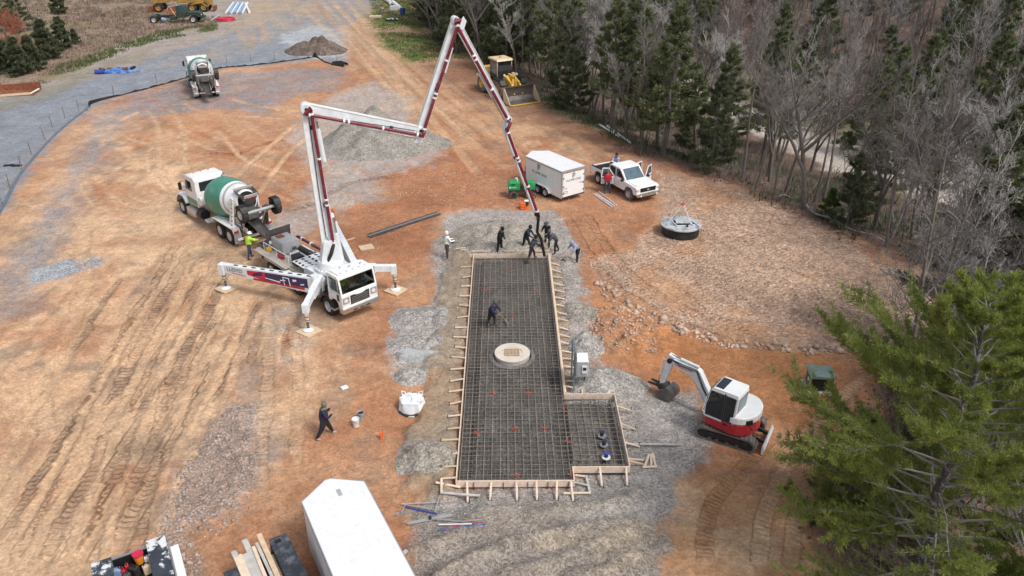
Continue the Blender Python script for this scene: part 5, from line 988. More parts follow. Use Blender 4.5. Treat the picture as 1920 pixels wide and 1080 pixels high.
for k, sd in (('rr', -1), ('rl', 1)):
    x, y = pads_l[k]; a = Vector((-0.95, sd * 1.22, 1.42)); b = Vector((x + .12, y - sd * .06, 1.36)); d = (b - a).normalized()
    o = MB().bar(a, b, .36, .92, .30, .50).build('rear_outrigger', M['boomwhite'], pt, bevel=0.02)
    MB().box((x, y, 1.28), (.36, .36, .62), (0, 0, math.atan2(d.y, d.x))).build('outrigger_head', M['boomwhite'], o, bevel=0.02); leg(x, y, 1.05, o)
    MB().cyl((a.x, a.y, .9), (a.x, a.y, 1.98), .2, n=16).build('hinge', M['boomwhite'], o, smooth=True)
    for q in range(9 if k == 'rr' else 0): p_ = a.lerp(b, .06 + q * .1); hh = .92 + (.5 - .92) * (.06 + q * .1); MB().box((p_.x, p_.y, p_.z + hh / 2 + .004), (.26, .12, .012), (0, 0, math.atan2(d.y, d.x))).build('slot', M['dark'], o)
    if k == 'rr':
        nn = Vector((-d.y, d.x, 0)) * 1.0
        if nn.y > 0: nn = -nn
        def side(t0, t1, za0, za1, zb0, zb1, m, pr=.004):   # decal on the outer side: at t0 from za0..za1 (fractions of height), at t1 zb0..zb1
            P = []
            for t, za, zb in ((t0, za0, za1), (t1, zb0, zb1)):
                c_ = a.lerp(b, t); hh = .92 + (.5 - .92) * t; ww = .36 + (.30 - .36) * t
                P += [c_ + nn * (ww / 2 + pr) + Vector((0, 0, (z - .5) * hh)) for z in (za, zb)]
            MB().add([*P, *[p - nn * .02 for p in P]], [(0, 1, 3, 2), (4, 6, 7, 5), (0, 4, 5, 1), (2, 3, 7, 6), (0, 2, 6, 4), (1, 5, 7, 3)]).build('decal', M[m], o)
        side(.06, .58, .30, .90, .22, .88, 'navy'); side(.10, .66, .12, .30, .02, .20, 'red', .006); side(.52, .72, .15, .90, .40, .80, 'inkred', .006); side(.55, .66, .55, .90, .35, .60, 'navy', .008); side(.74, .90, .16, .24, .20, .28, 'inkred', .006)
        side(.30, .36, .50, .58, .42, .50, 'white_clean', .008); side(.18, .22, .60, .72, .55, .70, 'white_clean', .008); side(.10, .14, .45, .52, .40, .48, 'white_clean', .008); side(.36, .52, .28, .36, .40, .46, 'white_clean', .008)
        rz = math.atan2(-d.y, -d.x); c_ = a.lerp(b, .86)
        tr_ = math.atan2(nn.y, nn.x) + math.pi / 2
        lettering(o, 'LLOYD', 0.31, c_ + nn * .185 + Vector((0, 0, .06)), (R(90), 0, tr_), M['navy'], xs=1.05)
        MB().tube([a.lerp(b, .25) + nn * .2 + Vector((0, 0, -.25)), a.lerp(b, .25) + nn * .28 + Vector((0, 0, .25)), a.lerp(b, .31) + nn * .28 + Vector((0, 0, .25)), a.lerp(b, .31) + nn * .2 + Vector((0, 0, -.25))], .02, 6).build('grab_rail', M['white'], o)
    else:
        MB().cyl((x, y, 1.5), (x, y, 2.25), .075, n=12).build('jack_cylinder', M['rust'], o); MB().cyl((x, y, 2.25), (x, y, 2.46), .09, n=12).build('jack_cap', M['orange'], o)
PADL = {'fr': 'wooden pad under the front outrigger foot left of the pump cab', 'fl': 'wooden pad under the front outrigger foot right of the pump cab', 'rr': 'wooden pad under the foot of the long lettered outrigger', 'rl': 'wooden pad under the rear outrigger foot behind the turret'}
for k, (x, y) in pads_l.items():
    wx, wy = P0[0] + x * _c - y * _s, P0[1] + x * _s + y * _c
    o = MB().box((0, 0, 0), (.92, .92, .09)).build('outrigger_pad', M['wood_tan'], None, bevel=0.008); o.location = (wx, wy, top(wx, wy) + .05); o.rotation_euler = (0, 0, PH + .2); tag(o, PADL[k], 'outrigger pad', 'outrigger pads')
x, y = gx(687, 465); o = MB().box((0, 0, 0), (.85, .7, .06)).build('loose_pad', M['wood_tan'], None, bevel=0.008); o.location = (x, y, top(x, y) + .04); o.rotation_euler = (0, 0, .4); tag(o, 'loose wooden pad lying on red clay behind the pump cab', 'outrigger pad')
x, y = gx(646, 728); o = MB().box((0, 0, 0), (.30, .26, .05)).build('loose_tile', M['pvc'], None, bevel=0.006); o.location = (x, y, top(x, y) + .04); o.rotation_euler = (0, 0, .6); tag(o, 'small white square plate lying on clay above the walking man', 'plate')

# ------------------------------------------------------------------ mixer trucks
MH = R(133.2)
mx_ = thing('mixer_truck', 'white concrete mixer with green banded drum backed up to the pump hopper', 'mixer truck', (-20.53, 50.46, 0), MH, 'mixer trucks')
# cab and bonnet
MB().prism([(-2.35, 1.05), (-2.35, 2.86), (-2.2, 3.02), (-1.0, 3.00), (-0.86, 2.88), (-0.62, 2.05), (-0.62, 1.05)], -1.02, 1.02).build('cab', M['white'], mx_, bevel=0.06, seg=3)
MB().prism([(-0.62, 1.05), (-0.62, 2.02), (0.75, 1.72), (0.88, 1.55), (0.88, 0.8), (0.62, .8), (.5, 1.1), (-.5, 1.1)], -0.66, 0.66).build('bonnet', M['white'], mx_, bevel=0.05, seg=3)
for sd in (-1, 1):
    mb = MB(); mb.prism([(-.72, 1.0), (-.58, 1.25), (-.3, 1.42), (.3, 1.42), (.6, 1.22), (.86, .95), (.86, .75), (.66, .8), (.5, 1.0), (.25, 1.18), (-.25, 1.18), (-.5, 1.02), (-.6, .85)], sd * 0.66, sd * 1.16); mb.build('front_fender', M['white'], mx_, bevel=0.03)
    MB().prism([(-.66, .92), (-.48, 1.16), (-.25, 1.30), (.25, 1.30), (.5, 1.14), (.70, .85), (.60, .8), (.42, 1.05), (.22, 1.16), (-.22, 1.16), (-.42, 1.05), (-.58, .85)], sd * 1.165, sd * 1.185).build('fender_lip', M['black'], mx_)
    MB().box((.84, sd * .92, 1.05), (.06, .3, .2)).build('headlight', M['lamp'], mx_, bevel=0.01)
    wheel(mx_, 0, sd * 1.0, .52, .52, .36, sd)
    glassq('side_window', [(-1.75, sd * 1.024, 2.02), (-.82, sd * 1.024, 2.02), (-1.0, sd * 1.024, 2.66), (-1.75, sd * 1.024, 2.66)][::-sd], mx_)
    MB().box((-1.5, sd * 1.022, 1.32), (1.5, .012, .38)).build('green_stripe', M['green'], mx_)
    MB().tube([(-.85, sd * 1.05, 2.5), (-.7, sd * 1.32, 2.5), (-.7, sd * 1.32, 1.9), (-.8, sd * 1.05, 1.85)], .018, 5).build('mirror_arm', M['dark'], mx_); MB().box((-.7, sd * 1.33, 2.2), (.1, .2, .5)).build('mirror', M['black'], mx_, bevel=0.02)
    MB().box((-1.55, sd * 1.08, .62), (1.35, .34, .42)).build('battery_box', M['alu'], mx_, bevel=0.02); MB().box((-1.4, sd * 1.1, .36), (1.2, .32, .05)).build('step', M['alu'], mx_)
    for x_ in (-5.4, -6.68):
        wheel(mx_, x_, sd * 1.04, .52, .52, .29, sd, dish=.1); MB().lathe([(-.14, .3), (-.14, .5), (.14, .5), (.14, .3)], (x_, sd * .72, .52), (0, 1, 0), 20, closed=True).build('wheel', M['tyre'], mx_)
    MB().prism([(-7.55, .95), (-7.45, 1.24), (-4.75, 1.24), (-4.6, .95), (-4.66, .95), (-4.8, 1.18), (-7.4, 1.18), (-7.5, .95)], sd * .80, sd * 1.26).build('rear_fender', M['white'], mx_, bevel=0.01)
    MB().box((-7.62, sd * 1.05, .66), (.05, .46, .62)).build('mudflap', M['grey'], mx_); MB().box((-7.60, sd * 1.08, 1.07), (.06, .32, .12)).build('tail_lamp', M['redlight'], mx_, bevel=0.01)
    MB().box((-3.6, sd * .42, .95), (8.1, .1, .26)).build('frame_rail', M['white'], mx_)
MB().cyl((-3.05, .95, .78), (-2.45, .95, .78), .32, n=18).build('fuel_tank', M['black'], mx_, smooth=True); MB().cyl((-2.75, .5, 1.62), (-2.75, 1.05, 1.62), .30, n=18).build('water_tank', M['white'], mx_, smooth=True, bevel=0.03)
MB().box((-3.55, .95, .55), (.5, .4, .12)).build('step', M['white'], mx_)
glassq('rear_window', [(-2.354, -.74, 2.12), (-2.354, .74, 2.12), (-2.354, .74, 2.72), (-2.354, -.74, 2.72)][::-1], mx_)
MB().cyl((-2.5, -.9, 1.0), (-2.5, -.9, 3.05), .09, n=12).build('exhaust_stack', M['chrome'], mx_, smooth=True); MB().box((-2.5, -.92, 2.3), (.3, .26, 1.2)).build('exhaust_guard', M['grey'], mx_, bevel=0.02)
MB().box((.92, 0, .72), (.14, 2.3, .3)).build('bumper', M['chrome'], mx_, bevel=0.02); MB().box((.9, 0, 1.3), (.03, 1.0, .7)).build('grille', M['black'], mx_)
for k in range(3): MB().box((-1.2, -.5 + .5 * k, 3.03), (.1, .1, .05)).build('marker_light', M['amber'], mx_)
for sd in (-.8, -.45): MB().cyl((-.72, sd * 1.05, 2.35), (-.45, sd * 1.05, 2.35), .14, n=14).build('air_filter', M['black'], mx_, smooth=True) if sd == -.8 else None
# drum: three painted bands of one shell, each its own mesh
DA = Vector((-3.22, 0, 1.92)); DD = Vector((-math.cos(R(11)), 0, math.sin(R(11))))
prof = [(0, 0.0), (0, .55), (.1, .82), (.40, 1.06), (.44, 1.08), (1.05, 1.25), (1.1, 1.26), (1.8, 1.28), (2.75, 1.10), (2.8, 1.085), (2.9, 1.05), (3.5, .86), (4.0, .71), (4.2, .65), (4.22, .58)]
def band(i0, i1, name, m): MB().lathe(prof[i0:i1], DA, DD, 44).build(name, M[m], mx_, smooth=True)
band(0, 5, 'drum_head', 'white'); band(4, 10, 'drum_band', 'green'); band(9, 15, 'drum_tail', 'white')
MB().lathe([(1.05, 1.255), (1.055, 1.272), (1.1, 1.275), (1.105, 1.262)], DA, DD, 44).build('drum_weld', M['green'], mx_); MB().lathe([(3.1, .98), (3.1, 1.03), (3.22, .99), (3.22, .94)], DA, DD, 44).build('drum_ring', M['grey'], mx_)
MB().lathe([(4.05, .60), (4.215, .60), (4.22, 0.0)], DA, DD, 24).build('drum_mouth', M['black'], mx_)
MB().prism([(-3.25, 1.08), (-3.25, 2.0), (-3.0, 2.25), (-2.75, 1.9), (-2.75, 1.08)], -.5, .5).build('front_pedestal', M['white'], mx_, bevel=0.03)
# rear pedestal, ladder, hopper and chutes
for sd in (-1, 1):
    MB().bar((-6.7, sd * .92, 1.1), (-7.05, sd * .78, 3.0), .12, .42, .10, .30, upv=(1, 0, 0)).build('rear_post', M['white'], mx_, bevel=0.015)
    MB().bar((-7.3, sd * .55, 1.1), (-7.35, sd * .5, 2.5), .08, .12, upv=(1, 0, 0)).build('chute_post', M['steel'], mx_)
for k in range(6): MB().box((-6.92 - .05 * k, 1.0 - .02 * k, 1.3 + .28 * k), (.07, .08, .035)).build('ladder_rung', M['steel'], mx_)
MB().bar((-7.0, -.85, 2.55), (-7.0, .85, 2.55), .14, .2).build('cross_member', M['steel'], mx_)
mb = MB(); mb.add([(-7.05, -.62, 3.42), (-8.0, -.52, 3.30), (-8.0, .52, 3.30), (-7.05, .62, 3.42), (-7.25, -.30, 2.72), (-7.75, -.24, 2.66), (-7.75, .24, 2.66), (-7.25, .30, 2.72)], [(0, 1, 5, 4), (1, 2, 6, 5), (2, 3, 7, 6), (3, 0, 4, 7)]); h_ = mb.build('charge_hopper', M['steel'], mx_)
sm_ = h_.modifiers.new('wall', 'SOLIDIFY'); sm_.thickness = .03
MB().bar((-7.05, -.6, 3.48), (-7.05, .6, 3.48), .05, .12).build('hopper_rim', M['grey'], mx_); MB().prism([(-8.02, 3.32), (-8.06, 3.32), (-7.83, 2.95), (-7.79, 2.95)], -.42, .42).build('name_plate', M['white_clean'], mx_)
lettering(mx_, 'LEXI', .24, (-7.975, 0, 3.15), (R(58), 0, R(-90)), M['inkred'], .004)
MB().prism([(-7.35, 2.6), (-7.95, 1.75), (-7.85, 1.65), (-7.2, 2.4)], -.36, .36).build('discharge_throat', M['dark'], mx_)
def chute(p0, p1, wd, dp, name, m='steel'):
    p0, p1 = Vector(p0), Vector(p1); a = (p1 - p0).normalized(); s_ = a.cross(Vector((0, 0, 1))).normalized(); u = s_.cross(a); pts = [(math.cos(t) * wd / 2, -math.sin(t) * dp) for t in np.linspace(0, math.pi, 9)]
    V = [p + s_ * x_ + u * z_ for p in (p0, p1) for x_, z_ in pts]; mb = MB(); mb.add(V, [(i, i + 1, 10 + i, 9 + i) for i in range(8)]); o = mb.build(name, M[m], mx_); q = o.modifiers.new('wall', 'SOLIDIFY'); q.thickness = .025; return o
chute((-7.6, .05, 1.80), (-9.1, .05, 1.30), .62, .26, 'main_chute'); chute((-9.05, .05, 1.26), (-10.05, .02, 1.50 - .35), .60, .24, 'fold_chute')
for k in range(3): MB().bar((-7.75 - .02 * k, -.72 - .1 * k, 1.1), (-7.85 - .02 * k, -.72 - .1 * k, 2.35), .06, .16, upv=(1, 0, 0)).build('stowed_chute', M['steel'], mx_, bevel=0.01)
# trailing axle, swung up behind the drum
for sd in (-1, 1):
    MB().bar((-7.2, sd * .72, 1.5), (-8.75, sd * .82, 2.55), .1, .2, upv=(0, 0, 1)).build('axle_arm', M['grey'], mx_, bevel=0.01)
    wheel(mx_, -8.8, sd * 1.06, 2.55, .50, .34, sd, dish=.3)
    MB().prism([(-9.25, 2.80), (-9.05, 3.06), (-8.6, 3.1), (-8.35, 2.9), (-8.39, 2.86), (-8.6, 3.05), (-9.03, 3.01), (-9.2, 2.78)], sd * .86, sd * 1.26).build('tag_fender', M['black'], mx_)
    MB().cyl((-7.5, sd * .6, 1.0), (-8.1, sd * .66, 2.1), .06, n=10).build('lift_ram', M['chrome'], mx_)
MB().cyl((-8.8, -.95, 2.55), (-8.8, .95, 2.55), .10, n=12).build('tag_axle', M['grey'], mx_, smooth=True)
for sd in (-.55, 0, .55): MB().box((-8.72, sd, 2.66), (.2, .16, .16)).build('axle_bracket', M['steel'], mx_, bevel=0.01)
MB().box((-7.75, 0, .62), (.12, 2.3, .12)).build('rear_bumper', M['white'], mx_, bevel=0.01)
for sd in (-1, 1): MB().box((-7.82, sd * .75, .66), (.04, .14, .1)).build('brake_lamp', M['redlight'], mx_)
m2 = copy_tree(mx_); m2.location = (-32.7, 86.6, 0); m2.rotation_euler = (0, 0, R(114.5)); m2['label'] = 'white mixer truck with green drum waiting by the gravel road, seen from behind'

# ------------------------------------------------------------------ enclosed trailers
def trailer(name, label, loc, rz, text, ln=4.9, group='enclosed white trailers', zt=2.35):
    t = thing(name, label, 'trailer', loc, rz, group); W = 1.04; z0, z1 = .32, zt   # origin: rear centre, x to the front
    outline = [(0, -W), (ln - .72, -W), (ln - .06, -.10), (ln - .06, .10), (ln - .72, W), (0, W)]
    MB().prism(outline, z0, z1 - .03, 'z').build('body', M['white_clean'], t, bevel=0.015)
    MB().prism([(x * 1.004 - .01, y * 1.012) for x, y in outline], z1 - .028, z1, 'z').build('roof', M['roof_white'], t, bevel=0.01)
    mb = MB()
    for (xa, ya), (xb, yb) in zip(outline, outline[1:] + outline[:1]): mb.bar((xa * 1.004 - .01, ya * 1.015, z1 - .06), (xb * 1.004 - .01, yb * 1.015, z1 - .06), .03, .13)
    mb.build('roof_trim', M['alu'], t)
    for sd in (-1, 1):
        for k in range(4): MB().box((.95 + k * .9, sd * (W + .002), 1.25), (.02, .008, 1.7)).build('panel_seam', M['white'], t)
        for x_ in (1.55, 2.40): wheel(t, x_, sd * (W + .09), .34, .34, .21, sd, rr=.58)
        MB().prism([(1.05, .42), (1.2, .66), (1.45, .78), (2.5, .78), (2.75, .66), (2.9, .42), (2.84, .42), (2.7, .62), (2.47, .73), (1.48, .73), (1.25, .62), (1.11, .42)], sd * W, sd * (W + .24)).build('mudguard', M['white_clean'], t, bevel=0.01)
    for y_ in (-W + .03, W - .03): MB().box((-.012, y_, (z0 + z1) / 2), (.06, .09, z1 - z0)).build('corner_post', M['alu'], t, bevel=0.008)
    MB().box((-.012, 0, z1 - .13), (.05, 2.0, .14)).build('header', M['alu'], t); MB().box((-.012, 0, .36), (.06, 2.0, .08)).build('sill', M['dark'], t)
    MB().box((-.022, 0, 1.235), (.04, 1.86, 1.66)).build('ramp_door', M['white_clean'], t, bevel=0.008)
    for y_ in (-.88, .88):
        for z_ in (.65, 1.15, 1.75): MB().box((-.05, y_, z_), (.03, .07, .1)).build('hinge', M['dark'], t)
    for y_ in (-.7, .7): MB().box((-.05, y_, 1.2 if y_ < 0 else 1.0), (.025, .3, .03)).build('latch_bar', M['steel'], t)
    for y_ in (-.55, 0, .55): MB().box((-.05, y_, z1 - .15), (.02, .08, .05)).build('marker_light', M['redlight'], t)
    MB().box((-.048, .68, .72), (.012, .34, .16)).build('plate_frame', M['ink'], t); MB().box((-.05, .68, .72), (.014, .29, .11)).build('licence_plate', M['white_clean'], t)
    MB().bar((ln - .3, -.6, .38), (ln + .9, 0, .45), .08, .1).build('drawbar', M['dark'], t); MB().bar((ln - .3, .6, .38), (ln + .9, 0, .45), .08, .1).build('drawbar', M['dark'], t); MB().cyl((ln + .75, 0, .05), (ln + .75, 0, .9), .04, n=10).build('jack', M['alu'], t)
    for k in range(6): MB().box((.5 + k * .72, 0, z1 + .001), (.035, 2 * W - .06, .012)).build('roof_bow', M['roof_white'], t)
    if text:
        def logo(c_, ex, sc_):          # letter P with a wave, drawn as flat shapes: ex = across, up is z
            def q(pts, m):
                P = [Vector(c_) + ex * x_ * sc_ + Vector((0, 0, z_ * sc_)) for x_, z_ in pts]; nrm = ex.cross(Vector((0, 0, 1))); k = len(P)
                MB().add(P + [p - nrm * .006 for p in P], [tuple(range(k)), tuple(range(2 * k - 1, k - 1, -1))] + [(i, k + i, k + (i + 1) % k, (i + 1) % k) for i in range(k)]).build('logo', M[m], t)
            q([(-.5, -.7), (-.25, -.7), (-.25, .9), (-.5, .9)], 'ink'); q([(-.25, .9), (-.25, .65), (.35, .6), (.55, .3), (.8, .35), (.55, .85), (.2, .95)], 'ink'); q([(-.1, .35), (.15, .35), (.15, -.1), (-.1, -.2)], 'ink')
            q([(-.75, -.9), (.1, -.65), (.6, -.1), (.8, .35), (.55, .3), (.3, -.2), (-.1, -.5), (-.5, -.68)], 'inkblue')
        logo((-.052, 0.02, 1.83), Vector((0, -1, 0)), .19); lettering(t, 'PLUMB ONE', .20, (-.046, 0, 1.52), (R(90), 0, R(-90)), M['ink'], .003, xs=1.15)
        logo((2.55, W + .008, 1.85), Vector((-1, 0, 0)), .24); lettering(t, 'PLUMB ONE', .27, (2.45, W + .004, 1.42), (R(90), 0, R(180)), M['ink'], .003, xs=1.15)
    return t
ra, rb_ = np.array(gx(1051, 373, .3)), np.array(gx(1096, 362, .3))
tv = np.array(rb_) - np.array(ra); ang = math.atan2(tv[1], tv[0]) + math.pi / 2
rcen = (np.array(ra) + np.array(rb_)) / 2
trailer('cargo_trailer', 'white enclosed trailer with PLUMB ONE lettering beside the pickup', (rcen[0], rcen[1], 0), ang + R(3), True, 4.75, zt=2.28)
c_ = np.array([-6.25, 20.75]) ; hd = R(117.3)
t2 = trailer('cargo_trailer', 'plain white enclosed trailer in the foreground, its roof towards the camera', (c_[0] - 5.55 * math.cos(hd) + .28, c_[1] - 5.55 * math.sin(hd), 0), hd, False, 5.6)
tr2 = [o for o in t2.children if o.name.startswith('roof') and 'trim' not in o.name][0]
MB().box((4.75, -.15, 2.352), (.34, .14, .006)).build('roof_patch', M['grey'], tr2)

# ------------------------------------------------------------------ pickup with its doors open
fl_, fr_ = np.array(gx(1187, 384)), np.array(gx(1239, 372)); pv = fr_ - fl_; pang = math.atan2(pv[1], pv[0]) - math.pi / 2
PK = thing('pickup_truck', 'white pickup with three doors swung open and a black lined bed', 'pickup', (0, 0, 0), pang)
pc = (fl_ + fr_) / 2; PK.location = (pc[0] - .95 * math.cos(pang) + .02, pc[1] - .95 * math.sin(pang), 0)   # origin at the front axle
W = .97
MB().prism([(-2.55, .55), (-2.55, 1.12), (-.55, 1.16), (-.50, 1.18), (.78, 1.10), (.90, 1.02), (.90, .55), (.52, .55), (.42, .78), (.2, .90), (-.2, .90), (-.42, .78), (-.52, .5)], -W, W).build('front_body', M['white_clean'], PK, bevel=0.04, seg=3)
MB().prism([(-.52, 1.17), (.72, 1.12), (.72, 1.155), (-.5, 1.205)], -.8, .8).build('bonnet', M['white_clean'], PK, bevel=0.02)
MB().prism([(-2.58, 1.10), (-2.50, 1.80), (-2.3, 1.91), (-1.35, 1.91), (-1.2, 1.86), (-.50, 1.16), (-.55, 1.10)], -.84, .84).build('cabin', M['white_clean'], PK, bevel=0.05, seg=3)
glassq('windscreen', [(-.535, -.76, 1.21), (-.535, .76, 1.21), (-1.165, .68, 1.825), (-1.165, -.68, 1.825)], PK, 'glass_teal', .012)
glassq('rear_glass', [(-2.57, -.66, 1.28), (-2.57, .66, 1.28), (-2.515, .62, 1.76), (-2.515, -.62, 1.76)][::-1], PK, 'glass', .012)
for sd in (-1, 1):
    glassq('side_window', [(-1.62, sd * .842, 1.24), (-.72, sd * .842, 1.24), (-1.24, sd * .842, 1.78), (-1.62, sd * .842, 1.78)][::-sd], PK); glassq('door_opening', [(-2.42, sd * .842, .66), (-1.70, sd * .842, .66), (-1.70, sd * .842, 1.80), (-2.36, sd * .842, 1.80)][::-sd], PK, 'black', .014)
MB().box((-1.68, -.80, 1.45), (.08, .12, .75)).build('door_pillar', M['white_clean'], PK, bevel=0.015)
# bed: floor, two sides, tail gate
bedx = -3.48
MB().box((bedx, 0, .62), (1.82, 1.5, .06)).build('bed_floor', M['black'], PK); MB().box((-2.64, 0, .86), (.08, 1.5, .50)).build('bed_front', M['black'], PK)
for sd in (-1, 1):
    mb = MB(); mb.prism([(-2.60, .55), (-2.60, 1.14), (-4.60, 1.12), (-4.60, .60), (-4.15, .55), (-4.02, .80), (-3.8, .92), (-3.45, .92), (-3.22, .80), (-3.1, .55)], sd * .78, sd * W); mb.build('bed_side', M['white_clean'], PK, bevel=0.03)
    MB().box((bedx - .1, sd * .765, .9), (1.9, .02, .46)).build('bed_liner', M['black'], PK); MB().box((bedx - .1, sd * .87, 1.15), (1.95, .16, .03)).build('bed_rail', M['white_clean' if sd > 0 else 'black'], PK, bevel=0.01)
    for x_ in (0, -3.63): wheel(PK, x_, sd * .86, .40, .40, .26, sd, tm='tyre_dusty' if x_ == 0 else 'tyre', rr=.58)
    MB().box((-4.62, sd * .9, .92), (.04, .12, .34)).build('tail_lamp', M['redlight'], PK)
    MB().prism([(.70, .80), (.90, .80), (.93, 1.02), (.60, 1.06)], sd * .70, sd * .985).build('headlight', M['lamp'], PK, bevel=0.01); MB().box((.90, sd * .93, .9), (.06, .1, .1)).build('turn_lamp', M['amber'], PK)
MB().box((-4.60, 0, .86), (.06, 1.56, .54)).build('tailgate', M['white_clean'], PK, bevel=0.02)
MB().prism([(-.64, .76), (.64, .76), (.66, 1.04), (-.66, 1.04)], .86, .935, 'x').build('grille', M['black'], PK, bevel=0.01)
MB().box((bedx - .08, 0, 1.05), (1.92, 1.52, .05)).build('bed_black_panel', M['black'], PK, bevel=0.01)  # flat black panel added to stand in for the dark lined bed
for k in range(3): MB().box((.94, 0, .82 + .08 * k), (.015, 1.2, .02)).build('grille_bar', M['dark'], PK)
MB().lathe([(0, 0), (.012, .001), (.012, .0)], (.94, 0, .90), (1, 0, 0), 4); o = MB().ball((.95, 0, .90), (.012, .12, .05), 14, 6).build('badge', M['alu'], PK, smooth=True)
MB().box((.98, 0, .58), (.18, 1.94, .22)).build('bumper', M['chrome'], PK, bevel=0.04); MB().box((.98, 0, .45), (.14, 1.2, .14)).build('bumper_valance', M['black'], PK)
for sd in (-1, 1): MB().cyl((1.06, sd * .68, .55), (1.085, sd * .68, .55), .07, n=12).build('fog_lamp', M['lamp'], PK)
MB().box((-4.72, 0, .55), (.2, 1.8, .16)).build('rear_bumper', M['chrome'], PK, bevel=0.02); MB().box((-1.8, 0, .42), (4.6, 1.2, .2)).build('chassis', M['dark'], PK)
def pdoor(hx, sd, ln, ang_, name, rear=False):
    """door hinged at hx, swung out by ang_"""
    d = bpy.data.objects.new(name, MB().prism([(-.0, .62), (-.0, 1.18), (-ln, 1.18), (-ln, .62)], -.035, .035).mesh(name, M['white_clean'])); col.objects.link(d); d.parent = PK
    d.location = (hx, sd * .93, 0); d.rotation_euler = (0, 0, ang_)
    b_ = d.modifiers.new('edge', 'BEVEL'); b_.width = .02; b_.segments = 2
    fr = MB()
    A = [(-.02, 1.18), (-.06 if rear else -.42, 1.78), (-ln + .08, 1.78), (-ln + .01, 1.18)]
    for p, q in zip(A, A[1:]): fr.bar((p[0], 0, p[1]), (q[0], 0, q[1]), .05, .07)
    fr.build('window_frame', M['white_clean'], d)
    MB().prism([(x_, z_) for x_, z_ in A], -.006, .006).build('window', M['glass_teal'], d); MB().box((-ln + .14, sd * .04, 1.06), (.16, .02, .06)).build('handle', M['black'], d); MB().box((-ln / 2, -sd * .045, .9), (ln * .8, .02, .45)).build('inner_trim', M['grey'], d)
    return d
pdoor(-1.70, -1, .95, R(62), 'rear_door'); 
# driver side of the picture: rear door swings from its rear edge, front doors from their front edge
dd = pdoor(-.62, 1, 1.05, R(-62), 'front_door'); MB().box((-.12, .16, 1.24), (.10, .22, .17)).build('mirror', M['black'], dd, bevel=0.02)
d3 = pdoor(-1.72, 1, .80, R(-70), 'rear_door', True)
MB().box((-.62, -1.08, 1.26), (.12, .22, .18)).build('mirror', M['black'], PK, bevel=0.02)
MB().box((-1.75, -.985, 1.02), (.14, .03, .06)).build('door_handle', M['black'], PK)
MB().box((-3.0, .55, 1.2), (.5, .3, .25)).build('tool_bag', M['cloth_navy'], PK, bevel=0.05); MB().box((-2.75, -.4, 1.2), (.25, .5, .28)).build('white_bundle', M['bagwhite'], PK, bevel=0.08)

# ------------------------------------------------------------------ wheel loader
LH = R(-61.5); LO = thing('wheel_loader', 'dusty yellow wheel loader at the wood edge with its bucket on the ground', 'wheel loader', (0.55, 79.95, 0), LH)   # origin: between the front wheels, x forward
for x_ in (0, -3.1):
    for sd in (-1, 1):
        t = wheel(LO, x_, sd * 1.08, .78, .78, .58, sd, tm='tyre_dusty', rm='yellow', dish=.4, rr=.52)
        mb = MB()
        for i in range(16): a = 2 * math.pi * i / 16; mb.box((x_ + math.sin(a) * .78, sd * 1.08, .78 + math.cos(a) * .78), (.10, .56, .09), (0, a, .0))
        mb.build('tyre_lugs', M['tyre_dusty'], t)
MB().prism([(-.5, .6), (-.55, 1.5), (-.2, 1.95), (.25, 1.8), (.55, 1.2), (.55, .6)], -.5, .5).build('front_frame', M['yellow'], LO, bevel=0.03)
MB().prism([(-4.6, .75), (-4.6, 1.9), (-4.4, 2.08), (-2.55, 2.15), (-2.55, .75)], -.72, .72).build('engine_hood', M['yellow'], LO, bevel=0.05)
MB().box((-1.5, 0, .95), (2.2, .9, .55)).build('rear_frame', M['yellow'], LO, bevel=0.03); MB().box((-4.72, 0, .9), (.3, 1.9, .75)).build('counterweight', M['cream'], LO, bevel=0.05)
MB().prism([(-2.55, 1.25), (-2.55, 3.05), (-1.05, 3.05), (-.85, 2.2), (-.85, 1.25)], -.72, .72).build('cab', M['dark'], LO, bevel=0.03)
MB().prism([(-2.68, 3.05), (-2.62, 3.22), (-1.0, 3.22), (-.88, 3.05)], -.82, .82).build('cab_roof', M['cream'], LO, bevel=0.03); MB().box((-1.9, 0, 3.24), (.2, .2, .06)).build('roof_hatch', M['rust'], LO)
glassq('windscreen', [(-.83, -.62, 1.6), (-.83, .62, 1.6), (-1.04, .62, 2.98), (-1.04, -.62, 2.98)], LO, 'glass', .03)
for sd in (-1, 1):
    glassq('side_window', [(-2.4, sd * .722, 1.9), (-1.1, sd * .722, 1.9), (-1.15, sd * .722, 2.95), (-2.4, sd * .722, 2.95)][::-sd], LO, 'glass_teal'); MB().bar((-.98, sd * .73, 1.3), (-1.05, sd * .73, 3.05), .06, .1, upv=(1, 0, 0)).build('cab_post', M['cream'], LO)
    MB().bar((-.15, sd * .42, 1.75), (.95, sd * .42, 1.35), .14, .45, .14, .4).build('lift_arm', M['yellow'], LO, bevel=0.02); MB().bar((.95, sd * .42, 1.35), (1.50, sd * .42, .55), .14, .4, .14, .3).build('lift_arm', M['yellow'], LO, bevel=0.02)
    MB().cyl((-.3, sd * .62, 1.0), (.9, sd * .55, 1.1), .08, n=10).build('lift_ram', M['steel'], LO); MB().prism([(-.95, 1.62), (-.7, 1.78), (.55, 1.72), (.85, 1.35), (.80, 1.33), (.5, 1.66), (-.68, 1.72), (-.9, 1.6)], sd * .82, sd * 1.35).build('fender', M['black'], LO)
    MB().prism([(-3.9, 1.55), (-3.6, 1.8), (-2.6, 1.8), (-2.3, 1.5), (-2.36, 1.48), (-2.63, 1.74), (-3.57, 1.74), (-3.84, 1.53)], sd * .74, sd * 1.35).build('fender', M['cream'], LO)
    MB().tube([(-2.6, sd * .9, 1.3), (-2.6, sd * .98, 2.3), (-3.2, sd * .98, 2.3)], .03, 6).build('hand_rail', M['cream'], LO)
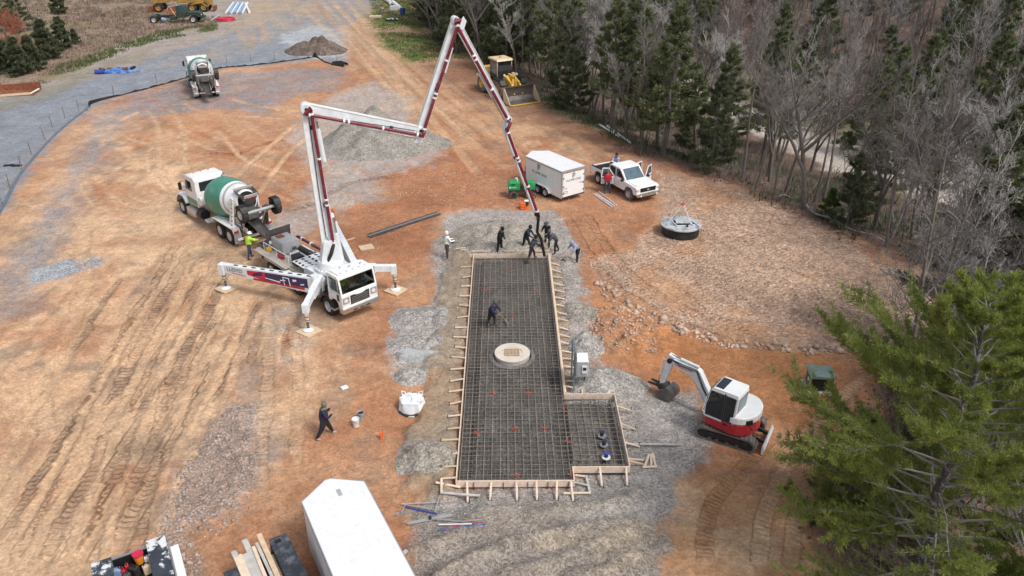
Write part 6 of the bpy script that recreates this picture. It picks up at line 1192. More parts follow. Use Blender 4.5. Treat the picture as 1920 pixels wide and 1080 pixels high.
MB().bar((-.2, 0, 2.0), (.75, 0, 1.9), .2, .25).build('tilt_ram_base', M['yellow'], LO, bevel=0.02); MB().cyl((-.1, 0, 2.05), (.9, 0, 1.85), .1, n=12).build('tilt_ram', M['yellow'], LO, smooth=True); MB().bar((.9, 0, 2.1), (1.1, 0, .95), .12, .25, upv=(1, 0, 0)).build('tilt_lever', M['yellow'], LO, bevel=0.015); MB().bar((1.05, 0, 1.0), (1.50, 0, .75), .1, .15).build('tilt_link', M['steel'], LO)
for sd in (-1, 1): MB().cyl((.05, sd * .62, 2.05), (.18, sd * .62, 2.05), .1, n=10).build('headlight', M['lamp'], LO)
MB().box((.1, .3, 2.05), (.25, .3, .3)).build('valve_cover', M['cream'], LO, bevel=0.03)
bk = MB(); pr_ = [(1.62, 1.32), (1.55, 1.0), (1.55, .5), (1.72, .15), (2.0, .04), (2.85, .02)]
for (xa, za), (xb, zb) in zip(pr_, pr_[1:]): bk.bar((xa, 0, za), (xb, 0, zb), 3.0, .05, upv=(-(zb - za), 0, xb - xa))
bk = bk.build('bucket', M['steel'], LO)
for sd in (-1, 1): MB().prism(pr_ + [(2.80, .10), (1.75, 1.32)], sd * 1.50, sd * 1.55).build('bucket_side', M['cream'], bk)
MB().box((2.86, 0, .035), (.24, 3.1, .05)).build('cutting_edge', M['yellow'], bk); MB().box((1.66, 0, 1.36), (.12, 3.08, .08)).build('top_lip', M['steel'], bk)
MB().tube([(-3.4, .3, 2.1), (-3.4, .3, 2.9)], .07, 10).build('exhaust_stack', M['rust'], LO)

LO.scale = (1.1, 1.1, 1.1)
# ------------------------------------------------------------------ mini excavator
EX = thing('mini_excavator', 'white and red mini excavator on tracks with its bucket resting on gravel', 'excavator', (9.18, 26.12, 0), R(141))
tr_ang = R(150.5 - 141)
und = bpy.data.objects.new('undercarriage', MB().box((0, 0, .42), (1.1, 1.2, .3)).mesh('undercarriage', M['dark'])); col.objects.link(und); und.parent = EX; und.rotation_euler = (0, 0, tr_ang)
def track_mesh(y, wd=.40, hl=.92, r=.29):
    mb = MB(); out = [(hl + r * math.cos(a), r + r * math.sin(a)) for a in np.linspace(-math.pi / 2, math.pi / 2, 9)] + [(-hl + r * math.cos(a), r + r * math.sin(a)) for a in np.linspace(math.pi / 2, 3 * math.pi / 2, 9)]
    n = len(out); inn = [(x_ * .93, r + (z_ - r) * .78) for x_, z_ in out]
    V = [(x_, y - wd / 2, z_) for x_, z_ in out] + [(x_, y + wd / 2, z_) for x_, z_ in out] + [(x_, y - wd / 2, z_) for x_, z_ in inn] + [(x_, y + wd / 2, z_) for x_, z_ in inn]
    F = []
    for i in range(n):
        j = (i + 1) % n; F += [(i, j, n + j, n + i), (2 * n + i, 3 * n + i, 3 * n + j, 2 * n + j), (i, 2 * n + i, 2 * n + j, j), (n + i, n + j, 3 * n + j, 3 * n + i)]
    mb.add(V, F); per = 0; L_ = 4 * hl + 2 * math.pi * r; k = 36
    for q in range(k):
        s_ = L_ * q / k
        if s_ < 2 * hl: x_, z_, a = -hl + s_, 2 * r, 0
        elif s_ < 2 * hl + math.pi * r: t = (s_ - 2 * hl) / r; x_, z_, a = hl + r * math.sin(t), r + r * math.cos(t), t
        elif s_ < 4 * hl + math.pi * r: x_, z_, a = hl - (s_ - 2 * hl - math.pi * r), 0, 0
        else: t = (s_ - 4 * hl - math.pi * r) / r; x_, z_, a = -hl - r * math.sin(t), r - r * math.cos(t), t
        mb.box((x_, y, z_ + .01), (.055, wd * .96, .05), (0, a, 0))
    return mb
for y_ in (-.78, .78):
    tk_ = track_mesh(y_).build('track', M['tyre_dusty'], und); 
    MB().box((0, y_ , .29), (1.75, .30, .26)).build('track_frame', M['dark'], tk_, bevel=0.03)
    for x_ in (-.92, .92): MB().cyl((x_, y_ - .17, .29), (x_, y_ + .17, .29), .22, n=16).build('sprocket', M['tyre'], tk_)
    for x_ in (-.5, -.1, .3, .6): MB().cyl((x_, y_ - .2, .12), (x_, y_ + .2, .12), .09, n=10).build('roller', M['steel'], tk_)
for sd in (-1, 1): MB().bar((-.9, sd * .35, .4), (-1.46, sd * .3, .25), .10, .12).build('blade_arm', M['dark'], und)
MB().prism([(-1.42, .02), (-1.42, .36), (-1.48, .40), (-1.54, .22), (-1.50, .02)], -.82, .82).build('dozer_blade', M['boomwhite'], und, bevel=0.01)
MB().cyl((0, 0, .55), (0, 0, .72), .5, n=24).build('slew_ring', M['dark'], EX)
# house: red lower skirt with the rounded white tail
def house_outline(r_, fx): return [(fx, -.92), (fx, .92), (-.3, .98)] + [(-.35 + r_ * .74 * math.cos(a), r_ * .98 * math.sin(a)) for a in np.linspace(math.pi / 2, 3 * math.pi / 2, 13)] + [(-.3, -.98)]
MB().prism(house_outline(1.0, .80), .66, 1.16, 'z').build('lower_body', M['red'], EX, bevel=0.03)
MB().prism([(x_, y_) for x_, y_ in house_outline(1.0, .15) if x_ < .9], 1.162, 1.52, 'z').build('tail', M['white_clean'], EX, bevel=0.07, seg=3)
MB().prism([(-.60, -.98), (.55, -.98), (.75, -.3), (-.60, -.3)], 1.022, 1.40, 'z').build('tank_cover', M['red'], EX, bevel=0.05)
MB().box((-.9, .62, 1.3), (.28, .12, .2), (0, 0, .7)).build('vent', M['black'], EX, bevel=0.02); MB().box((-1.22, .42, 1.40), (.02, .2, .12), (0, 0, .35)).build('warning_decal', M['yellow'], EX)
lettering(EX, 'TB260', .16, (-1.02, .85, 1.26), (R(90), 0, R(148)), M['ink'], .004)
cb = MB(); cb.prism([(-.42, 1.02), (-.48, 2.35), (-.42, 2.44), (.58, 2.44), (.70, 2.35), (.86, 1.55), (.86, 1.02)], -.06, .96); cb = cb.build('cab', M['white_clean'], EX, bevel=0.05, seg=3)
MB().prism([(-.47, 2.44), (-.42, 2.50), (.55, 2.50), (.64, 2.44)], -.05, .95).build('cab_roof', M['white_clean'], cb, bevel=0.02)
glassq('roof_window', [(.22, .05, 2.502), (.56, .05, 2.502), (.56, .86, 2.502), (.22, .86, 2.502)], cb, 'glass', .004)
glassq('door_glass', [(.10, .962, 1.15), (.80, .962, 1.15), (.80, .962, 1.58), (.66, .962, 2.34), (.10, .962, 2.34)][::-1], cb); glassq('side_window', [(-.34, .962, 1.15), (.02, .962, 1.15), (.02, .962, 2.34), (-.40, .962, 2.34)][::-1], cb)
MB().box((.06, .965, 1.75), (.06, .02, 1.3)).build('door_post', M['black'], cb); MB().box((-.05, .97, 1.0), (.16, .03, .06)).build('door_latch', M['black'], cb)
glassq('windscreen', [(.865, .02, 1.55), (.865, .88, 1.55), (.725, .88, 2.32), (.725, .02, 2.32)], cb); glassq('rear_window', [(-.452, .06, 1.62), (-.452, .84, 1.62), (-.482, .84, 2.28), (-.482, .06, 2.28)][::-1], cb, 'glass_teal'); glassq('inner_window', [(-.3, -.062, 1.6), (.6, -.062, 1.6), (.55, -.062, 2.3), (-.3, -.062, 2.3)], cb)
MB().box((.9, .45, 1.1), (.04, .8, .2)).build('front_panel', M['white_clean'], cb, bevel=0.01); MB().tube([(.8, .98, 1.2), (.9, 1.0, 1.3), (.8, 1.0, 2.0)], .018, 6).build('grab_rail', M['white_clean'], cb)
# boom, stick, bucket in their own upright plane
ec = np.array([9.18, 26.12, 0]); ea_ = R(138.5); ed_ = np.array([math.cos(ea_), math.sin(ea_), 0]); en = np.array([-ed_[1], ed_[0], 0]); ep = ec + en * (-.42)
def el(p): d = np.array(p) - ec; c0, s0 = math.cos(R(141)), math.sin(R(141)); return Vector((d[0] * c0 + d[1] * s0, -d[0] * s0 + d[1] * c0, d[2]))
def ej(px, py): return el(onplane(px, py, ep, en))
E0, E1, E2, E3, E4 = ej(1337, 760), ej(1308, 700), ej(1259, 674), ej(1241, 722), ej(1250, 745)
EN = el(ec + en); 
def earm(a, b, h0, h1, wd, name): u = (b - a).normalized().cross(EN).normalized(); return MB().bar(a, b, wd, h0, wd * .9, h1, upv=u).build(name, M['boomwhite'], EX, bevel=0.02)
b1 = earm(E0, E1, .34, .46, .28, 'boom_lower'); b2 = earm(E1, E2, .46, .26, .26, 'boom_upper'); MB().cyl(E1 - EN * .128, E1 + EN * .128, .23, n=18).build('boom_knee', M['boomwhite'], EX, smooth=True)
st = earm(E2 + (E2 - E3).normalized() * .25, E3, .32, .2, .22, 'stick')
for p_ in (E0, E2, E3): MB().cyl(p_ - EN * .2, p_ + EN * .2, .11, n=14).build('pin', M['dark'], EX)
MB().box(E0 + Vector((-.15, 0, -.2)), (.5, .4, .6)).build('boom_foot', M['red'], EX, bevel=0.04)
def eram(a, b, t, r=.065): MB().cyl(a, a.lerp(b, t), r, n=12).build('ram', M['boomwhite'], EX, smooth=True); MB().cyl(a.lerp(b, t), b, r * .55, n=10).build('rod', M['chrome'], EX, smooth=True)
u1 = (E2 - E1).normalized().cross(EN).normalized(); u1 = u1 if u1.z > 0 else -u1
eram(E1 + u1 * .32, E2 + u1 * .22 + (E2 - E1).normalized() * .15, .6); u0 = (E1 - E0).normalized(); eram(E0 + EN * .0 + Vector((.28, 0, -.15)), E1 + Vector((.15, 0, -.32)), .55, .075)
d23 = (E3 - E2).normalized(); eram(E2 + EN * 0 + d23 * .1 + el(ec + ed_) * .30, E3 + el(ec + ed_) * .22, .62, .055)
for off in (.05, -.05): MB().tube([E0 + EN * (.16 + off * .3), E0.lerp(E1, .6) + EN * .18 + u1 * (.1 + off), E1 + EN * .15 + u1 * (.2 + off), E1.lerp(E2, .6) + EN * .15 + u1 * (.1 + off), E2 + EN * .15 + u1 * .12], .018, 6).build('hose', M['black'], EX, smooth=True)
bq = MB(); n_ = 9; A_ = [(.42 * math.cos(a) * 1.0, .34 * math.sin(a)) for a in np.linspace(R(100), R(320), n_)]
fwd = el(ec + ed_); up_ = Vector((0, 0, 1)); cB = E4 + Vector((0, 0, .02)) 
zlow = min(z_ for _, z_ in A_); cB.z = -zlow + .03
for (xa, za), (xb, zb) in zip(A_, A_[1:]):
    pa, pb = cB + fwd * xa + up_ * za, cB + fwd * xb + up_ * zb; bq.bar(pa, pb, .62, .035, upv=(pb - pa).normalized().cross(EN))
bq = bq.build('bucket', M['steel'], EX)
for sd in (-1, 1):
    V = [cB + fwd * xa + up_ * za + EN * sd * .31 for xa, za in A_]; k = len(V); MB().add(V + [v + EN * sd * .03 for v in V], [tuple(range(k)), tuple(range(2 * k - 1, k - 1, -1))] + [(i, k + i, k + (i + 1) % k, (i + 1) % k) for i in range(k)]).build('bucket_side', M['steel'], bq)
for k in range(5): e_ = cB + fwd * A_[-1][0] + up_ * A_[-1][1] + EN * (-.25 + .125 * k); MB().bar(e_, e_ + fwd * .16 + up_ * .03, .05, .04, .03, .02).build('tooth', M['steel'], bq)
MB().bar(E3, cB + fwd * (-.05) + up_ * .32, .26, .28, upv=fwd).build('bucket_hitch', M['steel'], EX, bevel=0.02)
for k in (-.1, .1): MB().bar(E3 + fwd * .1 + EN * k, E3 + fwd * .62 + EN * k * 1.4 + up_ * -.02, .07, .16, .05, .05).build('thumb', M['dark'], EX)
lettering(EX, 'TAKEUCHI', .17, E1.lerp(E2, .48) + EN * .142, (R(90), -math.atan2((E1 - E2).z, -(E1 - E2).dot(fwd)) * 0, R(180) + math.atan2(EN.y, EN.x) - R(90)), M['inkred'], .003)

# ------------------------------------------------------------------ trench roller, plate compactor
x, y = gx(975, 374)
RO = thing('trench_roller', 'small green trench roller on steel drums beneath the boom', 'roller', (x + .1, y + .55, 0), R(183))
for sx in (-1, 1):
    for sy in (-1, 1):
        t = MB().cyl((sx * .55, sy * .18, .27), (sx * .55, sy * .45, .27), .27, n=22).build('drum', M['steel'], RO)
        mb = MB()
        for i in range(12):
            a = 2 * math.pi * i / 12; mb.box((sx * .55 + .27 * math.sin(a), sy * .315, .27 + .27 * math.cos(a)), (.07, .25, .05), (0, a, 0))
        mb.build('pads', M['tyre_dusty'], t); MB().cyl((sx * .55, sy * .45, .27), (sx * .55, sy * .46, .27), .18, n=16).build('drum_face', M['tyre'], t)
    MB().prism([(sx * .10, .50), (sx * .90, .50), (sx * .95, .62), (sx * .10, .62)], -.40, .40).build('skirt', M['dark'], RO, bevel=0.02)
    MB().prism([(sx * .13, .62), (sx * .95, .62), (sx * .95, .98), (sx * .82, 1.16), (sx * .13, 1.16)], -.38, .38).build('hood', M['lime'], RO, bevel=0.04, seg=3)
MB().box((0, 0, .55), (.22, .3, .4)).build('joint', M['steel'], RO); MB().box((0, 0, .95), (.16, .3, .3)).build('exhaust_housing', M['rust'], RO, bevel=0.02); MB().tube([(.3, 0, 1.16), (.3, 0, 1.36), (.42, 0, 1.36)], .05, 8).build('lifting_eye', M['pvc'], RO)
lettering(RO, 'SUNBELT', .12, (.55, .383, .82), (R(90), 0, R(180)), M['white_clean'], .003); MB().ball((.30 + .52, .383, .82), (.05, .006, .05), 10, 6).build('logo_disc', M['white_clean'], RO); MB().box((.62, .383, 1.02), (.26, .006, .08)).build('model_plate', M['ink'], RO)
x, y = gx(983, 391)
PC = thing('plate_compactor', 'small orange plate compactor beside the green roller', 'plate compactor', (x, y, 0), R(10))
MB().prism([(-.32, .10), (-.25, .02), (.25, .02), (.35, .12)], -.22, .22).build('base_plate', M['orange'], PC, bevel=0.01); MB().box((-.12, 0, .3), (.36, .36, .34)).build('body', M['orange'], PC, bevel=0.04); MB().box((.16, .02, .36), (.24, .28, .26)).build('engine', M['dark'], PC, bevel=0.03); MB().box((.14, 0, .55), (.3, .2, .1)).build('tank', M['pvc'], PC, bevel=0.03)
for sd in (-1, 1): MB().tube([(.1, sd * .18, .35), (.45, sd * .2, .6), (.75, sd * .2, .85)], .018, 6).build('handle_bar', M['black'], PC)
MB().tube([(.75, -.2, .85), (.75, .2, .85)], .02, 6).build('handle_grip', M['black'], PC)

# ------------------------------------------------------------------ round tank section with its lifting frame
x, y = gx(1275, 437)
TK = thing('tank_riser', 'round black tank riser with cement-smeared lid and open hatch on the clay', 'tank', (x, y, 0))
MB().lathe([(0.0, 1.13), (.02, 1.16), (.56, 1.16), (.60, 1.14)], (0, 0, 0), (0, 0, 1), 48).build('tank_wall', M['tankside'], TK, smooth=True)
MB().lathe([(.60, 1.20), (.60, 1.27), (.66, 1.27), (.68, 1.20), (.70, 0.5), (.71, 0.0)], (0, 0, 0), (0, 0, 1), 48).build('lid', M['tanklid'], TK, smooth=True)
MB().lathe([(.60, 1.20), (.60, 0.0)], (0, 0, 0), (0, 0, 1), 48).build('lid_underside', M['tankside'], TK)
MB().box((0, -.1, .715), (.98, .72, .012), (0, 0, -.12)).build('hatch_opening', M['black'], TK); MB().box((.08, 0.02, .86), (.86, .66, .035), (R(12), R(-3), -.12)).build('hatch_cover', M['tanklid'], TK, bevel=0.006)
for p, q in (((-.56, .2), (-.38, -.56)), ((-.38, -.56), (.5, -.50)), ((.30, .25), (.66, -.50)), ((.72, .25), (1.0, -.62))): MB().bar((*p, .745), (*q, .745), .05, .05).build('hatch_curb', M['pvc'], TK)
MB().box((.27, -.62, .78), (.1, .07, .2)).build('hatch_latch', M['black'], TK); MB().box((.75, -.1, .72), (.14, .06, .03), (0, 0, .3)).build('vent_slot', M['black'], TK); MB().box((.95, -.22, .72), (.14, .06, .03), (0, 0, .2)).build('vent_slot', M['black'], TK)
SL = thing('lifting_sling', 'tripod of pale straps with a red crown standing on the round tank lid', 'lifting sling', (x, y, .71))
for p in ((-.92, -.15), (.0, .72), (.62, -.42)): MB().bar((*p, .0), (.0, .02, 1.22), .05, .02).build('strap', M['pvc'], SL)
MB().ball((0, .02, 1.24), (.16, .1, .07), 12, 6).build('crown', M['inkred'], SL, smooth=True)

# ------------------------------------------------------------------ green transformer cabinet
x, y = gx(1535, 738)
XF = thing('transformer_box', 'dark green steel utility cabinet on a pad under the near pine', 'utility box', (x + .1, y + .4, 0), R(-6))
MB().box((0, -.05, .06), (1.35, 1.2, .14)).build('pad', M['concrete'], XF, bevel=0.01); MB().box((0, 0, .50), (1.08, .92, .74)).build('cabinet', M['boxgreen'], XF, bevel=0.02)
MB().prism([(-.60, .86), (-.60, .92), (-.45, 1.02), (.60, .98), (.60, .86)], -.54, .54).build('lid', M['boxgreen_lid'], XF, bevel=0.015); MB().box((0, -.47, .52), (1.0, .02, .6)).build('door', M['black'], XF); MB().box((-.55, -.05, .55), (.02, .22, .16)).build('warning_sign', M['pvc'], XF); MB().box((.1, -.49, .6), (.05, .03, .12)).build('handle', M['steel'], XF)

XF.scale = (.9, .9, .92)
# ------------------------------------------------------------------ truck beds at the bottom edge
BH = R(121)
UB = thing('flatbed_truck', 'truck bed with black side boxes carrying a stack of boards', 'truck bed', (-8.1, 18.9, 0), BH)      # origin: middle of the tail, x to the rear
def side_box(par, y, wd, h0, h1, ln, m, lid=None):
    o = MB().box((-ln / 2, y, (h0 + h1) / 2), (ln, wd, h1 - h0)).build('side_box', M[m], par, bevel=0.02); MB().box((-ln / 2, y, h1 + .012), (ln + .02, wd + .02, .024)).build('box_lid', M[lid or m], o, bevel=0.008)
    return o
sb_ = side_box(UB, -.78, .58, .55, 1.22, 3.2, 'black', 'boxlid'); s2_ = side_box(UB, .82, .58, .55, 1.22, 3.2, 'black', 'boxlid'); s2_.location = (-.62, 0, 0)
MB().box((-.22, -.72, 1.25), (.16, .18, .03)).build('lid_latch', M['black'], sb_)
MB().box((-1.7, 0, .62), (3.0, 1.04, .08)).build('bed_floor', M['black'], UB); MB().box((-.35, 0, .8), (.06, 1.0, .35)).build('tailgate', M['black'], UB)
for sd in (-1, 1): wheel(UB, -1.6, sd * .8, .4, .4, .27, sd)
MB().box((-1.8, 0, .45), (3.4, .8, .16)).build('chassis', M['dark'], UB)
BG = 'boards lying in the truck bed'
PLK = [(-.30, .60, .16, 'wood_tan', 'tan board beside the right black box, widest gap'), (-.12, .22, .10, 'wood_grey', 'narrow grey board, second from the right black box'), (.02, .10, .11, 'wood_pale', 'narrow pale board right of the longest grey board'), (.17, .60, .18, 'wood_grey', 'longest grey board sticking out past the others'),
       (.34, -.05, .17, 'wood_grey', 'short grey board left of the longest one'), (.47, -.02, .10, 'wood_pale', 'thin pale board left of the short grey board'), (.60, .28, .17, 'wood_grey', 'leftmost grey board, by the left black box'), (-.42, -.30, .12, 'wood_tan', 'dim board low beside the right black box'), (.60, -.12, .17, 'wood_pale', 'pale board on top of the leftmost grey board')]
for k, (yy, xr, wd, m_, lab) in enumerate(PLK):
    z_ = 1.16 + (k % 3) * .025 if k != 7 else .95; z_ = z_ + (.05 if k == 8 else 0); ca, sa = math.cos(BH), math.sin(BH)
    def wl(x_, y_): return (-8.1 + x_ * ca - y_ * sa, 18.9 + x_ * sa + y_ * ca)
    a_, b_ = wl(xr - .1, yy), wl(-3.0, yy + random.uniform(-.05, .05)); o = MB().bar((*a_, z_), (*b_, z_ - .05), wd, .045).build('board', M[m_], None, bevel=0.004); tag(o, lab + ' in the truck bed', 'board', BG)
SB = thing('service_truck', 'service truck bed with worn lidded side boxes full of tools', 'truck bed', (-11.95, 18.75, 0), R(119))
s3_ = side_box(SB, -.74, .56, .55, 1.36, 2.8, 'grey', 'paintworn'); s4_ = side_box(SB, .86, .56, .55, 1.36, 2.8, 'grey', 'paintworn'); s4_.location = (-.16, 0, 0)
MB().box((-1.4, 0, .68), (2.6, 1.1, .06)).build('bed_floor', M['black'], SB); MB().box((-.12, .06, .95), (.05, 1.05, .55)).build('tailgate', M['black'], SB, bevel=0.01); MB().box((-.12, .06, 1.235), (.07, 1.07, .03)).build('tailgate_cap', M['galv'], SB)
for k in range(3): MB().box((-1.35, -1.09 - .055 * k, 1.15 - .28 * k + .1), (2.1, .03 + .03 * k, .20)).build('side_drawer', M['alu'], SB, bevel=0.01)
MB().box((-1.35, -1.20, 1.08), (2.1, .30, .03)).build('open_flap', M['white_clean'], SB, bevel=0.008)
for sd in (-1, 1): wheel(SB, -1.6, sd * .8, .4, .4, .27, sd)
MB().box((-1.6, 0, .45), (3.0, .8, .16)).build('chassis', M['dark'], SB)
ca, sa = math.cos(R(119)), math.sin(R(119))
def wl2(x_, y_, z_): return (-11.95 + x_ * ca - y_ * sa, 18.75 + x_ * sa + y_ * ca, z_)
bu = thing('orange_bucket', 'orange bucket with a red lid standing in the service truck bed', 'bucket', wl2(-.36, -.16, .95)); MB().lathe([(0, .12), (.36, .16)], (0, 0, 0), (0, 0, 1), 22).build('bucket_body', M['amber'], bu, smooth=True); MB().lathe([(.34, .172), (.385, .172), (.39, .15), (.375, .14), (.375, 0)], (0, 0, 0), (0, 0, 1), 22).build('lid', M['inkred'], bu, smooth=True)
for k, (x_, y_, m_, d_, lab) in enumerate([(-.42, .22, 'redlight', .09, 'small red can beside the orange bucket'), (-.55, .36, 'inkred', .10, 'dull red tool case in the service truck bed'), (-.62, .05, 'dark', .16, 'black power tool in the service truck bed'), (-.45, .50, 'bluepvc', .15, 'pale blue box by the left side box'), (-.38, -.42, 'bucket', .12, 'white jug beside the orange bucket'), (-.75, -.32, 'wood_tan', .12, 'tan carton in the service truck bed'), (-.85, .3, 'steel', .14, 'grey metal tool in the service truck bed')]):
    t = thing('tool' if m_ in ('dark', 'steel') else 'box', lab, 'tool' if m_ in ('dark', 'steel') else 'box', wl2(x_, y_, .73), R(119 + 20 * k))
    MB().box((0, 0, .2), (d_ * 2, d_ * 1.3, .36)).build('body', M[m_], t, bevel=0.03); MB().tube([(-d_ * .6, 0, .38), (-d_ * .5, 0, .46), (d_ * .5, 0, .46), (d_ * .6, 0, .38)], .016, 6).build('handle', M['black'], t)
# ================================================================== PEOPLE
def person(label, px, py, face, lean=0, legs=((0, 0), (0, 0)), arms=((10, 10, 15), (10, 10, 15)), top_m='cloth_black', leg_m='cloth_black', boot_m='boots', hat='hood', hat_m=None, nod=0, h=1.76, twist=0, z=None, spread=0.10, xy=None, group='workers on the site', kneehigh=False, bulk=1.18):
    """one continuous skinned body; face = heading in degrees; legs (hip, knee) left, right; arms (forward, out, elbow) left, right"""
    s = h / 1.76; V = []; E = []; RR = []; seg = []
    def add(p, r, par=None, m=None):
        V.append(Vector(p)); RR.append(r if isinstance(r, tuple) else (r, r)); i = len(V) - 1
        if par is not None: E.append((par, i)); seg.append((par, i, m))
        return i
    th = R(lean); d = Vector((math.sin(th), 0, math.cos(th))); P = Vector((0, 0, 0)); b = bulk
    pel = add(P, (.125 * b, .155 * b)); bel = add(P + d * .15, (.12 * b, .16 * b), pel, 'top'); che = add(P + d * .34, (.125 * b, .185 * b), bel, 'top'); nk0 = add(P + d * .46, (.085, .12), che, 'top')
    hd = Vector((math.sin(th * .7 + R(nod)), 0, math.cos(th * .7 + R(nod)))); nb = P + d * .49
    nk = add(nb + hd * .05, .055, nk0, 'skin'); h0 = add(nb + hd * .13 + Vector((.012, 0, 0)), (.088, .074), nk, 'skin'); h1 = add(nb + hd * .245, (.085, .074), h0, 'skin')
    low = 9; wrists = []
    for k, sd in ((0, 1), (1, -1)):
        a, kn = R(legs[k][0]), R(legs[k][1]); hp = P + Vector((0, sd * .085, -.05)); sp = spread * sd
        hi = add(hp, .095 * b, pel, 'leg'); mid = hp + Vector((math.sin(a) * .21, sp * .35, -math.cos(a) * .21)); mi = add(mid, .088 * b, hi, 'leg'); kp = hp + Vector((math.sin(a) * .42, sp * .6, -math.cos(a) * .42)); ki = add(kp, .062 * b, mi, 'leg')
        c = a - kn; cf = kp + Vector((math.sin(c) * .15, sp * .15, -math.cos(c) * .15)); ci = add(cf, .06 * b, ki, 'boot' if kneehigh else 'leg'); ap = kp + Vector((math.sin(c) * .38, sp * .3, -math.cos(c) * .38)); ai = add(ap, .05, ci, 'boot' if kneehigh else 'leg'); low = min(low, ap.z - .085)
        he = add(ap + Vector((.02, 0, -.05)), .048, ai, 'boot'); add(ap + Vector((.17, sd * .02, -.05)), (.036, .046), he, 'boot')
    for k, sd in ((0, 1), (1, -1)):
        f, o, e = [R(q) for q in arms[k]]; sh = P + d * .42 + Vector((0, sd * .185, 0)); si = add(sh, .072 * b, che, 'top'); ep_ = sh + Vector((math.sin(f) * math.cos(o), sd * math.sin(o), -math.cos(f) * math.cos(o))) * .285
        ei = add(ep_, .052 * b, si, 'top'); fo = f + e; wp = ep_ + Vector((math.sin(fo), -sd * math.sin(R(18)) * (1 if e > .3 else .2), -math.cos(fo))).normalized() * .25; wi = add(wp, .036, ei, 'top'); hdv = (wp - ep_).normalized(); pm = add(wp + hdv * .06, (.020, .040), wi, 'skin'); wrists.append((wp, hdv, sd))
    me0 = bpy.data.meshes.new('rig'); me0.from_pydata([tuple(v) for v in V], E, []); o0 = bpy.data.objects.new('rig', me0); col.objects.link(o0)
    bm = bmesh.new(); bm.from_mesh(me0); ly = bm.verts.layers.skin.verify(); bm.verts.ensure_lookup_table()
    for i, v in enumerate(bm.verts): v[ly].radius = RR[i]; v[ly].use_root = (i == 0)
    bm.to_mesh(me0); bm.free(); sk = o0.modifiers.new('s', 'SKIN'); sk.use_smooth_shade = True; sb = o0.modifiers.new('d', 'SUBSURF'); sb.levels = 1
    dg = bpy.context.evaluated_depsgraph_get(); me = bpy.data.meshes.new_from_object(o0.evaluated_get(dg)); bpy.data.objects.remove(o0)
    mb = MB(); mats_ = ['top', 'leg', 'boot', 'skin']
    mb.v = [tuple(v.co) for v in me.vertices]; mb.f = [tuple(p.vertices) for p in me.polygons]
    for p in me.polygons:
        c = p.center; bestd, bm_ = 9, 'top'
        for i, j, m in seg:
            ab = V[j] - V[i]; t = max(0, min(1, (c - V[i]).dot(ab) / max(1e-6, ab.length_squared))); q = (c - V[i] - ab * t).length - (RR[i][0] * (1 - t) + RR[j][0] * t) * .6
            if q < bestd: bestd, bm_ = q, m
        mb.m.append(mats_.index(bm_))
    mb.mi = 3
    for wp, hv, sd in wrists:                           # five unequal fingers, slightly curled, and a thumb from the palm's side
        u = hv.orthogonal().normalized(); lat = Vector((0, 1, 0)); lat = (lat - hv * lat.dot(hv)).normalized(); cu = hv.cross(lat)
        for q, L in enumerate((.065, .078, .074, .058)):
            p0 = wp + hv * .085 + lat * (-.03 + .02 * q); mb.tube([p0, p0 + hv * L * .5, p0 + hv * L * .85 + cu * .02, p0 + hv * L * .9 + cu * .045], .0095, 5, .007)
        p0 = wp + hv * .04 + Vector((.02, 0, 0)); mb.tube([p0, p0 + hv * .03 + Vector((.03, 0, 0)), p0 + hv * .06 + Vector((.035, 0, 0))], .011, 5, .008)
    hc = nb + hd * .17; fx = Vector((hd.z, 0, -hd.x))
    mb.ball(hc + fx * .098 - hd * .005, (.018, .014, .022), 6, 4)                      # nose
    for sd in (-1, 1): mb.ball(hc + Vector((0, sd * .082, 0)), (.018, .010, .03), 6, 4)
    mb.m = mb.m + [3] * (len(mb.f) - len(mb.m))
    zz = xy is not None and xy or gx(px, py); gz_ = (z if z is not None else top(*zz))
    o = mb.build('person', [M[top_m], M[leg_m], M[boot_m], M['skin']], None, smooth=True); bpy.data.meshes.remove(me)
    o.data.polygons.foreach_set('use_smooth', [True] * len(o.data.polygons))
    o.scale = (s, s, s); o.location = (zz[0], zz[1], gz_ - low * s); o.rotation_euler = (0, 0, R(face)); tag(o, label, 'person', group)
    q = MB()
    for sd in (-1, 1): q.ball(hc + fx * .088 + Vector((0, sd * .032, 0)) + hd * .025, (.008, .012, .008), 6, 4)
    q.build('eyes', M['hair'], o)
    hm = M[hat_m or top_m]; q = MB()
    if hat == 'hood': q.ball(hc + hd * .03 - fx * .028, (.115, .112, .145), 14, 9); q.build('hood', hm, o, smooth=True); MB().lathe([(0, .13), (.05, .115), (.09, .085)], nb - hd * .05, hd, 12).build('collar', hm, o, smooth=True)
    elif hat == 'helmet':
        q.ball(hc + hd * .05, (.125, .105, .105), 14, 9); q.lathe([(0, .10), (.0, .155), (.015, .15), (.02, .10)], hc + hd * .03, hd, 16); q.build('hard_hat', hm, o, smooth=True)
    else: q.ball(hc + hd * .025 - fx * .015, (.104, .095, .118), 14, 9); q.build('hair', hm, o, smooth=True)
    return o
def hand_tool(name, label, cat, a, b, m='wood_tan', r=.016, head=None):
    t = thing(name, label, cat, tuple(b)); av = Vector(a) - Vector(b); MB().tube([av, (0, 0, 0)], r, 6).build('handle', M[m], t)
    if head == 'shovel': d = -av.normalized(); MB().prism([(-.12, -.05), (.12, -.05), (.13, .2), (0, .32), (-.13, .2)], -.008, .008).build('blade', M['steel'], t).matrix_local = Matrix.Translation(d * .02) @ d.to_track_quat('Z', 'X').to_matrix().to_4x4()
    elif head == 'rake': h_ = Vector((-av.y, av.x, 0)).normalized(); MB().bar(-h_ * .28, h_ * .28, .03, .12).build('blade', M['alu'], t)
    return t
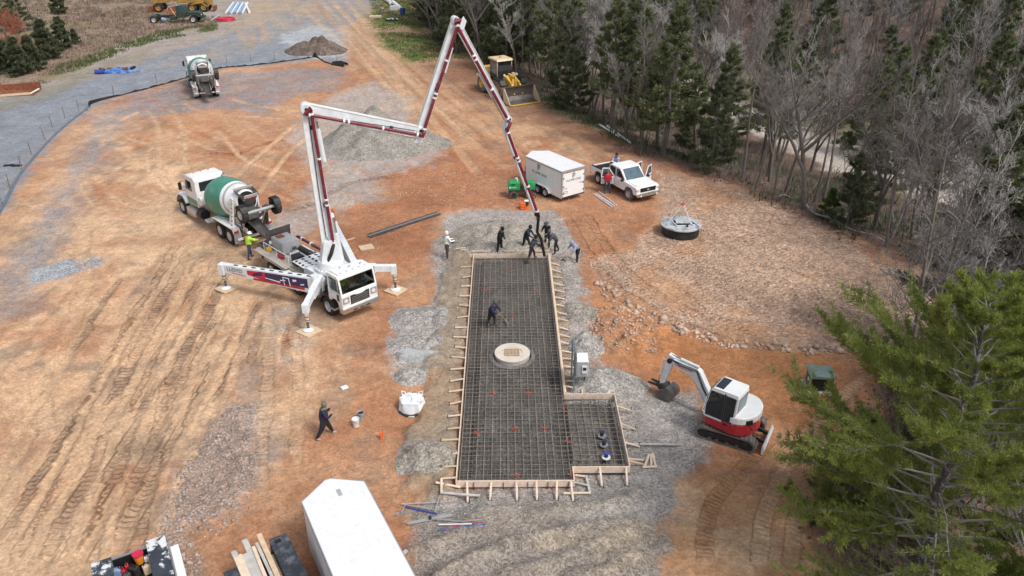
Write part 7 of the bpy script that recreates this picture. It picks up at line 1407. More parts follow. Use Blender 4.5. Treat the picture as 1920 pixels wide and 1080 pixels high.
person('worker in a white hooded top and brown trousers holding a remote by the gravel heap', 839, 486, 20, 4, ((4, 4), (-4, 2)), ((35, 5, 60), (35, 5, 60)), 'cloth_white', 'brown', 'boots', 'hood', bulk=1.25)
cx, cy = gx(839, 486); t = thing('remote_control', 'small black boom remote box held by the worker in white', 'remote', (cx + .30, cy + .11, 1.08), R(20)); MB().box((0, 0, 0), (.16, .3, .12)).build('case', M['black'], t, bevel=0.02); MB().tube([(0, .1, .06), (0, .1, .12)], .012, 6).build('joystick', M['black'], t); MB().tube([(0, -.1, .06), (0, -.1, .12)], .012, 6).build('joystick', M['black'], t)
person('worker in black standing behind the far form board, head bowed', 936, 481, -30, 12, ((5, 5), (-3, 2)), ((10, 5, 25), (10, 5, 25)), 'cloth_black', 'cloth_black', 'boots', 'hood', nod=25, xy=(-.32, 42.85))
person('worker in navy leaning forward beside the hose, left of its end', 984, 473, -25, 30, ((25, 25), (-8, 10)), ((30, 15, 20), (35, 10, 25)), 'cloth_navy', 'cloth_black', 'boots', 'hood', 'cloth_black', nod=5, xy=gx(985, 474))
person('worker in a dark grey hooded top astride the rebar steering the hose', 993, 491, 8, 25, ((30, 20), (-22, 8)), ((62, 10, 15), (48, 8, 25)), 'cloth_grey', 'cloth_black', 'boots', 'hood', 'cloth_black', nod=5, z=.26, spread=.32, kneehigh=True, xy=(1.50, 41.75))
person('worker in black with a dark hard hat standing on the gravel heap with a shovel', 1025, 460, -120, 10, ((8, 4), (-6, 4)), ((30, 12, 45), (20, 20, 60)), 'cloth_black', 'cloth_black', 'boots', 'helmet', 'cloth_grey', nod=20, xy=gx(1026, 462))
person('worker in a grey hooded top bending over a shovel behind the right form corner', 1038, 474, 195, 45, ((15, 14), (-12, 12)), ((28, 8, 15), (40, 8, 25)), 'cloth_grey', 'cloth_black', 'boots', 'hood', nod=0, xy=gx(1042, 474))
person('worker in a pale blue hooded top stooping with a shovel right of the forms', 1082, 491, 215, 50, ((20, 18), (-10, 14)), ((20, 10, 20), (38, 10, 20)), 'cloth_blue', 'cloth_black', 'boots_tan', 'hood', nod=5)
person('worker in navy and grey hat walking on the rebar pulling a rake', 922, 613, -35, 20, ((10, 8), (-11, 8)), ((40, 5, 30), (30, 8, 45)), 'cloth_navy', 'cloth_black', 'boots', 'hood', 'cloth_grey', nod=15, z=.26, kneehigh=True, h=1.62, bulk=1.3, xy=gx(922, 612, .26))
person('man in a dark jacket and camouflage hood striding alone over the clay in the foreground', 611, 819, 15, 8, ((24, 6), (-20, 14)), ((18, 14, 118), (22, 14, 105)), 'cloth_navy', 'cloth_black', 'boots_tan', 'hood', 'camo', nod=8, bulk=1.5, h=1.80)
person('worker in a lime hi-vis jacket and jeans beside the pump hopper', 470, 484, 40, 14, ((14, 6), (-14, 4)), ((40, 8, 40), (55, 10, 20)), 'hi_vis', 'jeans', 'boots', 'helmet', 'white_clean', nod=5, bulk=1.25)
person('man in a red jacket and jeans by the open pickup door', 1138, 362, -70, 0, ((3, 2), (-2, 2)), ((12, 12, 30), (8, 14, 20)), 'cloth_red', 'jeans', 'boots', 'hair', 'camo', bulk=1.25)
person('person in a blue top on the far side of the pickup bed, mostly hidden', 1152, 322, -120, 10, ((3, 2), (-2, 2)), ((40, 10, 30), (40, 10, 30)), 'cloth_blue', 'jeans', 'boots', 'hood', 'cloth_navy', xy=(8.35, 57.1))
_c2, _s2 = math.cos(PH), math.sin(PH); lx, ly = .62, -.60
person('operator in a lime hi-vis jacket sitting in the pump truck cab', 0, 0, math.degrees(PH), 2, ((80, 82), (80, 82)), ((45, 8, 40), (45, 8, 40)), 'hi_vis', 'jeans', 'boots', 'hair', 'hair', z=1.22, h=1.62, xy=(P0[0] + lx * _c2 - ly * _s2, P0[1] + lx * _s2 + ly * _c2))
hand_tool('rake', 'long-handled rake held by the worker on the rebar', 'rake', (gx(922, 613)[0] + .28, gx(922, 613)[1] - .25, 1.15), (*gx(950, 606, .3), .34), 'alu', .016, 'rake')
a = gx(1038, 474); hand_tool('shovel', 'shovel of the worker in grey behind the form corner', 'shovel', (a[0] - .35, a[1] - .15, .95), (a[0] - .75, a[1] - .25, .25), 'wood_pale', .018, 'shovel')
a = gx(1082, 491); hand_tool('shovel', 'shovel of the stooping worker in pale blue', 'shovel', (a[0] - .30, a[1] - .30, .85), (a[0] - .78, a[1] - .22, .25), 'wood_tan', .018, 'shovel')
a = gx(1026, 462); hand_tool('shovel', 'shovel of the worker in the hard hat', 'shovel', (a[0] - .22, a[1] - .30, 1.2), (a[0] - .45, a[1] - .45, .35), 'wood_tan', .018, 'shovel')
a = (-.32, 42.85)

# ================================================================== SMALL THINGS ON THE SITE
x, y = gx(773, 766); BGK = thing('bulk_bag', 'large slumped white woven sack on the clay left of the forms', 'bulk bag', (x, y, top(x, y)))
mb = MB(); na, nr_ = 32, 10; vs = []
for i in range(nr_ + 1):
    for j in range(na):
        t = 2 * math.pi * j / na; q = i / nr_; fold = .05 * math.sin(6 * t + 3 * q) + .04 * math.sin(11 * t); sq = 1 / max(abs(math.cos(t)), abs(math.sin(t))) ** .35
        r_ = (.56 * (1 - .25 * q) if q < .6 else .476 * (1 - (q - .6) / .4) ** .8 + .02) * (1 + fold) * sq; vs.append((r_ * math.cos(t), r_ * .85 * math.sin(t), .52 * min(1, q / .62) ** .8 + (.06 * math.sin(4 * t) if q > .6 else 0) + .12 * max(0, q - .6)))
mb.add(vs, [(i * na + j, i * na + (j + 1) % na, (i + 1) * na + (j + 1) % na, (i + 1) * na + j) for i in range(nr_) for j in range(na)]); mb.build('sack', M['bagwhite'], BGK, smooth=True)
for sx, sy in ((-.42, .32), (.42, .32), (.40, -.3)): MB().tube([(sx, sy, .45), (sx * 1.1, sy * 1.1, .66), (sx * .7, sy * 1.0, .62), (sx * .6, sy * .9, .5)], .022, 6).build('lift_loop', M['bagwhite'], BGK)
MB().lathe([(.01, .60), (.05, .61), (.06, .50)], (0, -.03, 0), (0, 0, 1), 24).build('dark_hem', M['dark'], BGK)  # dark band round the foot of the sack
for (px, py), m_, lab, inner in (((668, 799), 'bucket', 'white plastic bucket, nearer of the pair on the clay', 'bucket'), ((677, 787), 'grey', 'grey bucket with dark inside behind the white one', 'black')):
    x, y = gx(px, py); t = thing('bucket', lab, 'bucket', (x, y, top(x, y) + .01), 0, 'buckets on the clay')
    MB().lathe([(0, 0), (0, .125), (.34, .15), (.36, .16), (.38, .16), (.38, .145), (.05, .118)], (0, 0, 0), (0, 0, 1), 24).build('pail', M[m_], t, smooth=True); MB().lathe([(.30, .135), (.31, 0)], (0, 0, 0), (0, 0, 1), 24).build('contents', M[inner], t); MB().tube([(0, .16, .33), (.1, .13, .2), (.16, 0, .12), (.1, -.13, .2), (0, -.16, .33)], .006, 5).build('bail', M['steel'], t)
x, y = gx(716, 823); t = thing('marker_stake', 'orange marker stake standing among pale chips', 'stake', (x, y, top(x, y) - .05)); MB().box((0, 0, .17), (.11, .05, .4), (0, .05, .3)).build('stake', M['orange'], t, bevel=0.004); MB().bar((.03, 0, .35), (.07, .02, .52), .03, .02).build('ribbon', M['orange'], t); MB().box((.0, .0, .36), (.16, .08, .015), (.2, .3, .3)).build('flag', M['orange'], t)
x, y = gx(772, 781); t = thing('caulk_tube', 'white tube and black lid lying under the sack', 'tube', (x, y, top(x, y) + .04)); MB().cyl((-.12, -.05, 0), (.12, -.06, 0), .03, n=10).build('tube', M['pvc'], t); MB().cyl((-.03, .16, -.02), (-.03, .16, 0.02), .05, n=10).build('lid', M['black'], t)
a_, b_ = gx(692, 445), gx(823, 402); t = thing('steel_beam', 'long dark steel channel lying on red clay behind the pump', 'beam', (*a_, top(*a_))); dv = Vector((b_[0] - a_[0], b_[1] - a_[1], 0)); s_ = Vector((-dv.y, dv.x, 0)).normalized()
MB().bar((0, 0, .08), dv + Vector((0, 0, .08)), .34, .05).build('web', M['galv'], t); 
for sd in (-1, 1): MB().bar(s_ * sd * .17 + Vector((0, 0, .1)), dv + s_ * sd * .17 + Vector((0, 0, .1)), .03, .16).build('flange', M['steel'], t)
for (p, q, lab) in (((1114, 366), (1147, 388), 'left white pipe of three on the clay by the pickup'), ((1117, 365), (1152, 387), 'middle white pipe of three on the clay by the pickup'), ((1123, 360), (1156, 386), 'right thinner white pipe of three on the clay by the pickup')):
    A, B_ = gx(*p), gx(*q); tag(MB().cyl((*A, top(*A) + .05), (*B_, top(*B_) + .05), .045 if 'thinner' not in lab else .03, n=10).build('pvc_pipe', M['pvc'], None, smooth=True), lab, 'pipe', 'white pipes by the pickup')
for (p, q, lab) in (((1124, 236), (1160, 258), 'long white pipe lying at the wood edge, nearer the clearing'), ((1138, 238), (1182, 270), 'long white pipe lying at the wood edge, nearer the trees')):
    A, B_ = gx(*p), gx(*q); tag(MB().tube([(*A, top(*A) + .12), (A[0] * .5 + B_[0] * .5, A[1] * .5 + B_[1] * .5, max(top(A[0] * .5 + B_[0] * .5, A[1] * .5 + B_[1] * .5), (top(*A) + top(*B_)) / 2) + .12), (*B_, top(*B_) + .12)], .09, 10).build('drain_pipe', M['pvc'], None, smooth=True), lab, 'pipe', 'white pipes at the wood edge')
# silt fence: thin stakes and a sagging black cloth, flattened on the nearer run
SF = PX([(-40, 450), (0, 398), (40, 325), (95, 262), (130, 230), (165, 203), (178, 192), (260, 170), (345, 148), (410, 130), (470, 124), (560, 112), (592, 108), (612, 118), (648, 124)])
sfp = smooth_line(SF, 14); t = thing('silt_fence', 'sagging black silt fence on thin stakes along the gravel road', 'silt fence', (0, 0, 0))
vs = []; fs = []; acc = 0; up0 = []
for i, p in enumerate(sfp):
    a, b = np.array(sfp[max(0, i - 1)]), np.array(sfp[min(len(sfp) - 1, i + 1)]); d = (b - a) / np.hypot(*(b - a)); n_ = np.array([-d[1], d[0]])
    idx = i / 14; z0 = top(*p); wob = .5 + .5 * math.sin(i * 1.7) * math.sin(i * .6)
    if idx < 5.2: w_, hgt = .30, .05 + .07 * wob
    else: w_, hgt = .16, .07 + .16 * wob * (1 if random.random() < .8 else .4)
    if 5.4 < idx < 6.6: hgt = .42 - .2 * (idx - 5.4)
    if 11.75 < idx < 12.15: hgt = .7 * (1 - abs(idx - 11.95) / .25)
    if 13.3 < idx < 14.2: w_, hgt = .9, .6 * (1 - abs(idx - 13.8)) 
    for q, (ww, hh) in enumerate(((0, -.05), (.15, .45), (.45, 1.0), (.8, .72), (1.0, .1))): vs.append((p[0] + n_[0] * (ww - .4) * w_, p[1] + n_[1] * (ww - .4) * w_, z0 + hgt * hh))
for i in range(len(sfp) - 1):
    for q in range(4): fs.append((i * 5 + q, i * 5 + q + 1, (i + 1) * 5 + q + 1, (i + 1) * 5 + q))
k_ = int(5.2 * 14); mb = MB(); mb.add(vs[:(k_ + 1) * 5], fs[:k_ * 4]); o = mb.build('fallen_cloth', M['fabric_sheen'], t); mb = MB(); mb.add(vs[k_ * 5:], [tuple(i - k_ * 5 for i in f) for f in fs[k_ * 4:]]); o2 = mb.build('cloth', M['fabric_black'], t)
for px, py in [(5, 385), (18, 352), (40, 318), (60, 290), (85, 262), (100, 240), (122, 222), (148, 208), (213, 180), (294, 155), (426, 122), (470, 116), (515, 113), (556, 108), (631, 119)]:
    x, y = gx(px, py); MB().bar((x, y, top(x, y) - .2), (x + random.uniform(-.12, .12), y, top(x, y) + 1.05), .045, .04, upv=(1, 0, 0)).build('stake', M['bark'], t)
x, y = gx(25, 311); t = thing('black_rag', 'crumpled black rag lying on the gravel road', 'rag', (x, y, top(x, y))); 
for k in range(4): MB().ball((-.5 + .32 * k, .1 * math.sin(k * 2), .04), (.28, .2, .08), 8, 5).build('fold', M['fabric_black'], t)
# blue tarpaulin heap
x, y = gx(222, 136); t = thing('tarp_heap', 'long heap of scrap under a crumpled blue tarpaulin beside the road', 'tarp', (x, y, top(x, y)), R(12))
mb = MB(); na = 36; vs = []
for i in range(9):
    for j in range(na):
        q = i / 8; th_ = 2 * math.pi * j / na; r_ = 1 - q ** 1.5; n0 = float(fbm(np.array([math.cos(th_) * 2 + 9]), np.array([math.sin(th_) * 2 + i * .6]), 77, 3, 1.2)[0]); vs.append((2.4 * r_ * math.cos(th_) * (.75 + .5 * n0), .62 * r_ * math.sin(th_) * (.7 + .6 * n0), (.55 * q ** .6) * (.45 + 1.0 * n0)))
mb.add(vs, [(i * na + j, i * na + (j + 1) % na, (i + 1) * na + (j + 1) % na, (i + 1) * na + j) for i in range(8) for j in range(na)]); mb.build('sheet', M['tarp'], t)
for k in range(5): MB().box((-1.6 + k * .8, random.uniform(-.2, .3), .42), (.6, .28, .2), (random.uniform(-.3, .3), .2, k)).build('scrap_board', M['rust' if k % 2 else 'dark'], t)
MB().cyl((-2.3, -.3, .25), (-1.3, -.5, .25), .25, n=12).build('rolled_tarp', M['blue'], t)
# rusty dredge bucket at the left edge
x, y = gx(28, 176); t = thing('scrap_bucket', 'big rusty steel bucket lying open at the left edge', 'scrap', (x, y, top(x, y)), R(8))
MB().prism([(-1.6, 0), (-1.9, 1.3), (-1.8, 1.4), (-1.35, .2), (2.1, .08), (2.1, 0)], -.9, 1.2).build('shell', M['rust'], t)
MB().bar((-1.7, 1.2, .3), (2.2, 1.1, .55), .08, .75).build('far_side', M['rust'], t); MB().box((-1.75, -.6, .7), (.5, .7, 1.3), (0, -.3, .2)).build('corner_plate', M['rust'], t, bevel=0.03); MB().bar((1.6, -.7, .1), (2.3, .3, .4), .1, .1).build('edge_bar', M['pvc'], t); MB().bar((-1.2, -.9, .1), (1.7, -.75, .18), .3, .16).build('lip', M['wood_tan'], t)
# old army truck and grader
a_, b_ = gx(294, 42), gx(367, 41); ang = math.atan2(b_[1] - a_[1], b_[0] - a_[0]); wbz = math.hypot(b_[0] - a_[0], b_[1] - a_[1])
OT = thing('army_truck', 'derelict dark green truck with bare chassis in the weeds', 'truck', (*b_, top(*b_)), ang)
for x_ in (0, -wbz):
    for sd in (-1.0, 1.0): wheel(OT, x_, sd, .55, .55, .3, sd, rm='rim' if sd < 0 else 'olive')
MB().prism([(-.9, .9), (-.9, 1.55), (1.0, 1.5), (1.15, 1.3), (1.15, .8), (.65, .8), (.5, 1.05), (-.5, 1.05)], -.75, .75).build('bonnet', M['olive'], OT, bevel=0.05); MB().prism([(-2.3, .8), (-2.3, 2.2), (-2.1, 2.45), (-1.15, 2.45), (-.95, 1.6), (-.9, .8)], -.95, .95).build('cab', M['olive'], OT, bevel=0.06)
for sd in (-1, 1): glassq('side_window', [(-2.0, sd * .955, 1.65), (-1.1, sd * .955, 1.65), (-1.22, sd * .955, 2.25), (-2.0, sd * .955, 2.25)][::-sd], OT, 'glass_teal'); MB().box((-3.9, sd * .4, .85), (4.6, .1, .25)).build('frame_rail', M['dark'], OT); MB().prism([(-.75, .95), (-.5, 1.2), (.5, 1.2), (.85, .9), (.8, .88), (.47, 1.14), (-.47, 1.14), (-.7, .92)], sd * .75, sd * 1.2).build('fender', M['olive'], OT)
MB().box((-2.9, -.7, .75), (.9, .5, .5)).build('fuel_tank', M['olive'], OT, bevel=0.08); MB().box((-4.3, -.75, .6), (.7, .4, .4), (0, .2, 0)).build('blue_drum', M['bluepvc'], OT, bevel=0.1); MB().bar((-2.6, 0, 1.0), (-4.2, 0, 1.75), 1.2, .1).build('tilted_plate', M['rust'], OT); MB().bar((-2.45, -.6, .9), (-3.1, -.6, 2.1), .1, .1).build('winch_post', M['wood_tan'], OT)
MB().box((1.3, 0, .75), (.15, 2.0, .25)).build('bumper', M['olive'], OT); MB().box((-5.9, 0, .95), (.9, 2.1, .1)).build('rear_deck', M['olive'], OT)
for sd in (-1, 1): MB().cyl((1.15, sd * .6, 1.15), (1.2, sd * .6, 1.15), .12, n=12).build('headlight', M['lamp'], OT)
gp = gx(375, 22); GRD = thing('motor_grader', 'rusting yellow earthmover parked behind the dark green truck', 'grader', (gp[0], gp[1] + .6, top(*gp)), R(4))
for x_ in (.8, -1.0, -6.2):
    for sd in (-1, 1): wheel(GRD, x_, sd * 1.0, .72, .72, .45, sd, tm='tyre', rm='oldyellow')
MB().prism([(-1.9, 1.0), (-1.9, 2.2), (1.8, 2.1), (1.9, 1.0)], -.6, .6).build('engine_hood', M['oldyellow'], GRD, bevel=0.05); MB().prism([(-7.2, 1.0), (-7.2, 1.9), (-2.0, 2.4), (-2.0, 1.8), (-6.5, 1.2), (-6.5, 1.0)], -.25, .25).build('main_beam', M['oldyellow'], GRD, bevel=0.03); MB().box((-2.6, 0, 2.2), (1.4, 1.4, 1.8)).build('cab', M['oldyellow'], GRD, bevel=0.05); MB().bar((-7.6, -1.6, .5), (-6.8, 1.6, .5), .12, .9).build('front_blade', M['rust'], GRD); MB().bar((-4.5, -1.8, .45), (-3.2, 1.8, .45), .12, .7).build('mouldboard', M['rust'], GRD)
for x_ in (2.2, 1.2): MB().box((x_, -.75, 1.3), (.12, .1, 2.4)).build('rear_post', M['oldyellow'], GRD)
MB().bar((2.2, -.9, .5), (2.2, .9, .5), .3, .6).build('ripper', M['rust'], GRD); MB().prism([(-1.0, 1.3), (.6, 1.5), (1.6, .9), (1.4, .8), (.5, 1.35), (-1.0, 1.15)], -1.3, -.65).build('fender', M['oldyellow'], GRD)
# pipes and hose coil by the truck
PGP = 'pipes stacked by the road'
PLB = ['first', 'second', 'third', 'fourth', 'fifth', 'sixth', 'seventh']
for k in range(7):
    A, B_ = gx(424 + k * 5.2, 26 - k * .0 + (k % 2)), gx(438 + k * 4.4, 8); tag(MB().cyl((*A, top(*A) + .18 + .1 * (k % 2)), (*B_, top(*B_) + .18 + .1 * (k % 2)), .17, n=12).build('drain_pipe', M['bluepvc'] if k % 2 else M['pvc'], None, smooth=True), f"{PLB[k]} from the left of the fanned pipes beside the gravel road", 'pipe', PGP)
A, B_ = gx(468, 25), gx(459, 8); tag(MB().cyl((*A, top(*A) + .2), (*B_, top(*B_) + .2), .2, n=12).build('drain_pipe', M['pvc'], None, smooth=True), 'thick white pipe apart from the fanned pipes, at their right', 'pipe', PGP)
A, B_ = gx(396, 40), gx(412, 30); tag(MB().cyl((*A, top(*A) + .2), (*B_, top(*B_) + .2), .14, n=10).build('drain_pipe', M['grey'], None, smooth=True), 'short grey pipe between the red hose coil and the truck', 'pipe', PGP)
x, y = gx(423, 38); t = thing('hose_coil', 'flat coil of bright red hose lying by the pipes', 'hose coil', (x, y, top(x, y)))
for k, (rx, zz) in enumerate(((1.35, .1), (1.2, .22), (1.3, .32))): MB().tube([(rx * math.cos(a), rx * .75 * math.sin(a), zz) for a in np.linspace(0, 2 * math.pi, 29)], .12, 8, caps=False).build('turn', M['inkred'], t, smooth=True)
# the grass corner: pallets, stump, pipes, scrap
for (px, py), lab in (((704, 34), 'slatted pale pallet lying flat on the grass'), ((735, 40), 'broken dark pallet with crossed boards at the grass edge')):
    x, y = gx(px, py); t = thing('pallet', lab, 'pallet', (x, y, top(x, y)), R(random.uniform(-8, 8)), 'pallets on the grass'); dk = 'dark' in lab
    for k in range(6): MB().box((-.75 + .3 * k, 0, .30), (.2, 1.3, .05), (0, 0, 0 if not dk else random.uniform(-.15, .15))).build('slat', M['wood_pale' if not dk else ('wood_grey' if k % 2 else 'dark')], t)
    for k in (-.55, 0, .55): MB().box((0, k, .16), (1.8, .1, .22)).build('runner', M['wood_tan' if not dk else 'dark'], t)
    if dk:
        for a in (.7, -.7): MB().box((-.3, 0, .36 + .03 * a), (1.3, .12, .05), (0, 0, a)).build('crossed_board', M['wood_grey'], t)
x, y = gx(716, 26); t = thing('log_stump', 'cut round log standing on the grass', 'log', (x, y, top(x, y))); MB().cyl((0, 0, 0), (.1, .1, .8), .42, .38, 14).build('bark', M['bark'], t); MB().cyl((.1, .1, .8), (.1, .1, .83), .36, .36, 14).build('cut_face', M['wood_pale'], t)
x, y = gx(738, 20); t = thing('white_tub', 'white plastic tub at the edge of the pines', 'tub', (x, y, top(x, y))); MB().prism([(-.6, 0), (-.5, .7), (.45, .8), (.7, 0)], -.4, .4).build('tub', M['pvc'], t, bevel=0.06); MB().tube([(-.5, -.3, .7), (.4, -.3, .8)], .03, 6).build('rim', M['pvc'], t)
for (p, q, lab) in (((722, 1), (733, 9), 'farther of two thick white pipes at the pines'), ((737, 8), (750, 19), 'nearer of two thick white pipes at the pines')):
    A, B_ = gx(*p), gx(*q); tag(MB().cyl((*A, top(*A) + .35), (*B_, top(*B_) + .35), .32, n=14).build('culvert_pipe', M['pvc'], None, smooth=True), lab, 'pipe', 'white pipes at the pines')
x, y = gx(755, 27); t = thing('blue_drum', 'dark blue drum half hidden under the pines', 'drum', (x, y, top(x, y))); MB().cyl((0, 0, 0), (0, 0, .95), .42, n=16).build('barrel', M['blue'], t, bevel=0.03); MB().lathe([(.3, .42), (.32, .45), (.34, .42)], (0, 0, 0), (0, 0, 1), 16).build('ring', M['blue'], t)
# ================================================================== TREES
def rot_about(v, ax, a): return Matrix.Rotation(a, 3, ax) @ v
class Fast:
    """plain vertex and face lists for many thin pieces"""
    def __init__(s): s.v = []; s.f = []
    def spike(s, pts, r0, r1, n=3):
        k = len(pts); b = len(s.v); u = None
        for i, p in enumerate(pts):
            a = (pts[min(i + 1, k - 1)] - pts[max(i - 1, 0)]); a = a.normalized() if a.length > 1e-9 else Vector((0, 0, 1))
            u = a.orthogonal().normalized() if u is None else (u - a * u.dot(a)).normalized(); v = a.cross(u); rr = r0 + (r1 - r0) * i / (k - 1)
            for j in range(n): c_ = 2 * math.pi * j / n; s.v.append(p + (u * math.cos(c_) + v * math.sin(c_)) * rr)
        for i in range(k - 1):
            for j in range(n): s.f.append((b + i * n + j, b + i * n + (j + 1) % n, b + (i + 1) * n + (j + 1) % n, b + (i + 1) * n + j))
    def tri(s, a, b, c): k = len(s.v); s.v += [a, b, c]; s.f.append((k, k + 1, k + 2))
    def mesh(s, name, m, smooth=False):
        me = bpy.data.meshes.new(name); me.from_pydata([tuple(p) for p in s.v], [], s.f); me.materials.append(m)
        if smooth: me.polygons.foreach_set('use_smooth', [True] * len(me.polygons))
        return me
def wander(rg, p, d, L, n, wob, lift=0.0):
    pts = [p.copy()]; d = d.copy()
    for i in range(n):
        d = (d + Vector((rg.gauss(0, wob), rg.gauss(0, wob), rg.gauss(0, wob) + lift))).normalized(); p = p + d * (L / n); pts.append(p)
    return pts
def bare_tree(seed, h, r0, tm, cm, detail=1.0, lean=0.0, fork=False, spread=0.62, first=0.42):
    rg = random.Random(seed); T = Fast(); Cn = Fast()
    stems = [(Vector((0, 0, -1.2)), Vector((lean, rg.uniform(-.06, .06), 1)).normalized(), h * .9 + 1.2, r0)]
    trunkpts = wander(rg, stems[0][0], stems[0][1], stems[0][2], 9, .05); T.spike(trunkpts, r0, r0 * .22, 9); leaders = [trunkpts]
    if fork:
        for k in range(2):
            i0 = rg.randint(2, 4); p = trunkpts[i0]; d = Vector((math.cos(2.2 * k + seed), math.sin(2.2 * k + seed), 1.6)).normalized(); q = wander(rg, p, d, h * .62, 7, .07, .04); T.spike(q, r0 * .65, r0 * .15, 7); leaders.append(q)
    def grow(p, d, L, r, lev):
        n = 4 if lev < 2 else 3 if lev < 3 else 2
        pts = wander(rg, p, d, L, n, .13 if lev < 3 else .18, .07); Cn.spike(pts, r, r * (.35 if lev < 3 else .3), 5 if lev == 0 else 3)
        if lev >= (3 if detail > .4 else 2): return
        k = int([7, 6, 5][lev] * (detail if lev else 1) + rg.random())
        for i in range(k):
            t = .22 + .78 * (i + rg.random()) / k; q = t * n; j = min(n - 1, int(q)); pp = pts[j].lerp(pts[j + 1], q - j); dd = (pts[j + 1] - pts[j]).normalized()
            ax = dd.orthogonal().normalized(); ax = rot_about(ax, dd, rg.uniform(0, 6.28)); nd = rot_about(dd, ax, rg.uniform(.45, .95)); nd = (nd + Vector((0, 0, .15))).normalized()
            grow(pp, nd, L * rg.uniform(.38, .62) * (1.1 - .4 * t), max(.008, r * .5), lev + 1)
    for pts in leaders:
        n = len(pts) - 1; k = int(13 if pts is trunkpts and not fork else 8)
        for i in range(k):
            t = first + (1 - first) * (i + rg.random()) / k; q = t * n; j = min(n - 1, int(q)); pp = pts[j].lerp(pts[j + 1], q - j); a = i * 2.4 + rg.uniform(-.5, .5); el_ = rg.uniform(.55, 1.08)
            grow(pp, Vector((math.cos(a) * math.cos(el_), math.sin(a) * math.cos(el_), math.sin(el_))), h * .34 * (1.15 - .6 * (t - first) / (1 - first)) * spread * rg.uniform(.8, 1.2), max(.015, r0 * .34 * (1.2 - .8 * t)), 0)
        grow(pts[-1], (pts[-1] - pts[-2]).normalized(), h * .16, r0 * .2, 1)
    return T.mesh('trunk', tm, True), Cn.mesh('crown', cm)
def pine_tree(seed, h, r0, tm, lm, limbs=46, reach=.26, tufts=9, blade=.26, bw=.05, blades=7, lean=(0, 0), base=.22, prof=None, sub=3, rise=.25, wood=None, curve=0.0):
    rg = random.Random(seed); T = Fast(); W = Fast(); N = Fast(); UPV = Vector((0, 0, 1))
    pts = [Vector((lean[0] * t * h + curve * t * t, lean[1] * t * h, -1.2 + (h + 1.2) * t)) + Vector((rg.gauss(0, .05), rg.gauss(0, .05), 0)) for t in np.linspace(0, 1, 12)]
    T.spike(pts, r0, .03, 10)
    def tuft(p, d, s_=1.0):
        ax = d.orthogonal().normalized(); bx = d.cross(ax)
        for k in range(blades):
            c_ = 2 * math.pi * k / blades + rg.uniform(-.4, .4); fl = rg.uniform(.35, 1.15); dv = (d * math.cos(fl) + (ax * math.cos(c_) + bx * math.sin(c_)) * math.sin(fl) + UPV * .12).normalized() * blade * s_ * rg.uniform(.7, 1.25)
            sd = dv.cross(Vector((rg.gauss(0, 1), rg.gauss(0, 1), rg.gauss(0, 1)))).normalized() * bw * s_; b0 = p + dv * .08; N.tri(b0 - sd * .6, b0 + sd * .6, p + dv) if k % 2 else N.tri(p + dv * .5 - sd, p + dv * .5 + sd, p + dv * 1.05)
    for i in range(limbs):
        t = base + (1 - base) * ((i + rg.random()) / limbs) ** .9; q = t * 11; j = min(10, int(q)); p = pts[j].lerp(pts[j + 1], q - j); a = i * 2.399 + rg.uniform(-.5, .5)
        tt = (t - base) / (1 - base); L = h * reach * (prof(tt) if prof else (1.0 - tt) ** .75 + .10) * rg.uniform(.65, 1.2); e = rise * rg.uniform(-.4, 1.2) + .55 * tt
        d = Vector((math.cos(a) * math.cos(e), math.sin(a) * math.cos(e), math.sin(e))); lp = wander(rg, p, d, L, 5, .07, .015); W.spike(lp, max(.018, r0 * .26 * (1 - .75 * t)), .008, 4)
        ns = max(2, int(sub * 3 * L / (h * reach) + .5))
        for b_ in range(ns):
            u = .30 + .70 * (b_ + rg.random()) / ns; q2 = u * 5; j2 = min(4, int(q2)); bp = lp[j2].lerp(lp[j2 + 1], q2 - j2); dd = (lp[j2 + 1] - lp[j2]).normalized(); nd = (rot_about(dd, UPV, rg.choice((-1, 1)) * rg.uniform(.3, 1.1)) + UPV * rg.uniform(-.1, .3)).normalized()
            bl = L * rg.uniform(.16, .34) * (1.3 - .6 * u); sp = wander(rg, bp, nd, bl, 3, .1, .05); W.spike(sp, .012, .005, 3)
            for k in range(tufts):
                v = (k + rg.random()) / tufts * 3; j3 = min(2, int(v)); tuft(sp[j3].lerp(sp[j3 + 1], v - j3) + Vector((rg.gauss(0, .03), rg.gauss(0, .03), rg.gauss(0, .03))), (sp[j3 + 1] - sp[j3]).normalized())
        for k in range(tufts // 2 + 1): tuft(lp[-1] - d * .1 * k + Vector((rg.gauss(0, .05), rg.gauss(0, .05), 0)), d)
    return T.mesh('trunk', tm, True), W.mesh('limbs', wood or M['twig_dark']), N.mesh('crown', lm)
def plant(name, meshes, x, y, label, cat='tree', rz=None, s=1.0, group=None, z=None, tilt=(0, 0)):
    t = thing(name, label, cat, (x, y, (gz(x, y) if z is None else z) - .1), rz if rz is not None else random.uniform(0, 6.28), group); t.scale = (s, s, s); t.rotation_euler[0] = tilt[0]; t.rotation_euler[1] = tilt[1]
    for me in meshes:
        o = bpy.data.objects.new(me.name.split('.')[0], me); col.objects.link(o); o.parent = t
    return t
RG = random.Random(21)
BARE = [bare_tree(100 + k, (10.5, 11.5, 9.0, 12, 8.5, 10, 11)[k], (.16, .19, .13, .2, .11, .15, .17)[k], M['bark'], M[('twig', 'twig_pale', 'twig', 'twig_dark', 'twig_red', 'twig_pale', 'twig_dark')[k]], 1.0, RG.uniform(-.1, .1), k in (1, 3, 6)) for k in range(7)] + [bare_tree(180 + k, 12.5 - k, .115 - .02 * k, M['bark'], M[('twig', 'twig_pale')[k]], .9, RG.uniform(-.08, .08), False, .36, .55) for k in range(2)]
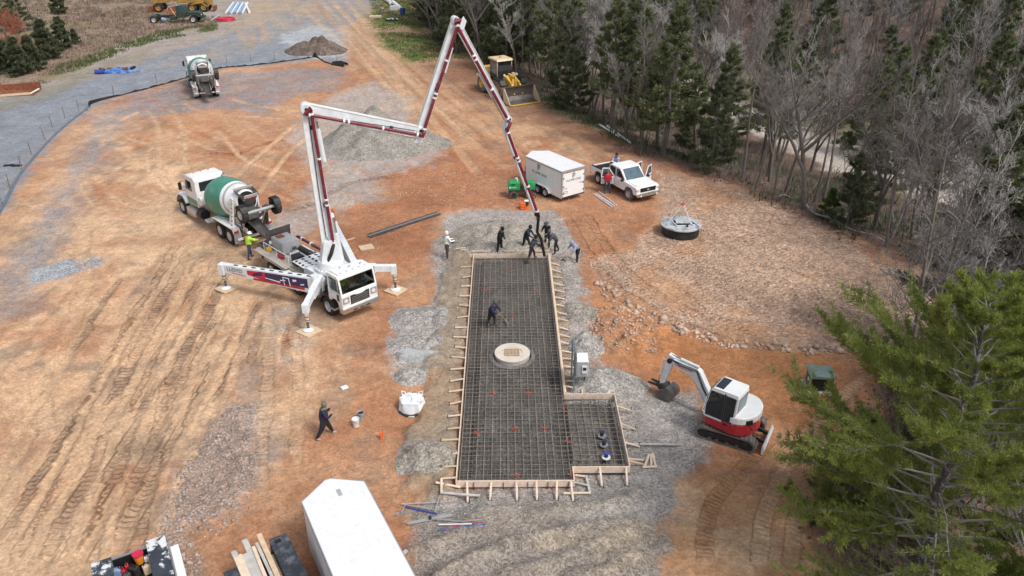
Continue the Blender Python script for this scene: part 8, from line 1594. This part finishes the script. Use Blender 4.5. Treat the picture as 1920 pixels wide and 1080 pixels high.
FARB = [bare_tree(200 + k, (10, 11, 9, 10)[k], .15, M['bark'], M[('twig', 'twig_pale', 'twig_dark', 'twig_red')[k]], .62, RG.uniform(-.1, .1)) for k in range(4)]
PINE = [pine_tree(300 + k, (10.5, 9.0, 11.5, 8.0, 6.5)[k], (.17, .14, .2, .12, .1)[k], M['bark'], M[('needles', 'needles_dark', 'needles', 'needles_dark', 'needles')[k]], (56, 50, 60, 48, 44)[k], (.22, .26, .21, .28, .32)[k], 8, .34, .05, 7, (RG.uniform(-.04, .04), RG.uniform(-.04, .04)), (.25, .2, .3, .12, .06)[k]) for k in range(5)]
SHRUB = pine_tree(340, 2.6, .05, M['bark'], M['needles_bright'], 34, .42, 7, .22, .045, 7, (0, 0), .05)
CEDAR = pine_tree(341, 4.6, .1, M['bark'], M['needles_dark'], 60, .34, 9, .30, .06, 8, (0, 0), .03, prof=lambda t: (1 - t) ** .55 * .95 + .12)
placed = []
def free(x, y, r): return all((x - a) ** 2 + (y - b) ** 2 > r * r for a, b in placed)
def proj(x, y, z):
    v = np.array([x, y, z]) - CAM; d = v @ FW; return 960 + FPX * (v @ RT) / d, 540 - FPX * (v @ UP) / d
# ---- single trees one can point to
def at(px, py, z=0.0): return gx(px, py, z)
def on_ground(px, py):
    z = 0.0
    for _ in range(12): x, y = gx(px, py, z); z = z * .5 + gz(x, y) * .5
    return x, y
SPEC = [('bare', 1, 1368, 262, 1.06, 'pale forked bare tree at the wood edge above the pickup trailer line'), ('bare', 3, 1512, 392, 1.0, 'dark trunked bare tree with pale branches at the top edge of the rock field'), ('pine', 0, 1242, 290, 1.10, 'tall dark pine at the wood edge right of the white trailer'),
        ('pine', 2, 1150, 236, .95, 'dark pine behind the white pipes at the wood edge'), ('pine', 1, 1058, 196, 1.0, 'bushy dark pine just right of the wheel loader bucket'), ('pine', 2, 1036, 166, 1.0, 'dark pine standing right of the wheel loader'), ('pine', 0, 935, 100, 1.1, 'dark pine left of the wheel loader cab, behind it'), ('pine', 1, 862, 82, 1.1, 'broad dark pine behind the top joint of the boom'),
        ('pine', 3, 812, 52, 1.1, 'low dark pine at the corner of the grass patch'), ('pine', 3, 1330, 320, .9, 'small green pine at the edge above the tank riser'), ('pine', 4, 1300, 296, 1.0, 'young bright pine beside the tall dark pine'), ('bare', 0, 1440, 330, .95, 'slim dark bare tree at the edge of the rock field'), ('bare', 5, 1455, 322, 1.05, 'pale twigged bare tree behind the slim dark one'),
        ('bare', 2, 1560, 400, .9, 'small bare tree behind the fallen pale limb'), ('pine', 2, 1600, 350, .95, 'green pine behind the dead white-barked tree'), ('bare', 6, 1640, 430, .85, 'dark double-stemmed bare tree beside the white-barked one'), ('pine', 3, 1585, 425, .62, 'low green pine under the bare trees at the rock field'), ('pine', 0, 1660, 300, 1.0, 'pine with open crown above the pale track'),
        ('bare', 3, 1740, 470, .9, 'bare grey tree at the right corner of the rock field'), ('bare', 1, 1830, 480, .95, 'pale bare tree at the right edge above the near pine'), ('bare', 5, 1800, 430, 1.0, 'pale bushy bare tree behind the near pine'), ('bare', 1, 1900, 520, 1.0, 'silvery bare tree at the right border'), ('bare', 5, 1870, 600, .9, 'silvery bare tree behind the near pine, at the border')]
for kind, k, px, py, s, lab in SPEC:
    x, y = on_ground(px, py); placed.append((x, y)); plant('bare_tree' if kind == 'bare' else 'pine_tree', BARE[k] if kind == 'bare' else PINE[k], x, y, lab, 'tree', None, s)
BIRCH = bare_tree(150, 7.2, .13, M['bark_pale'], M['twig_pale'], 1.0, .10, True, .8, .4); x, y = on_ground(1667, 444); placed.append((x, y)); plant('bare_tree', BIRCH, x, y, 'white-barked bare tree leaning right at the far edge of the rock field', 'tree', 0.0)
x, y = on_ground(1552, 410); plant('pine_sapling', SHRUB, x, y, 'bright green pine sapling beside the fallen limb', 'tree', None, .8)
# ---- the wood
cells = []; y = 24.0
NB = NPN = 0; farlist = []
cand = []
for i in range(26000):
    yy = 24 + 175 * RG.random() ** 1.15; xx = RG.uniform(-12, 30 + yy * .62); cand.append((xx, yy))
ca_ = np.array(cand); dd_ = sdf(ca_[:, 0], ca_[:, 1], FOREST); zz_ = ground_z(ca_[:, 0], ca_[:, 1]); nn_ = fbm(ca_[:, 0], ca_[:, 1], 411, 3, .07)
order = np.argsort(np.hypot(ca_[:, 0], ca_[:, 1]))
ginv = {}
def near_ok(x, y, r):
    ci, cj = int(x // 4), int(y // 4)
    for a in range(ci - 1, ci + 2):
        for b in range(cj - 1, cj + 2):
            for (p, q) in ginv.get((a, b), ()):
                if (p - x) ** 2 + (q - y) ** 2 < r * r: return False
    return True
for p in placed: ginv.setdefault((int(p[0] // 4), int(p[1] // 4)), []).append(p)
LOOK = ['grey', 'pale grey forked', 'slim grey', 'dark forked', 'reddish', 'pale grey', 'tall dark forked', 'tall slender grey', 'slender pale']; FLOOK = ['grey', 'pale grey', 'dark', 'reddish']; PLOOK = ['tall green', 'dark bushy', 'tall open-crowned green', 'low dark', 'young green']
def place_of(px, zone):
    if zone == 'far': return 'on the far slope, ' + ('above the boom' if px < 1150 else 'above the pickup' if px < 1400 else 'above the rock field' if px < 1680 else 'towards the right border')
    if zone == 'mid': return 'by the pale track, ' + ('behind the wheel loader' if px < 1080 else 'behind the white trailer' if px < 1280 else 'behind the tank riser' if px < 1450 else 'behind the rock field' if px < 1680 else 'near the right border')
    return 'at the wood edge ' + ('by the grass corner' if px < 900 else 'behind the wheel loader' if px < 1060 else 'behind the white pipes' if px < 1220 else 'beyond the pickup' if px < 1400 else 'above the rock field' if px < 1660 else 'right of the rock field')
for i in order:
    x, y = ca_[i]; d = dd_[i]
    if d < .7 or (x - .5) ** 2 + (y - 80.5) ** 2 < 49: continue
    if 20.5 < d < 31.5 and y > 52 and RG.random() < .97: continue
    px, py = proj(x, y, zz_[i]); px2, py2 = proj(x, y, zz_[i] + 10)
    if px < 690 or min(px, px2) > 1960 or py2 > 1000 or py < -20 : continue
    r = ((1.7 if px < 1270 or px > 1580 else 2.3) if d < 5 else 2.6 if px < 1090 else 5.2 if d > 9 else 3.8) if d < 33 else 2.6
    if not near_ok(x, y, r): continue
    ginv.setdefault((int(x // 4), int(y // 4)), []).append((x, y))
    pfrac = .36 if px < 1010 else .28 if px < 1280 else .22 if px < 1480 else .30
    if d > 31: pfrac = .10 + .25 * (nn_[i] > .58)
    if px > 1720 and d < 25: pfrac = .12
    pine = RG.random() < pfrac; zone = 'near' if d < 12 else 'mid' if d < 32 else 'far'
    if (not pine and NB >= 270) or (pine and NPN >= 190): farlist.append((x, y, zz_[i], pine)); continue
    s = RG.uniform(.72, 1.12)
    if pine: NPN += 1; k = RG.choice((0, 1, 2, 2, 3, 4) if zone == 'near' else (0, 1, 2, 2)); nm, ms, lk = 'pine_tree', PINE[k], PLOOK[k] + ' pine '; tl = (0, 0)
    else:
        NB += 1; k = RG.choice((0, 1, 2, 3, 4, 5, 6, 7, 7, 8, 8, 7) if zone != 'far' else (0, 1, 2, 2, 0, 3)); nm, ms, lk = 'bare_tree', (BARE if zone != 'far' else FARB)[k], (LOOK if zone != 'far' else FLOOK)[k] + ' bare tree '; tl = (RG.uniform(-.06, .06), RG.uniform(-.06, .06))
    lab = lk + place_of(px, zone); plant(nm, ms, x, y, lab, 'tree', None, s, ('pines ' if pine else 'bare trees ') + place_of(px, zone).replace(',', ''), zz_[i], tl)
print('TREES', NB, NPN, len(farlist))
# the rest of the slope reads as one mass
def mesh_np(me):
    v = np.zeros(len(me.vertices) * 3); me.vertices.foreach_get('co', v); return v.reshape(-1, 3), [tuple(p.vertices) for p in me.polygons]
lite = [bare_tree(260 + k, 10, .15, M['twig'], M['twig'], .5, 0) for k in range(2)]; lite = [[mesh_np(m) for m in t] for t in lite]
plite = pine_tree(280, 9.5, .15, M['bark'], M['needles_dark'], 34, .24, 5, .55, .13, 5, (0, 0), .2, sub=2); plite = [mesh_np(m) for m in plite][::2]
def mass(name, label, items, protos, m, part_):
    Vs, Fs, off = [], [], 0
    for (x, y, z, _) in items:
        pr = RG.choice(protos); a = RG.uniform(0, 6.28); s = RG.uniform(.75, 1.15)
        for v, f in pr[part_]:
            w_ = v * s; Vs.append(np.stack([w_[:, 0] * math.cos(a) - w_[:, 1] * math.sin(a) + x, w_[:, 0] * math.sin(a) + w_[:, 1] * math.cos(a) + y, w_[:, 2] + z], 1)); Fs += [tuple(off + i for i in q) for q in f]; off += len(v)
    if not Vs: return
    me = bpy.data.meshes.new(name); me.from_pydata(np.concatenate(Vs).tolist(), [], Fs); me.materials.append(m); o = bpy.data.objects.new(name, me); col.objects.link(o); tag(o, label, None, None, 'stuff')
fb = [q for q in farlist if not q[3]][:170]; fp = [q for q in farlist if q[3]][:80]
mass('far_wood', 'far off bare grey wood massed on the slope', fb, [{0: t} for t in lite], M['twig'], 0)
mass('far_pines', 'far off dark pines massed on the slope', fp, [{0: plite}], M['needles_dark'], 0)
# ---- undergrowth along the edge and on the floor
F_ = Fast(); G_ = Fast()
for i in range(9000):
    yy = RG.uniform(22, 110); xx = RG.uniform(0, 10 + yy * .6)
    cand_d = None
    F_.v  # noqa
    cells.append((xx, yy))
cu = np.array(cells); du = sdf(cu[:, 0], cu[:, 1], FOREST); zu = ground_z(cu[:, 0], cu[:, 1])
for (x, y), d, z in zip(cu, du, zu):
    if d < .2 or d > 34 or (20 < d < 32 and y > 52 and RG.random() < .9): continue
    tgt = G_ if RG.random() < .13 else F_; hgt = RG.uniform(.5, 1.9) if tgt is F_ else RG.uniform(.4, 1.0)
    for k in range(6 if tgt is F_ else 12):
        a = RG.uniform(0, 6.28); o = Vector((x + RG.gauss(0, .35), y + RG.gauss(0, .35), z - .1)); dv = Vector((math.cos(a) * .55, math.sin(a) * .55, RG.uniform(.6, 1.2))) * hgt; sd = dv.cross(Vector((0, 0, 1))).normalized() * (.012 if tgt is F_ else .07)
        tgt.tri(o - sd, o + sd, o + dv)
o = bpy.data.objects.new('undergrowth', F_.mesh('undergrowth', M['twig_dark'])); col.objects.link(o); tag(o, 'bare brush and saplings on the woodland floor', kind='stuff')
o = bpy.data.objects.new('evergreen_brush', G_.mesh('evergreen_brush', M['needles_dark'])); col.objects.link(o); tag(o, 'low evergreen brush on the woodland floor', kind='stuff')
# fallen limbs along the rock field
for pts, r, lab, m_ in [([(1503, 384), (1520, 400), (1560, 420), (1610, 440), (1660, 460)], .08, 'long pale fallen limb along the top edge of the rock field', 'bark_pale'), ([(1460, 374), (1480, 374), (1497, 378)], .05, 'short pale fallen branch left of the dark trunk', 'bark_pale'), ([(1712, 451), (1750, 455), (1800, 468)], .07, 'pale fallen branch at the right corner of the rock field', 'bark_pale')]:
    P = smooth_line([on_ground(*p) for p in pts], 4); mb = MB(); mb.tube([(p[0], p[1], gz(*p) + .25 + .1 * math.sin(i)) for i, p in enumerate(P)], r, 7, r * .4); tag(mb.build('fallen_limb', M[m_], None, smooth=True), lab, 'fallen branch', 'fallen limbs at the rock field')
# ---- the near pine and its neighbours on the right
tb = (13.5, 18.4, gz(13.5, 18.4)); 
NEAR = pine_tree(401, 11.2, .24, M['bark_lichen'], M['needles_near'], 92, .40, 13, .17, .019, 11, (.005, .055), .16, prof=lambda t: (.80 + .35 * math.sin(math.pi * min(1, t * 1.15 + .05))) * min(1.0, (1.04 - t) * 3.2) ** .6 * (.86 if t > .35 else 1.0), sub=7, rise=.14, wood=M['twig'])
plant('pine_tree', NEAR, tb[0], tb[1], 'big spreading green pine in the right foreground with a lichen-spotted trunk', 'tree', 1.3, 1.0, None, -.9)
N2 = pine_tree(402, 9.5, .18, M['bark'], M['needles_near'], 96, .36, 13, .18, .021, 11, (.0, .03), .12, sub=4, rise=.15)
plant('pine_tree', N2, 17.2, 23.2, 'second green pine behind the big foreground pine, at the right border', 'tree', 1.1, .95, None, -1.2)
N3 = pine_tree(403, 6.0, .12, M['bark'], M['needles_near'], 76, .40, 12, .18, .021, 11, (.0, .0), .06, sub=4, rise=.15)
plant('pine_tree', N3, 12.2, 21.6, 'young green pine under the big foreground pine', 'tree', 2.2, .8, None, -.5); plant('pine_tree', N3, 19.8, 27.5, 'green pine beyond the big foreground pine by the rock field corner', 'tree', 4.2, 1.15, None, -1.0); plant('pine_tree', N3, 14.6, 15.6, 'green pine at the bottom right corner', 'tree', .5, .9, None, -1.2)
BN_ = bare_tree(160, 6.5, .10, M['bark_pale'], M['twig_pale'], 1.0, .05, True, .9, .3)
for x, y, s, lab in ((15.9, 16.6, .85, 'leafless pale shrub tree in the bottom right corner'), (21.5, 31.0, 1.25, 'leafless silvery tree at the right border above the near pine'), (23.5, 35.0, 1.35, 'leafless silvery tree where the rock field meets the right border')): plant('bare_tree', BN_, x, y, lab, 'tree', x, s)
F_ = Fast()
for i in range(2600):
    x, y = RG.uniform(9, 24), RG.uniform(13, 38)
    if float(sdf(np.array([x]), np.array([y]), FOREST)[0]) < -.3: continue
    z = top(x, y)
    for k in range(5):
        a = RG.uniform(0, 6.28); o = Vector((x + RG.gauss(0, .3), y + RG.gauss(0, .3), z)); dv = Vector((math.cos(a) * .6, math.sin(a) * .6, RG.uniform(.4, 1.1))) * RG.uniform(.3, 1.2); sd = dv.cross(Vector((0, 0, 1))).normalized() * .010; F_.tri(o - sd, o + sd, o + dv)
o = bpy.data.objects.new('near_undergrowth', F_.mesh('near_undergrowth', M['twig'])); col.objects.link(o); tag(o, 'bare brush under the near pines', kind='stuff')
F_ = Fast()                                       # fallen leaves under the near pines and along the wood edge
for i in range(14000):
    if i < 7000: x, y = RG.uniform(8.5, 20), RG.uniform(14, 32)
    else: y = RG.uniform(30, 95); x = RG.uniform(0, 30)
    cells
    F_.v.append((x, y))
q = np.array(F_.v); dq = sdf(q[:, 0], q[:, 1], FOREST); F_ = Fast()
for (x, y), d in zip(q, dq):
    if d < -.9 or d > 9 or RG.random() > (.3 if d < 0 else 1): continue
    z = top(x, y) + .02; s = RG.uniform(.05, .10); a = RG.uniform(0, 6.28); c_, s_ = math.cos(a) * s, math.sin(a) * s
    k = len(F_.v); F_.v += [Vector((x + c_, y + s_, z + RG.uniform(0, .05))), Vector((x - s_ * .7, y + c_ * .7, z + RG.uniform(0, .05))), Vector((x - c_, y - s_, z)), Vector((x + s_ * .7, y - c_ * .7, z))]; F_.f.append((k, k + 1, k + 2, k + 3))
o = bpy.data.objects.new('fallen_leaves', F_.mesh('fallen_leaves', M['litter'])); col.objects.link(o); tag(o, 'reddish brown fallen leaves at the wood edge', kind='stuff')
# ---- the left corner: cedars, budding trees, meadow weeds
LT_ = [('cedar_tree', CEDAR, 92, 112, .95, 'dark round cedar nearest the gravel road at the left'), ('cedar_tree', CEDAR, 120, 92, .8, 'dark cedar behind the roundest one, to its right'), ('cedar_tree', CEDAR, 40, 140, .85, 'dark cedar low behind the rusty bucket'), ('cedar_tree', CEDAR, 66, 132, .8, 'dark cedar between the rusty bucket and the round cedar'), ('cedar_tree', CEDAR, 8, 135, .9, 'dark cedar at the left border above the rusty bucket'), ('cedar_tree', CEDAR, 112, 26, .8, 'dark cedar behind the bare trunk in the meadow'), ('cedar_tree', CEDAR, 88, 100, .7, 'small dark cedar beneath the bare grey tree'), ('cedar_tree', CEDAR, 143, 84, .42, 'small round green bush at the meadow edge'),
       ('pine_tree', PINE[0], 18, 90, .8, 'green pine at the top left corner'), ('pine_tree', PINE[1], 40, 60, .7, 'pale green pine at the top left, behind the red budding tree'), ('bare_tree', BARE[0], 72, 52, 1.0, 'grey bare tree with dark trunk in the left meadow'), ('bare_tree', BARE[2], 165, 16, .7, 'dark bare tree at the top of the meadow'), ('bare_tree', BARE[2], 187, 24, .3, 'thin bare sapling in the middle of the meadow')]
for nm, ms, px, py, s, lab in LT_:
    x, y = gx(px, py); plant(nm, ms, x, y, lab, 'tree', None, s)
REDT = bare_tree(170, 6.0, .08, M['bark'], M['twig_red_bud'], 1.0, 0, True, .8, .3)
for px, py, s, lab in ((12, 120, 1.0, 'red budding tree at the left border'), (40, 118, .9, 'red budding tree right of the one at the border'), (50, 126, .6, 'small reddish sapling in front of the cedars')):
    x, y = gx(px, py); plant('budding_tree', REDT, x, y, lab, 'tree', None, s)
def weeds(name, label, P, n, h0, h1, m, wd, seed, k=5):
    rg = random.Random(seed); lo = np.min(P, 0).clip(-140, 200); hi = np.max(P, 0).clip(-140, 200); q = np.array([(rg.uniform(lo[0], hi[0]), rg.uniform(lo[1], hi[1])) for _ in range(n)]); ins = inside(q[:, 0], q[:, 1], P); dn = fbm(q[:, 0], q[:, 1], 431, 3, .25); F = Fast()
    for (x, y), i, v in zip(q, ins, dn):
        if not i or v < .36: continue
        z = top(x, y); hh = rg.uniform(h0, h1) * (.5 + v)
        for _ in range(k):
            a = rg.uniform(0, 6.28); o = Vector((x + rg.gauss(0, .25), y + rg.gauss(0, .25), z)); dv = Vector((math.cos(a) * .5, math.sin(a) * .5, 1)) * hh; sd = Vector((-math.sin(a), math.cos(a), 0)) * wd; F.tri(o - sd, o + sd, o + dv)
    o = bpy.data.objects.new(name, F.mesh(name, m)); col.objects.link(o); tag(o, label, kind='stuff')
weeds('dry_weeds', 'dry brown weeds in the meadow', [(-120, 95)] + PX([(0, 178), (90, 150), (170, 112), (260, 70), (400, 50), (420, 36), (300, 20)]) + [(-45, 190), (-120, 190)], 26000, .12, .5, M['weeds'], .05, 5)
weeds('green_weeds', 'greenish weeds along the meadow edge', PX([(60, 175), (110, 125), (200, 95), (300, 60), (400, 45), (410, 55), (280, 80), (180, 118), (100, 150)]), 3500, .15, .45, M['weed_green'], .06, 6)
weeds('grass', 'green grass on the corner by the pines', [p for p in GR if True], 9000, .08, .22, M['weed_green'], .05, 7)
weeds('verge_grass', 'dull green grass along the wood edge', PX([(1000, 168), (1050, 185), (1130, 228), (1190, 278), (1180, 285), (1110, 240), (1020, 195)]), 1500, .08, .25, M['weed_green'], .04, 8)
